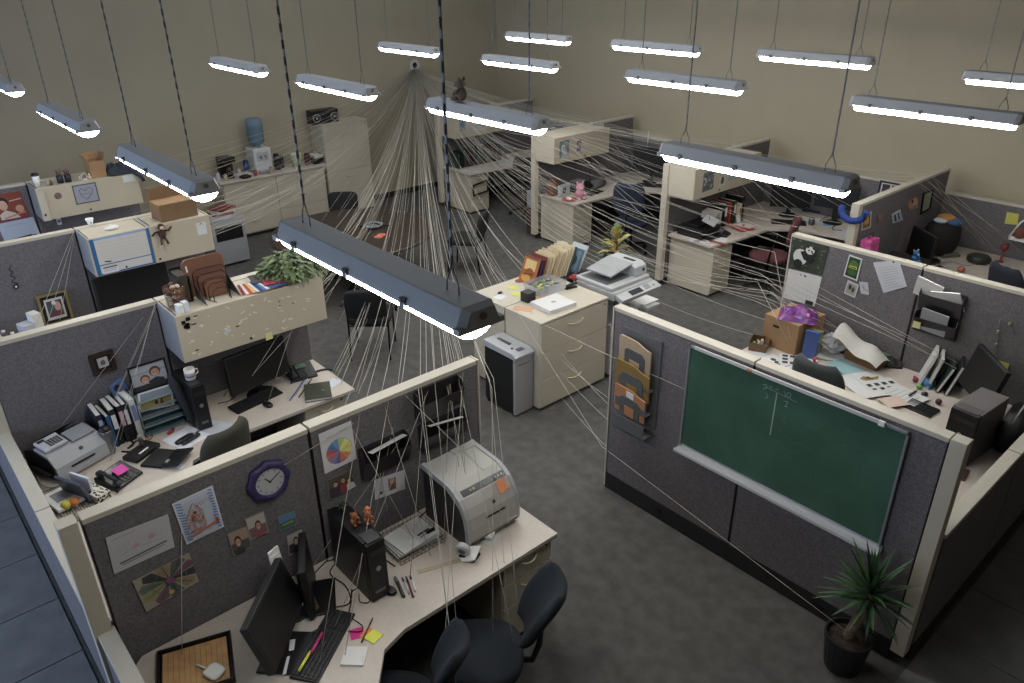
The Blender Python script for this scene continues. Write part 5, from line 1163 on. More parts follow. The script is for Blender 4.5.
t = thing('clear_tray', 'clear plastic tub full of yellow and purple supplies on the file cabinets', 'tub', (-5.27, 5.07, CZ), 0)
m = MB(); CP = M((196, 200, 206), .12, alpha=.45)
m.prism([(-.12, -.17), (.12, -.17), (.12, .17), (-.12, .17)], 0, .004); a, b, h = .12, .17, .1
for q in (((-a, -b), (a, -b)), ((a, -b), (a, b)), ((a, b), (-a, b)), ((-a, b), (-a, -b))):
    (x0, y0), (x1, y1) = q; m.add([(x0, y0, 0), (x1, y1, 0), (x1 * 1.12, y1 * 1.1, h), (x0 * 1.12, y0 * 1.1, h)], [(0, 1, 2, 3)])
m.build('shell', CP, t)
m = MB(); q = random.Random(9)
for k in range(34):
    m.mat(C_(*[(196, 200, 70), (150, 140, 190), (200, 200, 206), (90, 90, 160), (120, 170, 90)][k % 5])); x, y = q.uniform(-.1, .1), q.uniform(-.14, .14); a = q.uniform(0, 3); z = q.uniform(.012, .075)
    m.tube([(x - .03 * math.cos(a), y - .03 * math.sin(a), z), (x + .03 * math.cos(a), y + .03 * math.sin(a), z + .01)], .009, 5)
m.build('supplies', None, t, kind='stuff')
for k, (px, py, c, r, lb) in enumerate([(512.5, 287.5, (206, 206, 70), .05, 'upper of two round yellow notes on the file cabinets'), (517, 294, (200, 204, 60), .055, 'lower of two round yellow notes on the file cabinets'), (519.5, 281, (140, 60, 56), .05, 'round dark red disc at the far edge of the file cabinets')]):
    o = MB().cyl((0, 0, 0), (0, 0, .003), r, n=24).build('round_note' if k < 2 else 'coaster', C_(*c)); o.location = T(px, py, CZ); tag(o, lb, 'note' if k < 2 else 'coaster')
flat('paper', 'small white slip beside a black clip on the file cabinets', 'paper', *T(500, 297, CZ), .12, .1, 12, (210, 212, 220)); o = MB().sell((0, 0, .01), (.02, .03, .01)).build('clip', BLACK); o.location = T(500, 293.5, CZ + .002); tag(o, 'small black clip on the white slip, file cabinets', 'clip')
flat('paper', 'orange peach paper under the black cube and white box', 'paper', *T(523, 309, CZ), .1, .2, 30, (206, 150, 112)); flat('paper', 'peach paper behind the black cube', 'paper', *T(541, 297, CZ), .14, .1, 10, (204, 150, 116))
t = thing('sorter_rack', 'black wire sorter rack under the leaning cream folders', 'file rack', (-5.55, 5.22, CZ))
m = MB()
for x in (-.11, .13): m.tube([(x, -.1, .01), (x, .19, .01)], .004, 4)
for k in range(6): m.tube([(-.11, -.09 + k * .055, .01), (-.11, -.05 + k * .055, .12), (.13, -.05 + k * .055, .12), (.13, -.09 + k * .055, .01)], .003, 4)
m.build('wires', BLACK, t, kind='stuff')
def leaner(y, label, w, h, th, c, lean, x=-5.545, tab=None, shapes=None, cat='folder', name='file_folder', group=None, rz=0):
    t = thing(name, label, cat, (x, y, CZ), group=group); t.rotation_euler = (R(-lean), 0, R(rz))
    m = MB(); pr = [(-w / 2, 0), (w / 2, 0), (w / 2, h), (-w / 2, h)] if tab is None else [(-w / 2, 0), (w / 2, 0), (w / 2, h - .015), (tab + .05, h - .015), (tab + .04, h), (tab - .04, h), (tab - .05, h - .015), (-w / 2, h - .015)]
    m.prism(pr, 0, th, 'y'); m.build('cover', C_(*c, .7), t)
    if shapes:
        sheet('cover_print', None, None, [(-w / 2, -.001, h), (w / 2, -.001, h), (w / 2, -.001, 0), (-w / 2, -.001, 0)], c, shapes, th=.0008, parent=t)
    return t
leaner(5.05, 'orange and yellow illustrated book at the front of the leaning folders', .23, .29, .012, (176, 104, 50), 22, shapes=[('r', 0, 0, 1, 1, (170, 98, 46)), ('r', .15, .12, .85, .5, (214, 184, 116)), ('c', .55, .62, .3, .2, (150, 76, 34)), ('c', .4, .8, .3, .14, (206, 150, 60)), ('l', [(.2, .7), (.8, .6)], .04, (90, 40, 26)), ('r', 0, 0, 1, .05, (130, 60, 34))], cat='book', name='book')
leaner(5.10, 'dark purple book behind the orange illustrated one', .22, .27, .03, (56, 44, 92), 20, cat='book', name='book')
leaner(5.15, 'dark red folder behind the purple book', .24, .29, .012, (130, 52, 44), 20)
cr = [(206, 186, 146), (212, 194, 156), (196, 172, 130), (214, 198, 162), (200, 180, 140), (216, 202, 170), (206, 190, 152), (214, 200, 166)]
ordn = ['first', 'second', 'third', 'fourth', 'fifth', 'sixth', 'seventh', 'last']
for k in range(8):
    leaner(5.20 + k * .044, ordn[k] + ' cream folder of the leaning row, counted from the orange book', .26, .30 + .012 * (k % 3) + (.035 if k > 5 else 0), .016, cr[k], 24, tab=[-.06, .0, .06, -.03][k % 4], group='cream folders leaning in a row')
leaner(5.58, 'slate blue folder behind the cream folders', .26, .3, .012, (76, 90, 100), 26, x=-5.57); leaner(5.64, 'blue photo folder right of the slate one, behind the cream folders', .24, .27, .014, (90, 120, 140), 26, x=-5.50, shapes=[('r', .1, .1, .9, .9, (120, 150, 176)), ('c', .5, .5, .3, .25, (70, 100, 80))]); leaner(5.70, 'white and dark folder last in the leaning row', .22, .3, .02, (200, 204, 210), 30, x=-5.52)
t = thing('side_table', 'narrow dark stand behind the file cabinets holding the last leaning folders', 'stand', (-5.5, 5.63, 0)); MB().box(-.2, .16, -.2, .18, .93, .968).build('top', DARK, t); MB().box(-.18, .14, -.17, .11, 0, .93).build('body', DARK, t)
t = thing('stapler', 'dark stapler and red tape beside the clear tub', 'stapler', T(571, 288, CZ), 80); MB().box(-.07, .07, -.02, .02, 0, .012).build('base', BLACK, t); m = MB(); m.X = Matrix.Translation((-.06, 0, .02)) @ Matrix.Rotation(R(-8), 4, 'Y'); m.box(0, .13, -.016, .016, 0, .022); m.build('arm', BLACK, t, bevel=.004)
t = thing('red_toy_car', 'small bright red item beside the cream folders', 'toy', T(574, 280, CZ), 30); MB().box(-.05, .05, -.03, .03, .008, .035).build('body', C_(176, 50, 46), t, bevel=.006); MB().box(-.02, .03, -.025, .025, .035, .06).build('cab', C_(186, 60, 60), t, bevel=.004)
for sx in (-.03, .03):
    for sy in (-.03, .03): MB().cyl((sx, sy - .004, .012), (sx, sy + .004, .012), .012, n=10).build('wheel', BLACK, t)
# copier
t = thing('copier', 'white office copier with document feeder beside the file cabinets', 'copier', (-4.98, 5.79, 0))
CW = M((176, 178, 180), .45); CG = M((120, 124, 130), .45)
MB().box(-.26, .28, -.3, .27, .04, .62).build('cabinet', CW, t, bevel=.01)
for k in range(4): MB().box(.28, .296, -.29, .26, .07 + k * .135, .195 + k * .135).build('paper_drawer', CW, t, bevel=.004)
for k in range(4): MB().box(.29, .30, -.29, -.25, .12 + k * .135, .14 + k * .135).build('drawer_latch', DARK, t)
MB().box(-.26, .2, -.3, -.2, .62, .9).build('tower', CG, t, bevel=.006); MB().box(-.26, -.1, -.2, .27, .62, .9).build('rear_body', CW, t, bevel=.006); MB().box(-.1, .22, -.2, .24, .66, .69).build('output_tray', CW, t, bevel=.004)
MB().box(.0, .3, .24, .45, .64, .67).build('bypass_tray', CW, t, bevel=.004); MB().box(.04, .24, .26, .50, .675, .683).build('tray_flap', WHITE, t)
MB().box(-.29, .29, -.31, .31, .90, .99).build('scanner', CW, t, bevel=.012)
m = MB(); m.X = Matrix.Translation((.29, 0, .975)) @ Matrix.Rotation(R(20), 4, 'Y'); m.box(0, .11, -.29, .33, -.05, .0); pn = m.build('control_panel', CW, t, bevel=.006)
m = MB(); m.X = Matrix.Translation((.29, 0, .975)) @ Matrix.Rotation(R(20), 4, 'Y'); m.box(.02, .09, -.12, .06, 0, .003); m.build('display', M((52, 56, 62), .25), pn)
m = MB(); m.X = Matrix.Translation((.29, 0, .975)) @ Matrix.Rotation(R(20), 4, 'Y')
for i in range(4):
    for j in range(3): m.cyl((.025 + j * .022, .12 + i * .022, 0), (.025 + j * .022, .12 + i * .022, .004), .007, n=8)
m.cyl((.06, .25, 0), (.06, .25, .004), .014, n=12); m.build('keys', M((120, 124, 134), .4), pn)
MB().box(-.27, .25, -.3, .3, .99, 1.03).build('lid', CW, t, bevel=.01)
MB().prism([(-.25, 1.03), (.2, 1.03), (.19, 1.13), (.12, 1.16), (-.2, 1.16), (-.25, 1.12)], .12, .31, 'y').build('feeder', CW, t, bevel=.012)
m = MB(); m.add([(-.2, .14, 1.15), (.14, .14, 1.15), (.14, -.2, 1.09), (-.2, -.2, 1.09), (-.2, .14, 1.165), (.14, .14, 1.165), (.14, -.2, 1.105), (-.2, -.2, 1.105)], [(0, 1, 2, 3), (7, 6, 5, 4), (0, 4, 5, 1), (1, 5, 6, 2), (2, 6, 7, 3), (3, 7, 4, 0)]); m.build('feeder_tray', M((150, 152, 156), .45), t)
MB().box(-.22, .15, -.26, .1, 1.03, 1.034).build('output_recess', M((92, 94, 98), .5), t); MB().box(-.05, .1, .2, .24, 1.16, 1.164).build('feeder_slot', DARK, t); MB().box(.19, .2, .24, .27, 1.07, 1.10).build('feeder_latch', BLACK, t)
# croton plant in a tall dark planter behind the copier
t = thing('croton_plant', 'yellow and green variegated plant in a tall dark planter behind the copier', 'plant', (-5.42, 6.33, 0))
MB().lathe([(.11, 0), (.12, .02), (.13, .9), (.15, .98), (.14, 1.0), (.12, .98), (.001, .96)], 24).build('planter', DARK, t); MB().tube([(0, 0, .96), (.01, 0, 1.17)], .012, 6).build('stem', M((90, 70, 50), .8), t)
q = random.Random(12)
for k in range(26):
    a = k * 2.4; e = 1.35 - .052 * k; L = q.uniform(.2, .3); c = [(176, 160, 66), (96, 116, 56), (196, 176, 90), (70, 92, 50), (170, 110, 60), (150, 150, 70)][k % 6]
    d = Vector((math.cos(a) * math.cos(e), math.sin(a) * math.cos(e), math.sin(e))); s = Vector((-math.sin(a), math.cos(a), 0)); p = Vector((0, 0, 1.22 - .009 * k)); m = MB()
    def LP(u, wv, dr): return tuple(p + d * L * u + s * L * wv - Vector((0, 0, L * dr)))
    m.add([LP(.0, .02, 0), LP(.0, -.02, 0), LP(.3, .11, -.0), LP(.3, 0, .03), LP(.3, -.11, 0), LP(.65, .14, .1), LP(.65, 0, .13), LP(.65, -.14, .1), LP(1, 0, .36)], [(0, 1, 3), (0, 3, 2), (1, 4, 3), (2, 3, 6, 5), (3, 4, 7, 6), (5, 6, 8), (6, 7, 8)], True); m.build('leaf', M(c, .45), t)

# ------------------------------------------------------------------ chalkboard wall
YW = 4.06 - .001
t = thing('chalkboard', 'large green chalkboard with faint chalk marks and an aluminium frame', 'chalkboard', (-2.0, YW, 1.2))
BGR = M((40, 82, 62), .75, c2=(54, 98, 78), noise=.1, nscale=2.5, detail=6)
MB().box(-.74, .74, -.012, 0, -.39, .40).build('board', BGR, t)
AL = M((150, 152, 156), .35, metal=.5)
for nm, b in (('frame_top', (-.755, .755, -.02, 0, .40, .418)), ('frame_left', (-.755, -.74, -.02, 0, -.41, .418)), ('frame_right', (.74, .755, -.02, 0, -.41, .418))): MB().box(*b).build(nm, AL, t, bevel=.002)
MB().box(-.70, .62, -.032, -.02, .418 - .012, .43).build('map_rail', M((186, 186, 186), .5), t, bevel=.002); MB().box(.585, .62, -.036, -.02, .40, .432).build('rail_clip', WHITE, t)
m = MB(); m.prism([(-.07, -.445), (-.066, -.425), (-.02, -.43), (0, -.39), (0, -.445)], -.765, .765, 'x'); m.build('chalk_tray', M((166, 168, 172), .4), t, bevel=.002)
CH = M((150, 166, 158), .95); m = MB()
def chalk(pts, wd=.004):
    for (a, b), (c, d) in zip(pts, pts[1:]):
        L = math.hypot(c - a, d - b) or 1; n1, n2 = -(d - b) / L * wd / 2, (c - a) / L * wd / 2
        m.add([(a + n1, -.0127, b + n2), (c + n1, -.0127, d + n2), (c - n1, -.0127, d - n2), (a - n1, -.0127, b - n2)], [(0, 1, 2, 3)], False)
def CB(px, py): p = TY(px, py, YW - .0127); return (p[0] + 2.0, p[2] - 1.2)
chalk([CB(764, 386), CB(797, 402.5)], .003); chalk([CB(777, 393), CB(770, 435)], .008)
for pts in ([(763, 385), (766, 384), (767, 388), (763, 389)], [(769, 386), (772, 387), (770, 390)], [(784, 391), (786, 395), (784, 397)], [(788, 392), (791, 394), (790, 398), (787, 396), (788, 392)], [(784, 401), (788, 402), (786, 405), (787, 407), (784, 406)], [(766, 393), (768, 397), (765, 398)], [(775, 389), (779, 390)]): chalk([CB(*p) for p in pts], .0035)
m.build('chalk_marks', CH, t, kind='stuff')
m = MB(); q = random.Random(6)
for k in range(14):
    a, b = q.uniform(-.1, .65), q.uniform(-.25, .3); pts = [(a, b)]
    for j in range(3): pts.append((pts[-1][0] + q.uniform(-.05, .09), pts[-1][1] + q.uniform(-.05, .05)))
    chalk(pts, .003)
m.build('smudges', M((74, 112, 92), .95), t, kind='stuff')
t = thing('magnet', 'small orange brown clip on the top rail of the chalkboard', 'clip', tuple(TY(749, 371, YW - .035)));  MB().sell((0, 0, 0), (.022, .008, .012)).build('body', M((150, 84, 54), .6), t)
# outlets in the kick plates
for x in (-2.9, -1.52):
    o = MB().box(-.035, .035, -.004, 0, -.02, .02).build('outlet_cover', BLACK); o.location = (x, 4.058, .085); tag(o, 'black outlet plate in the kick plate ' + ('left, under the folder holder' if x < -2 else 'near the potted yucca'), 'outlet')
# wall file with three folders
t = thing('wall_file', 'grey three pocket wall file left of the chalkboard', 'wall file', (-3.18, YW, 1.17)); GF = M((92, 94, 96), .5)
MB().box(-.17, .19, -.012, 0, -.36, .38).build('back_plate', GF, t, bevel=.002)
for k in range(3):
    z = .05 - k * .2 + (.0); m = MB(); y0 = -.03 - .012 * k
    m.box(-.15, .15, y0 - .045, y0 - .04, z - .1, z + .02); m.box(-.15, .15, y0 - .045, 0, z - .1, z - .095)
    m.build('pocket', GF, t)
def ufold(x, z, w, h, y, c, label, lean):
    """folder whose upper part stands out of a pocket with a cut window look"""
    t = thing('hanging_folder', label, 'folder', (x, y, z)); t.rotation_euler = (R(lean), R(4), 0)
    m = MB(); m.prism([(-w / 2, 0), (w / 2, 0), (w / 2, h * .86), (w * .3, h * .9), (.02, h), (-w / 2 + .02, h), (-w / 2, h * .95)], 0, .012, 'y'); m.build('cover', C_(*c, .7), t)
    m = MB(); m.prism([(-w * .3, 0), (w * .34, 0), (w * .34, h * .55), (w * .24, h * .68), (-w * .22, h * .68), (-w * .3, h * .6)], -.006, -.001, 'y'); m.build('pocket_front', GF, t)
    m = MB(); m.box(-w * .13, w * .18, -.009, -.006, .0, h * .36); m.build('inner_sheet', C_(*c, .7), t)
    return t
ufold(-3.2, 1.24, .30, .27, YW - .05, (190, 164, 132), 'pale tan folder in the top pocket of the grey wall file', 6)
ufold(-3.2, 1.04, .33, .27, YW - .062, (150, 116, 54), 'mustard brown folder in the middle pocket of the grey wall file', 6)
o = ufold(-3.2, .86, .30, .24, YW - .074, (190, 126, 84), 'orange tan folder in the lowest pocket of the grey wall file', 6)
MB().box(-.03, .04, -.003, -.0005, .17, .225).build('label', WHITE, o)

# yucca
t = thing('potted_yucca', 'spiky green yucca in a dark ribbed pot by the chalkboard partition', 'plant', (-1.215, 3.80, 0))
n = 40; vs = []; fs = []; prof = [(.10, 0), (.108, .02), (.135, .24), (.14, .245), (.14, .27), (.128, .27), (.122, .235)]
for j, (r, z) in enumerate(prof):
    for i in range(n): a = 2 * PI * i / n; rr_ = r * (1 + (.018 if (i % 2 and j in (1, 2)) else 0)); vs.append((rr_ * math.cos(a), rr_ * math.sin(a), z))
for j in range(len(prof) - 1):
    for i in range(n): fs.append((j * n + i, j * n + (i + 1) % n, (j + 1) * n + (i + 1) % n, (j + 1) * n + i))
fs.append(tuple(range(n - 1, -1, -1))); MB().add(vs, fs, False).build('pot', M((30, 31, 34), .5), t)
MB().lathe([(.122, .2), (.12, .235), (.06, .243), (.001, .246)], 20).build('soil', M((62, 46, 38), .95, noise=.5, nscale=60), t)
m = MB(); P = [(0, 0, .23), (.01, .01, .32), (.03, .03, .42), (.045, .045, .60)]; m.tube(P, [.034, .031, .028, .024], 14); m.build('trunk', M((120, 104, 80), .9, noise=.3, nscale=25), t)
m = MB()
for k in range(12): z = .26 + .018 * k; m.lathe([(.033 - .0006 * k, 0), (.0355 - .0006 * k, .004), (.033 - .0006 * k, .008)], 12, (.0 + .0025 * k, .0 + .0025 * k, z))
m.build('leaf_scars', M((96, 80, 60), .9), t)
q = random.Random(31)
for k in range(70):
    a = k * 2.399 + q.uniform(-.2, .2); f = k / 69; e = 1.45 - 1.5 * f ** .8 + q.uniform(-.08, .08); L = q.uniform(.25, .34) * (1.1 if f < .5 else .95); droop = .05 + .26 * f
    base = Vector((.045, .045, .64 - .10 * f)); h_ = Vector((math.cos(a), math.sin(a), 0)); s = Vector((-math.sin(a), math.cos(a), 0)); m = MB(); vs = []; N = 6; L = min(L, .165 / max(.02, math.sin(a) * math.cos(e)))
    for i in range(N + 1):
        u = i / N; c = base + h_ * math.cos(e) * L * u + Vector((0, 0, 1)) * (math.sin(e) * L * u - droop * L * u * u); w_ = .016 * (1 - u ** 2.2) * (.55 + 1.2 * u if u < .4 else 1) + .0006
        up = Vector((0, 0, 1)) * .35 * w_ if abs(e) < 1.2 else h_ * -.35 * w_
        vs += [tuple(c + s * w_ + up), tuple(c), tuple(c - s * w_ + up)]
    fs = []
    for i in range(N):
        b = i * 3; fs += [(b, b + 1, b + 4, b + 3), (b + 1, b + 2, b + 5, b + 4)]
    m.add(vs, fs, True); m.build('leaf', [M((56, 86, 50), .5), M((70, 104, 58), .5), M((44, 72, 44), .5)][k % 3], t)

# ------------------------------------------------------------------ paper strewn cubicle behind the chalkboard
YP = 6.59 - .001
t = thing('calendar', 'wall calendar with a panda photograph over a white month page', 'calendar', (-3.24, YP, 1.25))
pc = [TY(792, 236.5, YP), TY(829.5, 246.5, YP), TY(822, 276, YP), TY(788.8, 267.5, YP)]
pd = [('r', 0, 0, 1, 1, (52, 60, 46))]
q = random.Random(2)
for k in range(60): u, v = q.uniform(.03, .95), q.uniform(.03, .95); pd.append(('c', u, v, .04, .035, [(70, 84, 60), (44, 52, 38), (86, 98, 74), (60, 60, 50)][k % 4]))
pd += [('c', .32, .55, .2, .26, (196, 196, 190)), ('p', [(.3, .38), (.5, .28), (.72, .4), (.62, .66), (.42, .6)], (24, 24, 26)), ('c', .56, .27, .12, .13, (206, 206, 200)), ('c', .28, .78, .13, .15, (24, 24, 26)), ('c', .49, .17, .035, .04, BL), ('c', .65, .18, .035, .04, BL), ('c', .53, .27, .025, .03, BL), ('c', .61, .28, .025, .03, BL), ('c', .63, .33, .03, .025, BL)]
def rel(c, t): return [tuple(Vector(p) - t.location) for p in c]
sheet('photo_page', None, None, rel(pc, t), (60, 66, 54), pd, parent=t)
cp = [TY(788.8, 268.5, YP - .003), TY(822, 277, YP - .003), TY(814.5, 306.5, YP - .003), TY(783, 297.5, YP - .003)]
gp = [('p', [(.35, .06), (.42, .1), (.4, .14)], BL), ('p', [(.48, .06), (.58, .1), (.52, .15)], BL), ('l', [(.08, .1), (.9, .1)], .006, (150, 150, 150)), ('c', .08, .92, .02, .02, (160, 40, 60)), ('r', .7, .86, .94, .99, (40, 44, 52))]
gp += [('l', [(.05, .2 + .13 * k), (.95, .2 + .13 * k)], .005, (182, 182, 184)) for k in range(6)] + [('l', [(.05 + .128 * k, .2), (.05 + .128 * k, .85)], .005, (186, 186, 188)) for k in range(8)]
sheet('month_page', None, None, rel(cp, t), (206, 205, 204), gp, parent=t)
sheet('poster', 'green and yellow framed card pinned on the panda calendar partition', 'card', [TY(849.5, 254.5, YP), TY(862.5, 259, YP), TY(857, 281, YP), TY(843.5, 275.5, YP)], (206, 206, 206), [('r', .08, .06, .92, .94, (30, 60, 34)), ('c', .5, .35, .32, .18, (70, 110, 44)), ('l', [(.2, .5), (.8, .48)], .12, (200, 190, 60)), ('l', [(.25, .51), (.75, .49)], .05, (40, 60, 30)), ('c', .5, .72, .3, .14, (50, 96, 40))], th=.004)
sheet('photo', 'small two figure photo below the green and yellow card', 'photo', [TY(848, 280, YP), TY(859, 285, YP), TY(855, 298, YP), TY(844, 293, YP)], (190, 190, 190), [('r', .1, .1, .9, .9, (150, 150, 146)), ('c', .35, .4, .13, .2, (60, 50, 50)), ('c', .65, .5, .13, .2, (90, 60, 50))], th=.003)
sheet('note', 'small white note with a blue scribble beside the two figure photo', 'note', [TY(859, 281.5, YP), TY(868, 282.5, YP), TY(869, 295, YP), TY(861, 293.5, YP)], (176, 180, 186), [('l', [(.2, .3), (.6, .6), (.9, .7)], .05, (70, 80, 100)), ('l', [(.5, .2), (.4, .8)], .04, (90, 100, 120))])
sheet('paper', 'white printed sheet held by a black magnet, right of the green card', 'paper', [TY(873, 262.5, YP), TY(899, 260, YP), TY(907, 286.5, YP), TY(883.5, 293, YP)], (186, 188, 194), lines(.15, .2, .9, .9, 9, (140, 142, 150), 5) + [('c', .78, .05, .035, .035, BL)])
q = random.Random(15)
def pocket_y(x0, x1, z0, z1, label):
    t = thing('wall_pocket', label, 'wall file', ((x0 + x1) / 2, YP, z0)); w = (x1 - x0) / 2; h = z1 - z0
    MB().box(-w, w, -.004, 0, 0, h).build('back_plate', SMOKE, t)
    m = MB(); m.add([(-w, -.03, 0), (w, -.03, 0), (w, -.08, h * .75), (-w, -.08, h * .75), (-w, -.034, 0), (w, -.034, 0), (w, -.084, h * .75), (-w, -.084, h * .75)], [(0, 1, 2, 3), (7, 6, 5, 4), (0, 4, 5, 1), (1, 5, 6, 2), (2, 6, 7, 3), (3, 7, 4, 0)]); m.build('front_plate', SMOKE, t)
    for s_ in (-1, 1): MB().prism([(0, 0), (-.034, 0), (-.084, h * .75), (-.06, h), (0, h)], s_ * w - .002, s_ * w + .002, 'x').build('side_plate', SMOKE, t)
    return t
pocket_y(-2.21, -1.87, 1.32, 1.52, 'upper black wall pocket with white papers, behind the chalkboard'); pocket_y(-2.21, -1.87, 1.12, 1.30, 'lower black wall pocket with a yellow note, behind the chalkboard')
for k, (x, z, a, b, lb) in enumerate([(-2.15, 1.53, -24, 12, 'white papers flopping out of the upper wall pocket, left bundle'), (-1.99, 1.48, -30, -12, 'white papers flopping out of the upper wall pocket, right bundle'), (-2.05, 1.27, -12, 4, 'papers standing in the lower wall pocket')]):
    m = MB(); m.X = Matrix.Translation((x, YP - .07, z)) @ Euler((R(-a), R(b), 0)).to_matrix().to_4x4(); m.box(-.11, .11, -.006, .006, -.13, .08); tag(m.build('paper', PAPER if k < 2 else M((150, 152, 160), .7)), lb, 'paper')
o = MB().box(-.03, .03, -.0015, 0, -.03, .03).build('sticky_note', C_(206, 196, 130)); o.location = (-2.17, YP - .086, 1.19); tag(o, 'pale yellow note on the lower wall pocket', 'note')
o = MB().box(-.045, .045, -.0015, 0, -.04, .04).build('sticky_note', C_(186, 190, 84)); p = TY(1002, 366, YP); o.location = p; tag(o, 'yellow green note pinned right of the tilted monitor', 'note')
t = thing('charm_mobile', 'thin mobile of curved wires and beads on the fabric right of the wall pockets', 'mobile', tuple(TY(1003, 330, YP - .01)))
m = MB()
for (a, b) in (((985, 308), (996, 318)), ((996, 318), (1010, 324)), ((1010, 324), (1015, 335)), ((1000, 318), (998, 332)), ((999, 332), (996, 345)), ((997, 345), (995, 360)), ((979, 320), (986, 326))):
    p0 = Vector(TY(*a, YP - .01)) - t.location; p1 = Vector(TY(*b, YP - .01)) - t.location; m.tube([p0, (p0 + p1) / 2 + Vector((0, 0, .01)), p1], .0022, 4)
m.build('wires', M((150, 150, 150), .3, metal=.6), t)
for a in ((996, 345), (998, 332), (1010, 324)): p = Vector(TY(*a, YP - .012)) - t.location; MB().sell(tuple(p), (.012, .008, .02)).build('bead', M((130, 140, 110), .3), t)
# boxes, bags and papers on the desk
carton((-3.15, 6.28, DZ), -4, 'closed brown archive box on the desk corner by the panda calendar', .36, .42, .30, CARD, False)
for k, (sy, z) in enumerate([(-.2105, .22)]): 
    o = MB().sell((0, 0, 0), (.035, .002, .012), .5).build('hand_hole', BLACK); o.parent = bpy.data.objects[[x.name for x in bpy.data.objects if x.get('label', '').startswith('closed brown archive')][0]]; o.location = (-.05, -.2105, .22)
t = thing('gift_bag', 'shiny pink and purple wrapped parcel on top of the archive box', 'gift bag', (-3.10, 6.24, DZ + .306), 25)
m = MB(); q = random.Random(14); N = 14; vs = []; fs = []
for i in range(N + 1):
    for j in range(N + 1):
        u, v = -1 + 2 * i / N, -1 + 2 * j / N; e = (1 - u ** 4) * (1 - v ** 4); vs.append((u * .17, v * .15, .002 + e * (.08 + .018 * math.sin(7 * u + 3 * v) + q.uniform(-.006, .006))))
for i in range(N):
    for j in range(N): a = i * (N + 1) + j; fs.append((a, a + N + 1, a + N + 2, a + 1))
PK = M((146, 50, 120), .25, c2=(90, 50, 150), noise=.5, nscale=22)
m.add(vs, fs, False); m.build('wrapping', PK, t); m = MB()
for k in range(26): u, v = q.uniform(-.12, .12), q.uniform(-.1, .1); m.cb(u, v, .075, .022, .014, .03)
t2 = thing('rainbow_bag', 'rainbow striped paper bag at the right corner of the archive box', 'gift bag', (-2.90, 6.2, DZ), 15)
for k, c in enumerate([(70, 90, 160), (70, 130, 170), (90, 140, 80), (200, 190, 80), (206, 120, 70)]): MB().box(-.06 + .0, .06, -.10 + .04 * k, -.06 + .04 * k, .0, .27 - .012 * k).build('stripe', C_(*c, .4), t2)
t = thing('plastic_bag', 'crumpled clear plastic bag beside the archive box', 'bag', (-2.78, 6.36, DZ + .0), 0)
m = MB(); vs = []; fs = []; N = 16; q = random.Random(22)
for j in range(9):
    for i in range(N): a = 2 * PI * i / N; r = .11 * math.sin(PI * (j + .6) / 9.4) * (1 + q.uniform(-.2, .2)); vs.append((r * math.cos(a), r * math.sin(a), .01 + j * .026))
for j in range(8):
    for i in range(N): fs.append((j * N + i, j * N + (i + 1) % N, (j + 1) * N + (i + 1) % N, (j + 1) * N + i))
m.add(vs, fs, False); m.build('film', M((186, 190, 196), .15, alpha=.6), t)
carton((-3.30, 5.98, DZ), 20, 'small open carton with little packets, leftmost on the paper strewn desk', .16, .2, .08, CARDD, True, flaps=(0, 1, 0, 0), ang=75)
for k in range(4): o = MB().sell((0, 0, .03), (.016, .016, .04), .6).build('packet', C_(*[(206, 196, 120), (200, 200, 206), (180, 160, 60), (210, 210, 214)][k])); o.location = (-3.33 + .03 * (k % 2), 5.93 + .03 * k, DZ + .006); tag(o, ['yellow', 'white', 'mustard', 'pale grey'][k] + ' little packet in the small open carton', 'packet')
t = thing('brown_box', 'shallow brown box behind the loose papers', 'box', (-2.5, 6.42, DZ), -8); MB().box(-.16, .16, -.08, .08, 0, .10).build('body', CARDD, t)
t = thing('red_figure', 'small red and white bobble figure before the archive box', 'figurine', (-2.74, 5.98, DZ)); MB().lathe([(.025, 0), (.03, .03), (.02, .06)], 14).build('body', C_(150, 36, 44), t); MB().sell((0, 0, .085), (.028, .028, .03)).build('head', C_(170, 50, 50), t); MB().sell((.02, -.012, .085), (.012, .015, .016)).build('face', WHITE, t)
t = thing('large_paper_roll', 'large creased sheet of white paper bulging over the desk clutter', 'paper', (-2.52, 6.36, DZ + .22), -6)
m = MB(); N = 14; vs = []; fs = []
for i in range(N + 1):
    for j in range(N + 1):
        u, v = i / N, j / N; vs.append(((u - .5) * .46, (v - .5) * .26, .08 * math.sin(PI * v) * (1 - .3 * u) - .14 * u + .02 * math.sin(9 * u + 2 * v)))
for i in range(N):
    for j in range(N): a = i * (N + 1) + j; fs.append((a, a + N + 1, a + N + 2, a + 1))
m.add(vs, fs, True); m.build('sheet', M((196, 192, 184), .8), t)
def clutter(n, x0, x1, y0, y1, z, what, seed, g):
    q = random.Random(seed)
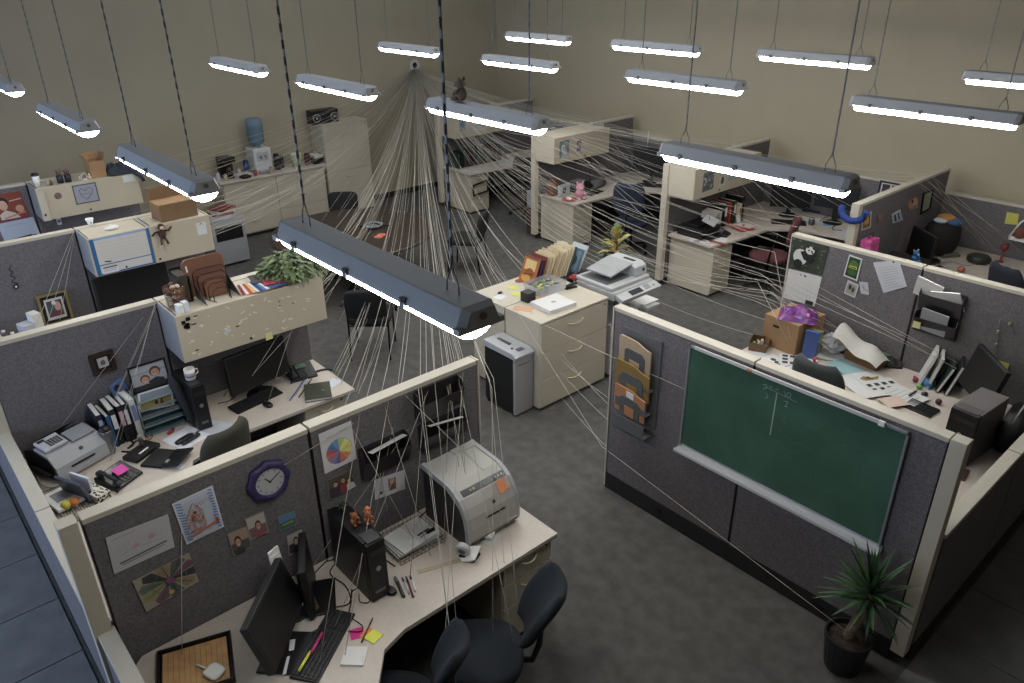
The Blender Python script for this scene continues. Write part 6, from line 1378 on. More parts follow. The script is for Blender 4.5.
docs = [((757, 357), .25, .2, -30, (190, 192, 196), 'blank white folded sheets, leftmost on the paper strewn desk', 0), ((776, 363), .2, .28, -15, (206, 206, 208), 'white box lid with black print on the paper strewn desk', 1), ((796, 361), .22, .3, 30, (204, 204, 204), 'proof sheet with a column of dark thumbnails, next to the chair back', 2),
        ((816, 351), .3, .22, -10, (208, 208, 206), 'proof sheet with scattered dark thumbnails behind the chair', 2), ((829, 355), .25, .26, 30, (200, 200, 198), 'pale sheet pointing up behind the chair', 0), ((846, 369), .21, .3, -22, (140, 180, 186), 'pale turquoise sheet right of the chair back', 0),
        ((857, 384), .26, .3, -25, (206, 206, 206), 'white sheet right below the turquoise one', 0), ((871, 381), .24, .26, -30, (204, 204, 202), 'sheet with a brown picture, in the middle of the paper strewn desk', 3), ((884, 389), .3, .26, -28, (208, 208, 208), 'sheet printed with eight dark thumbnails, in the middle right of the desk', 4),
        ((905, 397), .22, .3, -10, (206, 206, 204), 'white sheet under the black pen, near the keyboard', 5), ((893, 404), .2, .15, -28, (206, 180, 166), 'pinkish sheet along the partition cap', 0), ((868, 397), .3, .1, -28, (210, 208, 204), 'long narrow sheets along the partition cap', 0)]
for k, (p, w_, d_, r_, c, lb, kind) in enumerate(docs):
    q = random.Random(k); s = []
    if kind == 1: s = [('c', .6, .3, .12, .1, (50, 50, 54)), ('p', [(.3, .5), (.6, .4), (.8, .6), (.4, .7)], (60, 60, 60)), ('l', [(.1, .85), (.9, .85)], .03, (90, 90, 90))]
    if kind == 2: s = [('r', .1 + .3 * (j % 3), .1 + .22 * (j // 3), .3 + .3 * (j % 3), .26 + .22 * (j // 3), (50, 46, 42)) for j in range(9) if j != 4]
    if kind == 3: s = [('p', [(.1, .4), (.35, .25), (.55, .4), (.9, .35), (.7, .6), (.3, .65)], (150, 120, 60)), ('p', [(.3, .4), (.5, .3), (.6, .55)], (60, 50, 40))]
    if kind == 4: s = [('r', .08 + .24 * (j % 4), .2 + .3 * (j // 4), .22 + .24 * (j % 4), .38 + .3 * (j // 4), (58, 48, 40)) for j in range(8)]
    if kind == 5: s = lines(.1, .2, .9, .8, 5)
    flat('document', lb, 'paper', *T(p[0], p[1], DZ), w_, d_, r_, c, s, lift=.0006 + .0022 * k, group='papers spread on the desk behind the chalkboard', th=.0018)
phone(T(886, 363), -55, 'black desk phone with a green display beside the turquoise sheet')
t = thing('second_phone_base', 'black conference style gadget left of the desk phone, under the white paper', 'gadget', T(868, 350), -40); MB().box(-.1, .1, -.08, .08, 0, .05).build('body', BLACK, t, bevel=.01); MB().box(-.03, .06, -.05, .05, .05, .053).build('keys', M((60, 60, 60), .4), t)
t = thing('foil_cup', 'crumpled silver white cup beside the black gadget', 'cup', T(858, 360)); MB().lathe([(.03, 0), (.045, .03), (.05, .07), (.03, .1), (.02, .09)], 12).build('body', M((186, 180, 176), .3), t); MB().sell((.03, 0, .03), (.015, .02, .02)).build('spot', C_(120, 60, 50), t)
pen('black marker on the white sheet near the keyboard', T(909, 396, DZ + .026), T(917, 391, DZ + .026), (20, 20, 22), .007, name='marker')
G = 'little desk things heaped beside the phone'
for k, (p, c, sz, lb) in enumerate([((842, 352), (40, 30, 30), .03, 'dark round trinket left of the heap before the black gadget'), ((849, 354), (60, 60, 64), .028, 'grey round trinket in the heap before the black gadget'), ((873, 357), (90, 40, 40), .025, 'dark red trinket beside the foil cup'), ((905, 362), (60, 84, 120), .035, 'blue glass ball right of the desk phone'), ((915, 380), (130, 40, 60), .03, 'dark red knob in front of the green book'),
                                   ((927, 385), (60, 120, 180), .05, 'bright blue crumpled toy beside the keyboard'), ((935, 378), (70, 130, 190), .04, 'light blue toy behind the crumpled blue one'), ((919, 387), (90, 160, 70), .025, 'green ring toy left of the blue toy'), ((924, 395), (50, 50, 60), .03, 'dark blue trinket under the green ring toy'), ((938, 402), (70, 30, 40), .03, 'dark red trinket right of the keyboard'), ((931, 376), (190, 130, 60), .022, 'orange bead above the blue toy'), ((947, 376), (190, 190, 196), .04, 'white plush lump left of the tilted monitor')]):
    t = thing('trinket', lb, 'trinket', T(p[0], p[1] + 2, DZ), 30 * k, group=G); m = MB(); m.sell((0, 0, sz * .8), (sz, sz * .8, sz * .8), .9, .9, 12, 8); m.build('body', C_(*c, .4), t); MB().sell((sz * .5, sz * .3, sz * 1.4), (sz * .5, sz * .4, sz * .4), 1, 1, 10, 6).build('knob', C_(*[min(255, int(v * 1.3) + 10) for v in c], .4), t)
for k, (x, c, h, lb, ln) in enumerate([(-2.02, (196, 196, 190), .32, 'tall pale magazine file leaning beside the green book', 14), (-1.95, (190, 190, 186), .3, 'second pale magazine file right against the first', 12), (-1.87, (40, 60, 46), .26, 'dark green book leaning right of the magazine files', 18), (-1.80, (24, 24, 26), .30, 'black binder right of the dark green book', 14)]):
    t = thing('magazine_file' if k < 2 else 'book', lb, 'file' if k < 2 else 'book', (x, 6.44, DZ)); t.rotation_euler = (0, R(ln), R(-70 + 90)); m = MB(); m.box(-.012, .012, -.11, .11, 0, h); m.build('cover', C_(*c, .6), t, bevel=.002); MB().box(-.009, .009, -.112, -.105, .01, h - .01).build('pages', PAPER, t)
keyboard(T(920, 409), -95 + 0, 'black keyboard on the paper strewn desk', w=.24, d=.16)
monitor((-1.50, 6.18, DZ), -139, 'dark monitor tilted over the right end of the paper strewn desk', w=.50, h=.36, lift=.16, tilt=12)
o = MB(); o.X = Matrix.Translation(Vector(T(985, 373, 1.2)) ) ; o = None
t = pc_tower((-1.33, 5.63, DZ), -95, 'large grey sided computer case lying beside the right low partition', w=.20, d=.44, h=.42, mat=M((84, 78, 76), .5))
t = thing('red_radio', 'red toy radio behind the tilted monitor', 'radio', (-1.16, 6.42, DZ), -80); MB().box(-.04, .04, -.1, .1, 0, .1).build('body', C_(130, 36, 44), t, bevel=.008); MB().cyl((.04, -.05, .05), (.045, -.05, .05), .03, n=16).build('speaker', C_(90, 30, 40), t); MB().box(.04, .043, .01, .08, .04, .08).build('dial', C_(180, 170, 160), t)
t = thing('black_bag', 'black laptop bag slumped along the right low partition', 'bag', (-1.16, 6.0, DZ), 5); m = MB(); m.sell((0, 0, .12), (.08, .28, .13), .5, .5, 20, 10); m.build('body', M((20, 20, 22), .6), t); MB().tube([(.0, -.2, .24), (.02, -.1, .33), (.02, .1, .33), (0, .2, .24)], .008, 5).build('strap', M((150, 150, 154), .4), t)
flat('folder', 'pale yellow folder in the corner beside the chalkboard end post', 'folder', -1.32, 4.62, DZ, .16, .3, 8, (196, 194, 110), th=.01); flat('folder', 'dark red folder under the grey computer case', 'folder', -1.3, 5.28, DZ, .16, .2, 8, (80, 36, 40), th=.01)
office_chair((-2.33, 5.50, 0), 84, 'grey office chair whose round back rises behind the chalkboard', M((72, 76, 80), .95, noise=.1, nscale=120), seat_z=.54, back_h=.54, lean=10, back_w=.46)

# ------------------------------------------------------------------ far right corner cubicle
t = thing('neck_pillow', 'bright blue neck pillow hung over the beige partition end', 'pillow', (-3.53, 7.94, 1.58), 0)
m = MB(); pts = [(.135 * math.cos(a), -.0 - .03 * math.sin(a), .03 - .11 * math.sin(a)) for a in [PI * (k / 12 * 1.15 - .07) for k in range(13)]]; m.tube(pts, [.025] + [.036] * 11 + [.025], 10); m.build('cushion', M((26, 56, 130), .9, noise=.1, nscale=80), t)
WXx = X0 + .002
for c, base, s, lb, cat in [([(862, 217.5), (871.5, 211), (870.5, 227.5), (861, 231)], (190, 188, 180), [('r', .12, .08, .88, .9, (120, 96, 50)), ('c', .5, .45, .25, .25, (196, 150, 80))], 'white bordered yellow picture under the blue neck pillow', 'photo'), ([(877, 215), (883, 213), (884, 220), (878, 223)], (120, 100, 96), [('c', .5, .5, .3, .3, (150, 90, 96)), ('c', .4, .3, .2, .2, (120, 140, 110))], 'tiny reddish snapshot between yellow and white pictures', 'photo'),
                              ([(891.5, 214), (900, 209), (903, 220), (892.5, 223.5)], (176, 186, 200), [('r', .2, .2, .4, .9, (50, 60, 80)), ('r', .6, .15, .75, .85, (60, 70, 90)), ('r', .1, .05, .9, .2, (200, 210, 220))], 'pale blue photo of standing figures on the open cubicle partition', 'photo'),
                              ([(907.5, 201), (917, 196), (918.5, 208), (909, 211)], (150, 110, 96), [('c', .3, .5, .3, .4, (196, 130, 100)), ('c', .7, .4, .28, .35, (206, 150, 120)), ('c', .6, .8, .25, .2, (120, 130, 140)), ('c', .45, .25, .12, .15, (40, 30, 30))], 'photo of two faces close together on the open cubicle partition', 'photo')]:
    sheet('photo', lb, cat, WX(WXx, *c), base, s, th=.003)
picture('black framed pale certificate on the open cubicle partition', WX(WXx, (923, 193), (933, 189), (929.5, 209), (920, 214)), .02, .015, BLACK, (150, 156, 136), lines(.2, .2, .8, .8, 6, (120, 124, 110)))
sheet('sticky_note', 'large yellow note on the back partition beside the hanging basket', 'note', [TY(1007, 212, 10.339), TY(1019, 214, 10.339), TY(1017.5, 225, 10.339), TY(1004.5, 223.5, 10.339)], (200, 196, 80), lines(.2, .3, .8, .8, 3, (170, 160, 60)))
t = thing('hanging_basket', 'white plastic wall basket with dark red contents at the right edge', 'basket', (-2.47, 10.26, 1.0)); m = MB()
m.tube([(-.18, 0, 0), (-.1, 0, .2), (0, 0, .3), (.14, 0, .34)], .012, 6).tube([(-.18, 0, 0), (.2, 0, 0)], .012, 6); m.build('rim', WHITE, t); MB().box(-.17, .2, -.05, .06, -.02, .0).build('shelf', WHITE, t); MB().sell((-.08, 0, .07), (.06, .04, .07), .8).build('contents', C_(120, 60, 54), t)
monitor((-3.2, 9.12, DZ), -128, 'monitor seen from behind its edge in the open cubicle', w=.48, h=.34, lift=.12, tilt=4); 
t = thing('pink_bag', 'bright pink patterned bag on the desk end beside the beige partition post', 'bag', (-3.38, 8.14, DZ), 0); m = MB(); m.prism([(-.08, 0), (.08, 0), (.06, .56), (-.06, .56)], -.11, .11, 'y'); m.build('body', M((186, 30, 120), .6, c2=(206, 90, 156), noise=.3, nscale=35), t, bevel=.02); MB().tube([(0, -.05, .55), (0, -.03, .62), (0, .03, .62), (0, .05, .55)], .006, 5).build('handle', BLACK, t)
t = thing('file_cart', 'dark cabinet top with blue plush and yellow cord along the partition', 'box', (-3.2, 8.62, DZ), 0); MB().box(-.22, .2, -.24, .3, 0, .22).build('body', M((40, 38, 38), .5), t, bevel=.005)
plush((-3.1, 8.72, DZ + .221), -20, 'blue plush toy on the dark box below the white photos', (50, 110, 170), 1.2, (210, 190, 150))
cable('yellow green cord heaped on the dark box', [(-3.2, 8.5, DZ + .24), (-3.12, 8.56, DZ + .25), (-3.2, 8.62, DZ + .24), (-3.1, 8.6, DZ + .26), (-3.16, 8.68, DZ + .24)], .008, M((170, 176, 96), .5))
t = thing('fruit_basket', 'dark heaped bag with blue and orange bundles behind the monitor', 'bag', (-3.25, 9.85, DZ), 0); MB().sell((0, 0, .22), (.2, .22, .22), .7).build('body', M((26, 24, 26), .8), t); MB().sell((.06, .02, .42), (.14, .12, .05)).build('blue_bundle', C_(50, 90, 140), t); MB().sell((0, .0, .46), (.1, .12, .04)).build('orange_bundle', C_(190, 130, 60), t); MB().sell((-.02, -.1, .44), (.08, .08, .03)).build('white_bundle', C_(180, 190, 206), t)
t = thing('hex_box', 'dark green octagonal box on the open cubicle desk', 'box', T(978, 262), 10); MB().lathe([(.12, 0), (.13, .02), (.13, .07), (.1, .09)], 8).build('body', M((40, 48, 38), .4), t)
t = thing('cordless_phone', 'grey phone lying on the open cubicle desk, right of the octagonal box', 'phone', T(1000, 272), 40); MB().sell((0, 0, .03), (.12, .07, .03), .6, .6).build('body', M((64, 72, 66), .4), t); MB().box(-.06, .0, -.03, .03, .055, .06).build('display', M((110, 130, 110), .3), t)
t = thing('red_toy', 'little red spindle toy standing on the open cubicle desk', 'toy', T(1000.5, 262), 0); MB().lathe([(.03, 0), (.03, .012), (.014, .02), (.014, .16)], 12).build('stem', C_(120, 40, 40), t); MB().sell((0, 0, .19), (.045, .045, .045)).build('head', C_(130, 46, 46), t)
o = MB().sell((0, 0, .035), (.042, .042, .036)).build('orange_ball', C_(180, 96, 66)); o.location = T(960.5, 272); tag(o, 'small orange ball near the partition cap in the open cubicle', 'ball')
t = thing('stapler', 'grey green stapler on the open cubicle desk behind the cap', 'stapler', T(950, 257), 60); MB().box(-.12, .12, -.03, .03, 0, .03).build('base', M((96, 100, 92), .4), t, bevel=.006); MB().box(-.11, .1, -.022, .022, .035, .05).build('arm', M((120, 124, 116), .4), t)
t = thing('pen_tray', 'round black dish with a dark stem on the open cubicle desk', 'dish', T(930, 262), 0); MB().lathe([(.02, 0), (.11, .02), (.11, .03), (.02, .025)], 20).build('dish', BLACK, t); MB().lathe([(.02, .025), (.015, .1)], 10).build('stem', BLACK, t)
flat('paper', 'white paper with dark red card by the cap, open cubicle', 'paper', *T(945, 268), .2, .24, -20, (186, 184, 186), [('r', .1, .1, .6, .4, (110, 44, 50))])
office_chair((-2.05, 8.95, 0), 60, 'dark navy office chair at the right edge of the photo', M((36, 40, 52), .95, noise=.1, nscale=120), seat_z=.5, back_h=.5, lean=8, back_w=.46)
cable('thin grey cord snaking across the open cubicle desk', [Z(T(938, 264)), Z(T(952, 262)), Z(T(966, 266)), Z(T(985, 263)), Z(T(995, 268))], .005, M((130, 130, 130), .5))

# ------------------------------------------------------------------ cubicle between the two posts (x -6.0 .. -3.6)
BX = -6.0 + .4 + .0015
fy = [('r', .08, .06, .92, .94, (110, 110, 112))]
q = random.Random(40)
for k in range(24): fy.append(('c', q.uniform(.15, .85), q.uniform(.12, .88), .07, .06, [(60, 60, 62), (176, 176, 174), (90, 90, 92)][k % 3]))
sheet('flyer', 'black and white flyer taped on the overhead cabinet beneath the long light', 'flyer', [(BX, 8.12, 1.61), (BX, 8.40, 1.63), (BX, 8.40, 1.34), (BX, 8.12, 1.33)], (190, 184, 170), fy)
sheet('photo', 'small square black and white card right of the flyer', 'photo', [(BX, 8.50, 1.49), (BX, 8.65, 1.50), (BX, 8.65, 1.36), (BX, 8.50, 1.35)], (196, 190, 176), [('c', .5, .5, .25, .3, (80, 80, 80)), ('r', .35, .1, .65, .25, BL)])
sheet('photo', 'pale blue picture in the middle of the flyer cabinet door', 'photo', [(BX, 8.72, 1.62), (BX, 8.98, 1.63), (BX, 8.98, 1.42), (BX, 8.72, 1.40)], (150, 170, 170), [('r', .1, .1, .9, .5, (120, 160, 170)), ('c', .4, .6, .2, .2, (90, 110, 110))]); sheet('photo', 'small lilac card at the right of the flyer cabinet door', 'photo', [(BX, 9.05, 1.58), (BX, 9.15, 1.58), (BX, 9.15, 1.44), (BX, 9.05, 1.44)], (150, 150, 180), [('c', .5, .4, .3, .3, (80, 80, 130))])
t = thing('inkjet_printer', 'low black printer under the flyer cabinet', 'printer', (-5.72, 8.35, DZ), 0); MB().box(-.2, .2, -.22, .2, 0, .13).build('body', M((24, 25, 27), .4), t, bevel=.01); MB().box(.1, .3, -.18, .16, .02, .03).build('tray', M((30, 30, 32), .3), t); MB().box(-.12, .1, -.18, .16, .13, .17).build('lid', M((22, 23, 25), .3), t, bevel=.008); MB().tube([(.2, -.22, .08), (.24, -.1, .07), (.24, .1, .07), (.2, .2, .08)], .006, 5).build('trim', M((150, 150, 154), .3), t)
t = thing('desk_calendar', 'small white paper and yellow note on a silver clip holder', 'note holder', (-5.58, 8.35, DZ + .17), 20); MB().cyl((0, 0, 0), (0, 0, .13), .006, n=8).build('stem', SILVER, t); m = MB(); m.X = Euler((R(12), R(20), 0)).to_matrix().to_4x4(); m.box(-.09, .09, -.1, .1, .05, .055); m.build('paper', M((176, 178, 184), .6), t); m = MB(); m.X = Euler((0, R(60), 0)).to_matrix().to_4x4(); m.box(-.05, .0, -.02, .03, .04, .044); m.build('note', C_(200, 200, 70), t)
t = thing('speaker_phone', 'black phone with a yellow tag in front of the printer', 'phone', (-5.48, 8.52, DZ), 15); MB().prism([(.1, 0), (.1, .02), (-.08, .09), (-.08, 0)], -.09, .09, 'y').build('body', BLACK, t, bevel=.006); MB().box(-.02, .02, -.07, .02, .05, .075).build('display', M((90, 94, 96), .3), t)
for k, (c, lb, h) in enumerate([((196, 190, 182), 'pale slanted binder, first of the three right of the black printer', .22), ((186, 182, 176), 'pale slanted binder, second of the three right of the black printer', .23), ((200, 196, 190), 'pale slanted binder, third of the three right of the black printer', .24)]): book((-5.78, 8.62 + .045 * k, DZ), 0, lb, .035, .24, h, c, lean=-8, group='pale binders under the flyer cabinet')
book((-5.8, 8.86, DZ), 0, 'black binder with a white stripe under the flyer cabinet', .07, .26, .31, (26, 26, 28), spine=(206, 206, 206)); book((-5.8, 8.96, DZ), 0, 'bright red binder under the flyer cabinet', .05, .26, .31, (170, 46, 40)); book((-5.79, 9.06, DZ), 0, 'dark green binder under the flyer cabinet', .06, .26, .32, (54, 66, 52), spine=(190, 196, 196)); book((-5.76, 9.15, DZ), 0, 'cream binder right of the dark green one', .05, .26, .27, (190, 176, 146), spine=(150, 110, 70)); book((-5.8, 9.25, DZ), 0, 'tall black binder at the right end under the flyer cabinet', .07, .27, .34, (18, 18, 20))
t = thing('white_card_stand', 'white tilted card standing before the cream binder', 'card', (-5.60, 9.1, DZ), 10); m = MB(); m.X = Matrix.Rotation(R(-14), 4, 'Y'); m.box(0, .004, -.06, .06, 0, .13); m.build('card', WHITE, t); m = MB(); m.box(-.05, -.03, -.01, .01, 0, .01); m.build('foot', BLACK, t)
for k, (p, w_, d_, r_, c, lb, s) in enumerate([((715, 239), .24, .3, 30, (206, 206, 206), 'white sheet at the front of the flyer cabinet desk', ()), ((708, 235), .2, .26, 60, (196, 190, 170), 'cream sheet beneath the white one, flyer cabinet desk', ()), ((700, 241.5), .12, .26, 20, (200, 200, 206), 'small magazine with dark pictures at the desk front edge', [('r', .1, .2, .5, .5, (90, 90, 96)), ('r', .6, .3, .9, .8, (110, 60, 60))]), ((718, 243), .05, .24, 12, (176, 80, 60), 'orange red strip beside the white sheet', ()), ((741, 228), .24, .32, -15, (176, 46, 42), 'red folder on the flyer cabinet desk', ()), ((744, 226), .18, .26, 5, (214, 206, 200), 'white paper with a red stamp on the red folder', [('r', .3, .4, .6, .55, (190, 60, 60))])]):
    flat('document', lb, 'paper', *T(p[0], p[1], DZ), w_, d_, r_, c, s, lift=.001 + .002 * k)
monitor((-5.35, 9.95, DZ), -55, 'black monitor at the inner desk corner below the long light', w=.54, h=.36, lift=.12, tilt=4, back=BLACK)
keyboard((-5.15, 9.62, DZ), -55, 'black keyboard before the corner monitor, flyer cabinet cubicle', w=.46, d=.17)
monitor((-4.75, 10.08, DZ), -80, 'second black screen right of the corner monitor, under the light end', w=.56, h=.34, lift=.2, tilt=2, back=BLACK)
mug((-4.9, 9.78, DZ), 'dark grey mesh pen cup between the two black screens', (70, 70, 74), rot=40, name='pen_cup', cat='cup')
mouse(T(798, 224), -60, 'dark mouse on the flyer cabinet desk near the pen cup')
flat('paper', 'white paper right of the dark mouse', 'paper', *T(812, 221), .2, .2, -60, (196, 196, 200)); flat('paper', 'white sheet behind the corner monitor foot', 'paper', *T(794, 209), .3, .2, -70, (190, 190, 190)); flat('sticky_note', 'blue note before the desk phone, flyer cabinet cubicle', 'note', *T(827, 225), .1, .1, -60, (90, 160, 200)); flat('paper', 'white sheet partly behind the beige post, flyer cabinet cubicle', 'paper', *T(843, 233), .2, .28, -60, (196, 196, 200))
phone((-4.2, 9.98, DZ), -80, 'black desk phone left of the blue neck pillow'); cable('black cable coiled before the desk phone, flyer cabinet cubicle', [Z(T(820, 221)), Z(T(830, 216)), Z(T(838, 222)), Z(T(832, 229)), Z(T(842, 231))], .006)
t = thing('black_keys', 'black flat gadget with keys between mouse and phone', 'gadget', T(815, 212), -70); MB().box(-.06, .06, -.17, .17, 0, .03).build('body', BLACK, t, bevel=.004); MB().box(-.04, .04, -.15, .05, .03, .034).build('keys', M((60, 60, 62), .5), t)
t = picture('black framed photo collage on the low back partition, right of the long light', [(-4.32, 10.335, 1.36), (-4.02, 10.335, 1.36), (-4.02, 10.335, 1.0), (-4.32, 10.335, 1.0)], .02, .015, BLACK, (200, 196, 196), [('r', .08, .06, .46, .46, (60, 50, 56)), ('r', .54, .06, .94, .46, (96, 80, 80)), ('r', .08, .54, .46, .94, (170, 60, 100)), ('r', .54, .54, .94, .94, (80, 60, 70))])
sheet('card', 'pale green card right of the photo collage on the back partition', 'card', [(-3.9, 10.338, 1.32), (-3.74, 10.338, 1.33), (-3.73, 10.338, 1.18), (-3.89, 10.338, 1.17)], (140, 160, 130), [('c', .5, .5, .3, .3, (90, 130, 90))])
office_chair((-5.0, 8.95, 0), 205, 'dusty pink office chair with armrests in the flyer cabinet cubicle', M((104, 56, 60), .95, noise=.12, nscale=100), seat_z=.46, back_h=.4, arms=True, lean=8)
t = thing('waste_basket', 'black waste basket under the desk by the pink chair', 'waste basket', (-5.5, 9.0, 0)); MB().lathe([(.11, 0), (.14, .3), (.135, .3), (.105, .01), (.001, .01)], 20).build('body', BLACK, t); MB().lathe([(.143, .29), (.147, .3), (.143, .31)], 20).build('rim', DARK, t)

# ------------------------------------------------------------------ pink pig cubicle (x -8.6 .. -6.1)
AX = -8.6 + .4 + .0015
sheet('photo', 'blue green snapshot of a figure, left of two on the cabinet door by the pig', 'photo', [(AX, 8.16, 1.60), (AX, 8.36, 1.61), (AX, 8.36, 1.37), (AX, 8.16, 1.35)], (96, 120, 130), [('r', .1, .1, .9, .5, (110, 140, 150)), ('c', .4, .4, .2, .18, (210, 200, 196)), ('p', [(.2, 1), (.3, .55), (.7, .5), (.9, 1)], (170, 170, 176)), ('c', .45, .42, .08, .08, (180, 140, 120))])
sheet('photo', 'snapshot with dark curly head, right of two on the cabinet door by the pig', 'photo', [(AX, 8.48, 1.58), (AX, 8.68, 1.60), (AX, 8.68, 1.42), (AX, 8.48, 1.40)], (180, 176, 180), [('c', .5, .35, .25, .25, (70, 56, 60)), ('c', .5, .45, .16, .18, (196, 150, 130)), ('p', [(.2, 1), (.35, .65), (.65, .65), (.8, 1)], (110, 110, 140))])
t = thing('plush_pig', 'pink plush pig sitting on the desk', 'plush toy', (-7.98, 8.40, DZ), -20); PG = M((206, 140, 160), .9, noise=.05, nscale=40)
MB().sell((0, 0, .08), (.07, .075, .08)).build('body', PG, t); h = MB().sell((.01, 0, .19), (.06, .065, .06)).build('head', PG, t); MB().sell((.07, 0, .18), (.018, .024, .02)).build('snout', M((220, 160, 176), .8), h)
for s_ in (-1, 1): MB().sell((0, s_ * .045, .25), (.012, .02, .03)).build('ear', PG, h); MB().tube([(.03, s_ * .05, .12), (.08, s_ * .06, .08)], .02, 6).build('arm', PG, t); MB().tube([(.03, s_ * .035, .025), (.1, s_ * .05, .025)], .025, 6).build('leg', PG, t)
t = thing('red_plate', 'round red and white dish beside the pink pig', 'dish', T(569, 200.5)); MB().lathe([(.06, 0), (.11, .02), (.11, .028), (.05, .012)], 22).build('plate', C_(190, 56, 50), t); MB().sell((0, 0, .03), (.05, .04, .02)).build('napkin', WHITE, t)
t = thing('paper_stand', 'white upright papers in a grey stand behind the red dish', 'paper', (-8.25, 8.34, DZ), 5); MB().box(-.02, .0, -.14, .13, 0, .19).build('sheets', M((176, 184, 190), .7), t); MB().box(.0, .02, -.15, .14, 0, .04).build('stand', GREYP, t); MB().box(.0005, .003, -.05, .03, .05, .14).build('print', M((50, 52, 60), .6), t)
t = thing('brown_bag', 'rust brown paper bag standing at the front of the pig desk', 'bag', (-8.42, 8.24, DZ), 0); m = MB(); m.sell((0, 0, .12), (.08, .09, .13), .6, .7); m.build('body', M((126, 76, 60), .8, noise=.1, nscale=20), t)
t = thing('label_printer', 'dark printer with a grey roll on the pig desk', 'printer', (-8.32, 8.72, DZ), 0); MB().box(-.14, .14, -.14, .14, 0, .15).build('body', DARK, t, bevel=.01); MB().box(-.1, .05, -.1, .1, .15, .17).build('lid', GREYP, t, bevel=.004)
t = thing('paper_roll', 'fat grey roll lying on the pig desk under the cabinet', 'roll', (-8.25, 9.08, DZ), 10); MB().cyl((0, -.16, .07), (0, .16, .07), .07, n=20).build('roll', M((104, 102, 104), .7), t); MB().cyl((0, -.161, .07), (0, .161, .07), .03, n=16).build('core', DARK, t)
t = thing('computer_mouse_pad', 'black keyboard tray and mouse on the pig desk edge', 'gadget', T(594, 193), 10); MB().box(-.08, .08, -.18, .16, 0, .012).build('pad', BLACK, t); MB().sell((.0, .05, .028), (.05, .03, .018)).build('mouse', DARK, t)
monitor((-7.9, 10.0, DZ), -60, 'large black screen in the pig cubicle corner behind the navy chair', w=.62, h=.4, lift=.16, tilt=2, back=BLACK); keyboard(T(650, 186), -62, 'black keyboard on the pig desk right of the navy chair', w=.45, d=.15)
office_chair((-7.22, 8.75, 0), 115, 'deep blue office chair in the pink pig cubicle', NAVY, seat_z=.46, back_h=.5, lean=6, back_w=.48)
t = thing('white_lantern', 'thin white hanging string of beads near the pig cubicle end', 'ornament', tuple(TY(648, 139, 10.3))); m = MB(); m.tube([(0, 0, -.1), (0, 0, .12)], .008, 6); m.build('string', WHITE, t)
for k in range(4): MB().sell((0, 0, -.14 - .05 * k), (.02, .02, .022)).build('bead', M((210, 210, 206), .3), t)
sheet('paper', 'white sheet hanging on the partition right of the cabinet with two snapshots', 'paper', [(-8.598, 9.32, 1.64), (-8.598, 9.55, 1.66), (-8.598, 9.64, 1.42), (-8.598, 9.30, 1.38)], (186, 188, 186))
t = thing('recycling_tub', 'pale grey tub on a dark carton beside the pig cubicle post', 'tub', (-8.78, 8.3, 0), 0); MB().box(-.15, .1, -.14, .16, 0, .45).build('carton', M((70, 50, 44), .7), t); MB().box(-.15, .1, -.14, .16, .45, .72).build('tub', M((136, 144, 152), .5), t, bevel=.01); MB().sell((.1, -.02, .22), (.004, .08, .1)).build('picture', M((130, 110, 100), .6), t)
# ------------------------------------------------------------------ farthest cubicle
CX2 = -11.12 + .4 + .0015
sheet('paper', 'blue card at the left of the farthest overhead cabinet door', 'card', [(CX2, 8.22, 1.60), (CX2, 8.36, 1.60), (CX2, 8.36, 1.40), (CX2, 8.22, 1.40)], (120, 150, 170), [('c', .5, .5, .3, .3, (80, 110, 150))])
sheet('paper', 'white printed sheet on the farthest overhead cabinet door', 'paper', [(CX2, 8.50, 1.63), (CX2, 8.84, 1.63), (CX2, 8.84, 1.36), (CX2, 8.50, 1.36)], (186, 186, 186), [('c', .3 + .2 * (k % 3), .3 + .2 * (k // 3), .08, .07, (140, 140, 150)) for k in range(9)])
q = random.Random(50)
for k in range(14):
    c = [(40, 60, 56), (26, 28, 32), (60, 76, 72), (86, 50, 50), (22, 24, 28), (44, 46, 52), (30, 60, 70)][k % 7]
    book((-10.92, 8.25 + .075 * k, DZ), 0, ['dark teal', 'black', 'grey green', 'dark red', 'jet black', 'slate', 'petrol blue'][k % 7] + ' binder on the farthest desk, ' + ('nearer' if k < 7 else 'farther') + ' half of the row', .06, .24, .26 + .02 * (k % 3), c, group='binders in the farthest cubicle, behind the strings', pages=False)
monitor((-10.35, 9.95, DZ), -50, 'dark screen at the corner of the farthest cubicle', w=.5, h=.34, lift=.12, tilt=3, back=BLACK)
flat('paper', 'white papers at the front of the farthest desk', 'paper', *T(474, 170), .25, .3, 20, (190, 190, 186), th=.01); flat('paper', 'white papers on the farthest desk, right part', 'paper', *T(507, 163), .3, .3, -40, (190, 188, 184), th=.01)
office_chair((-9.75, 8.9, 0), 130, 'black office chair in the farthest cubicle, behind the strings', M((26, 26, 30), .9), seat_z=.46, back_h=.46)
t = thing('framed_sign', 'dark rectangular outline frame leaning on the farthest pedestal', 'frame', (-10.36, 8.36, .45)); frame_box([(0, -.14, .2), (0, .2, .24), (0, .2, .03), (0, -.14, 0)], .02, .02, BLACK, t)
plush((-4.45, 3.445, 3.127), 200, 'small grey plush animal sitting behind the hanging light near the string hole', (110, 96, 84), 1.35)
# plush needs something to sit on: it rides the light housing

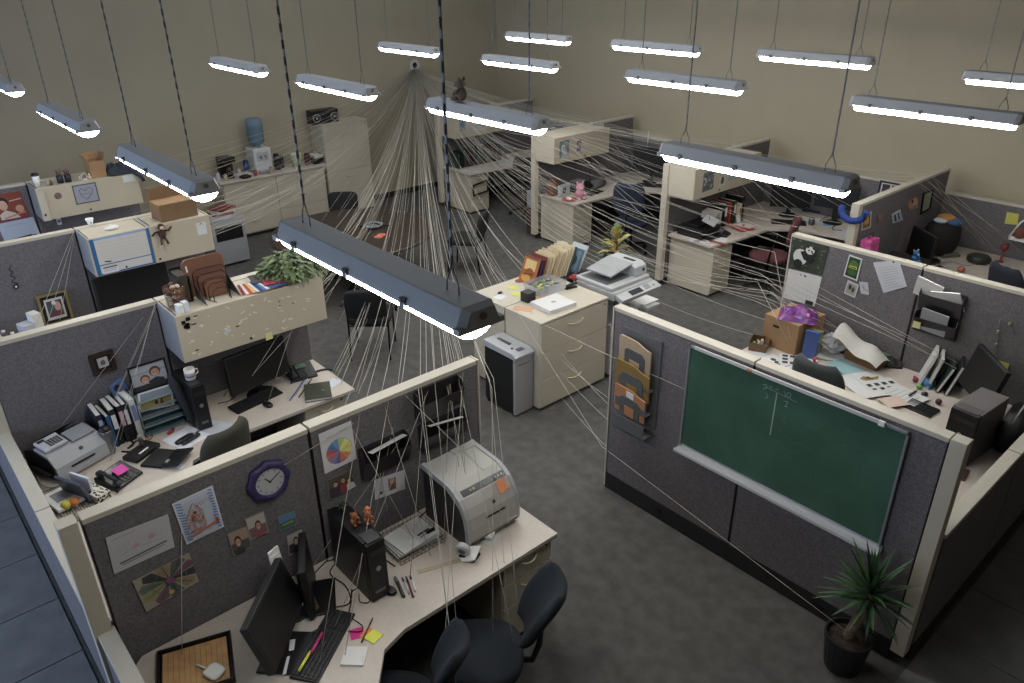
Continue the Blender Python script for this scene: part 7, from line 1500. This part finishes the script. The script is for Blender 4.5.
# ------------------------------------------------------------------ kitchenette things
KZ = .9705
t = thing('water_cooler', 'white countertop water cooler with two taps', 'water cooler', (-12.13, 5.17, KZ), 0); MB().box(-.16, .15, -.15, .15, 0, .40).build('body', M((200, 202, 206), .35), t, bevel=.015); MB().box(.15, .153, -.1, .1, .2, .34).build('tap_panel', M((170, 174, 180), .4), t)
for s_ in (-1, 1): MB().tube([(.15, s_ * .04, .27), (.19, s_ * .04, .27), (.19, s_ * .04, .24)], .01, 6).build('tap', M([(50, 60, 110), (150, 50, 50)][s_ > 0], .4), t)
MB().box(.15, .2, -.1, .1, .02, .05).build('drip_tray', GREYP, t)
t = thing('water_bottle', 'blue translucent water jug upturned on the water cooler', 'bottle', (-12.13, 5.17, KZ + .40)); MB().lathe([(.045, 0), (.05, .03), (.12, .07), (.13, .1), (.125, .18), (.132, .2), (.125, .3), (.132, .32), (.128, .42), (.1, .45), (.001, .455)], 26).build('jug', M((110, 140, 160), .15, alpha=.75), t); MB().lathe([(.1, .08), (.115, .1), (.115, .3), (.001, .3)], 20).build('water', M((96, 126, 150), .1, alpha=.7), t)
t = thing('coffee_maker', 'black coffee maker at the left end of the counter', 'coffee maker', (-12.14, 4.62, KZ), 0); MB().box(-.13, -.02, -.11, .11, 0, .32).build('tank', BLACK, t, bevel=.01); MB().box(-.02, .14, -.11, .11, 0, .03).build('base', BLACK, t, bevel=.006); MB().box(-.02, .13, -.11, .11, .24, .33).build('brew_head', BLACK, t, bevel=.012); MB().lathe([(.055, .03), (.07, .08), (.07, .16), (.04, .19)], 18, (.06, 0, 0)).build('carafe', M((34, 26, 24), .1), t)
for k, (y, x, r, h, c, lb) in enumerate([(4.40, -12.0, .03, .14, (186, 190, 196), 'clear bottle left of the coffee maker'), (4.50, -11.95, .028, .1, (190, 176, 150), 'tan cup left of the coffee maker'), (4.79, -12.1, .03, .12, (176, 180, 186), 'silver canister right of the coffee maker'), (4.93, -12.12, .045, .22, (36, 66, 120), 'tall blue tumbler left of the water cooler'), (4.99, -11.93, .03, .08, (190, 60, 60), 'small red cup left of the water cooler'), (5.24, -11.90, .03, .1, (190, 160, 120), 'tan cup in front of the water cooler'),
                                         (5.43, -12.05, .05, .26, (30, 30, 32), 'tall black thermos right of the water cooler'), (5.55, -12.15, .045, .2, (40, 36, 34), 'shorter black jar right of the thermos'), (5.93, -12.0, .03, .2, (90, 30, 40), 'dark red bottle right of the popcorn bag'), (6.0, -12.05, .03, .18, (70, 46, 40), 'brown bottle right of the popcorn bag')]):
    t = thing('canister', lb, 'canister', (x, y, KZ)); MB().lathe([(r * .85, 0), (r, .01), (r, h * .8), (r * .8, h * .9)], 16).build('body', C_(*c, .3), t); MB().lathe([(r * .85, h * .9), (r * .85, h), (r * .4, h * 1.02)], 14).build('lid', C_(*[int(v * .7) for v in c], .4), t)
t = thing('snack_box', 'red and white carton lying before the coffee maker', 'box', (-12.0, 4.80, KZ), 10); MB().box(-.07, .07, -.13, .13, 0, .05).build('carton', C_(196, 190, 190), t); MB().box(.0701, .0715, -.12, .06, .008, .044).build('front_print', C_(176, 50, 50), t)
t = thing('oven_mitt', 'black mitt lying on the counter before the red carton', 'mitt', (-11.87, 4.78, KZ), 0); MB().sell((0, 0, .03), (.06, .08, .03), .8).build('body', BLACK, t); MB().sell((.02, .07, .025), (.02, .04, .02)).build('thumb', BLACK, t)
t = thing('popcorn_tub', 'lime green patterned paper tub on the counter', 'tub', (-12.02, 5.76, KZ), 0); MB().lathe([(.07, 0), (.1, .22), (.096, .22), (.066, .01), (.001, .01)], 18).build('tub', M((150, 166, 84), .6, c2=(206, 206, 190), noise=.3, nscale=30), t); MB().sell((0, 0, .21), (.085, .085, .03)).build('contents', M((206, 204, 190), .9, noise=.2, nscale=60), t)
t = thing('appliance', 'black toaster oven under a stack of papers on the counter', 'appliance', (-12.12, 6.06, KZ), 0) if False else None
t = thing('paper_stack', 'dark tray piled with papers at the right end of the counter', 'paper', (-12.05, 6.12, KZ), 0); MB().box(-.14, .12, -.07, .09, 0, .1).build('tray', BLACK, t, bevel=.005)
for k in range(4): MB().box(-.13 + .01 * k, .12 + .01 * k, -.065 - .004 * k, .085, .10 + .012 * k, .11 + .012 * k).build('sheaf', [PAPER, M((180, 170, 150), .8), PAPER, M((196, 190, 180), .8)][k], t)
flat('paper', 'white paper lying at the counter front, right of the popcorn tub', 'paper', -11.93, 5.62, KZ, .3, .1, 5, (206, 200, 190))
t = thing('stereo', 'wide black stereo with two silver ringed speakers on the tall file cabinet', 'stereo', (-12.12, 6.39, 1.6005), 0); MB().box(-.1, .1, -.25, .25, 0, .22).build('body', M((18, 18, 20), .4), t, bevel=.012)
for s_ in (-1, 1):
    MB().cyl((.1, s_ * .165, .1), (.108, s_ * .165, .1), .07, n=24).build('speaker_ring', M((190, 190, 192), .25, metal=.6), t); MB().cyl((.108, s_ * .165, .1), (.112, s_ * .165, .1), .055, n=24).build('cone', BLACK, t); MB().cyl((.112, s_ * .165, .1), (.115, s_ * .165, .1), .02, n=16).build('dust_cap', GREYP, t)
MB().box(.1, .103, -.07, .07, .12, .17).build('display', M((40, 44, 50), .2), t)
# shelf of magazines behind the monkey cabinet
t = thing('supply_cart', 'grey cart of papers and red books between the monkey cabinet and the counter', 'cart', (-11.0, 3.98, 0)); MB().box(-.2, .2, -.25, .25, .04, .72).build('body', GREYP, t, bevel=.01); MB().box(.2, .205, -.2, .2, .4, .6).build('opening', BLACK, t)
for k, c in enumerate([(176, 176, 180), (140, 50, 46), (190, 180, 160), (120, 40, 44)]): flat('magazine', ['pale magazine at the bottom of the cart stack', 'red book second in the cart stack', 'cream magazine third in the cart stack', 'dark red book topmost on the grey cart'][k], 'magazine', -10.98, 3.95 + .02 * k, .721 + .033 * k, .3, .24, 12 * k - 10, c, th=.03)
# chairs by the round table
side_chair((-10.25, 5.55, 0), -35 + 0, 'black chair at the far left side of the round table')
side_chair((-8.35, 6.45, 0), 215, 'black chair on the right side of the round table')
side_chair((-7.0, 4.0, 0), 140, 'black armchair in front of the round table, seen under the nearest light', arms=True)
t = thing('ashtray_dish', 'silver and glass ornament in the middle of the round table', 'ornament', (-8.95, 5.3, .7345), 20); MB().lathe([(.06, 0), (.12, .02), (.14, .05), (.1, .04), (.05, .02)], 16).build('dish', M((150, 160, 160), .2, metal=.4), t); MB().tube([(-.16, -.1, .01), (0, 0, .06), (.18, .12, .01)], .012, 5).build('arm', DARK, t)
t = thing('orange_card', 'small orange paper piece on the round table', 'paper', (-8.55, 5.15, .7345), 30); MB().box(-.05, .05, -.09, .09, 0, .01).build('card', C_(206, 110, 76), t); MB().box(-.02, .02, -.05, .0, .01, .02).build('fold', C_(216, 130, 96), t)

# ------------------------------------------------------------------ string hole and strings
S = Vector((-12.345, 8.5, 2.33))
t = thing('wall_grommet', 'white round plate with a dark hole in the wall, where all strings start', 'plate', (XL + .001, 8.5, 2.33)); t.rotation_euler = (0, R(90), 0)
n = 28; vs = []; fs = []
for j, (r, z) in enumerate([(.11, 0), (.11, .008), (.05, .012), (.05, 0)]):
    for i in range(n): a = 2 * PI * i / n; rr_ = r * (1 + (.05 * math.sin(5 * a) if j < 2 else 0)); vs.append((rr_ * math.cos(a), rr_ * math.sin(a), z))
for j in range(3):
    for i in range(n): fs.append((j * n + i, j * n + (i + 1) % n, (j + 1) * n + (i + 1) % n, (j + 1) * n + i))
MB().add(vs, fs).build('ring', M((186, 184, 176), .7), t); MB().cyl((0, 0, 0), (0, 0, .003), .052, n=24).build('hole', M((6, 6, 6), .9), t)
STR = M((188, 182, 168), .8)
def string(pts, sag, label, group, r=.0021):
    P = []
    for i in range(len(pts) - 1):
        a, b = Vector(pts[i]), Vector(pts[i + 1]); L = (b - a).length; n = max(2, min(22, int(L * 2.6))); s = sag * L if i == 0 else 0
        for k in range(n): u = k / n; p = a.lerp(b, u); p.z -= 4 * s * u * (1 - u); P.append(p)
    P.append(Vector(pts[-1])); c = P[0].copy(); m = MB(); m.tube([p - c for p in P], r, 3); o = m.build('string', STR); o.location = c
    return tag(o, label, 'string', group)
q = random.Random(77)
def jit(c, s): return Vector((c[0] + q.uniform(-s[0], s[0]), c[1] + q.uniform(-s[1], s[1]), c[2] + q.uniform(-s[2], s[2])))
def bundle(n, c, s, sag, label, group, vias=None):
    for k in range(n):
        if vias and not isinstance(vias[0][0], tuple): vias = (vias,)
        st = S + Vector((.01, q.uniform(-.07, .07), q.uniform(-.10, -.06))); d = jit(c, s); pts = [st]
        for v in vias or (): pts.append(jit(*v))
        pts.append(d); string(pts, q.uniform(*sag), label, group)
GS = 'white strings fanned out from the hole in the wall'
bundle(7, (-11.85, 4.9, 1.0), (.03, .5, .02), (.02, .07), 'white string from the wall hole to the counter of the water cooler', GS, (((-11.84, 6.7, 1.55), (.03, .3, .15)),))
bundle(12, (-10.6, 2.78, 1.4), (.25, .1, .3), (.02, .06), 'white string from the wall hole to the far left cubicle', GS)
bundle(22, (-8.2, 2.74, 1.45), (.3, .05, .22), (.02, .08), 'white string from the wall hole to the monkey cabinet cubicle', GS)
bundle(18, (-5.85, 2.75, 1.5), (.25, .04, .22), (.03, .09), 'white string from the wall hole to the tape marked overhead cabinet', GS)
bundle(10, (-5.3, 2.7, .76), (.25, .04, .01), (.05, .10), 'white string from the wall hole to the end of the fax desk', GS)
bundle(10, (-9.3, 5.0, .74), (.7, .7, .005), (.02, .07), 'white string from the wall hole down to the round table', GS)
bundle(5, (-7.1, 3.7, .52), (.25, .25, .03), (.03, .08), 'white string from the wall hole to the armchair before the round table', GS)
bundle(4, (-3.2, 2.42, 1.13), (.12, .12, .01), (.05, .085), 'white string from the wall hole over the clock partition to the laser printer', GS, ((-3.53, 2.4, 1.672), (.02, .25, .0)))
bundle(8, (-3.15, 1.8, .76), (.25, .6, .01), (.05, .09), 'white string from the wall hole over the clock partition to the nearest desk', GS, ((-3.53, 2.1, 1.672), (.02, .55, .0)))
bundle(4, (-2.4, 1.85, .55), (.12, .3, .04), (.05, .09), 'white string from the wall hole over the partition to the nearest chairs', GS, ((-3.53, 2.5, 1.672), (.02, .2, .0)))
bundle(3, (-2.45, 2.1, .52), (.1, .1, .02), (.05, .09), 'white string running past the wall pockets to the nearest dark chair', GS, ((-3.40, 2.79, 1.5), (.03, .02, .15)))
bundle(4, (-3.47, 2.80, .45), (.05, .02, .3), (.06, .10), 'white string from the wall hole to the end edge of the clock partition', GS)
bundle(7, (-5.2, 4.95, .975), (.4, .4, .0), (.05, .10), 'white string from the wall hole to the file cabinet tops', GS)
bundle(3, (-5.03, 4.36, .71), (.15, .05, .01), (.06, .10), 'white string from the wall hole to the paper shredder', GS)
bundle(3, (-5.0, 5.8, 1.17), (.2, .2, .02), (.04, .08), 'white string from the wall hole to the copier', GS)
bundle(15, (-8.15, 8.08, .5), (.3, .02, .4), (.01, .07), 'white string from the wall hole to the pink pig cubicle front', GS, (((-8.66, 7.985, 1.0), (.01, .02, .5)),))
bundle(9, (-8.0, 9.6, 1.0), (.5, .4, .35), (.01, .04), 'white string from the wall hole across to the pig cubicle screen', GS, (((-8.64, 9.1, 1.70), (.02, .6, .02)),))
bundle(8, (-10.6, 8.6, 1.3), (.3, .3, .35), (.0, .02), 'white string from the wall hole into the farthest cubicle', GS, (((-11.16, 8.6, 1.70), (.02, .4, .02)),))
bundle(10, (-5.8, 8.6, 1.1), (.3, .7, .4), (.02, .10), 'white string from the wall hole to the flyer cabinet', GS, (((-8.64, 8.35, 1.70), (.02, .2, .03)),))
bundle(11, (-4.9, 9.6, .95), (.8, .6, .25), (.02, .08), 'white string from the wall hole to the desk in the flyer cabinet cubicle', GS, (((-8.64, 8.9, 1.72), (.02, .4, .03)), ((-6.04, 9.3, 1.69), (.02, .5, .02))))
bundle(7, (-6.0, 7.94, .8), (.06, .02, .65), (.05, .10), 'white string from the wall hole to the beige post of the flyer cabinet cubicle', GS, (((-8.66, 7.95, 1.2), (.01, .03, .4)),))
bundle(12, (-2.9, 6.15, .98), (.35, .3, .12), (.05, .14), 'white string from the wall hole to the paper strewn desk', GS, ((-3.52, 6.35, 1.0), (.02, .2, .55)))
bundle(4, (-1.7, 6.3, 1.05), (.3, .15, .1), (.05, .08), 'white string crossing the wall pockets to the tilted monitor', GS, ((-3.42, 6.45, 1.25), (.02, .1, .1)))
bundle(5, (-3.46, 7.97, 1.3), (.02, .03, .35), (.04, .09), 'white string from the wall hole to the beige post with the neck pillow', GS, (((-8.66, 7.93, 1.5), (.01, .03, .2)), ((-6.0, 7.90, 1.4), (.01, .02, .2))))
bundle(6, (-2.6, 9.9, .95), (.5, .35, .1), (.02, .05), 'white string from the wall hole into the open cubicle', GS, ((-3.53, 9.5, 1.675), (.02, .35, .0)))
bundle(4, (-3.49, 4.15, .55), (.02, .03, .4), (.07, .12), 'white string sagging from the wall hole to the end of the chalkboard partition', GS)
string([S, (-5.0, 4.46, .98), (-3.42, 3.95, .48), (-1.25, 3.82, .26)], .05, 'single white string running low along the chalkboard partition to the yucca pot', GS)
string([S, (-5.3, 4.5, .975), (-3.5, 3.98, 1.3), (-2.75, 4.03, 1.27)], .05, 'single white string tied across the folder holder to the chalkboard frame', GS)
G3 = 'short white strings tied over partition tops'
for a, b, lb in [((-5.99, 1.55, 1.672), T(62, 425, 1.0), 'short white string from the partition top to the fax machine'), ((-5.97, 1.54, 1.672), T(110, 462, .82), 'short white string from the partition top to the black phone with the pink note'), ((-5.96, 1.53, 1.672), T(120, 440, .80), 'short white string from the partition top to the figurine behind the phone'), ((-5.97, 1.55, 1.672), T(105, 420, .92), 'short white string from the partition top to the steel mug'),
                 ((-5.96, 1.56, 1.672), T(97, 440, .85), 'short white string from the partition top to the dark blue binder'), ((-8.4, 1.57, 1.672), T(31, 338, .98), 'short white string from the second partition top to the left edge desk things'), ((-8.4, 1.58, 1.672), T(47, 325, 1.0), 'short white string from the second partition top behind the gold framed photo'), ((-8.4, 1.58, 1.672), T(60, 320, .95), 'short white string from the second partition top to the small white roll'),
                 ((-5.6, 2.35, 1.28), T(240, 395, .80), 'white string from under the tape marked cabinet to the large monitor foot'), ((-5.6, 2.45, 1.28), T(268, 402, .76), 'white string from under the tape marked cabinet to the black mouse'), ((-5.6, 2.5, 1.28), T(225, 405, .75), 'white string from under the tape marked cabinet to the desk cable'),
                 ((-3.53, 2.1, 1.672), T(345, 655, .75), 'white string from the clock partition top to the notepad'), ((-3.53, 1.9, 1.672), T(320, 660, .76), 'white string from the clock partition top to the black keyboard'), ((-3.53, 2.3, 1.672), (-2.42, 1.66, .9), 'white string from the clock partition top to the second dark chair'), ((-3.49, 1.23, 1.58), T(352, 452, 1.3), 'white string hooked on the purple clock'), ((-3.53, .80, 1.5), T(182, 655, .78), 'vertical white string hanging past the pencil sketch into the bamboo tray')]:
    if 'hooked' in lb: b = (-3.47, 1.80, 1.60); a = (-3.455, 1.34, 1.53)
    string([a, b], 0.0, lb, G3)
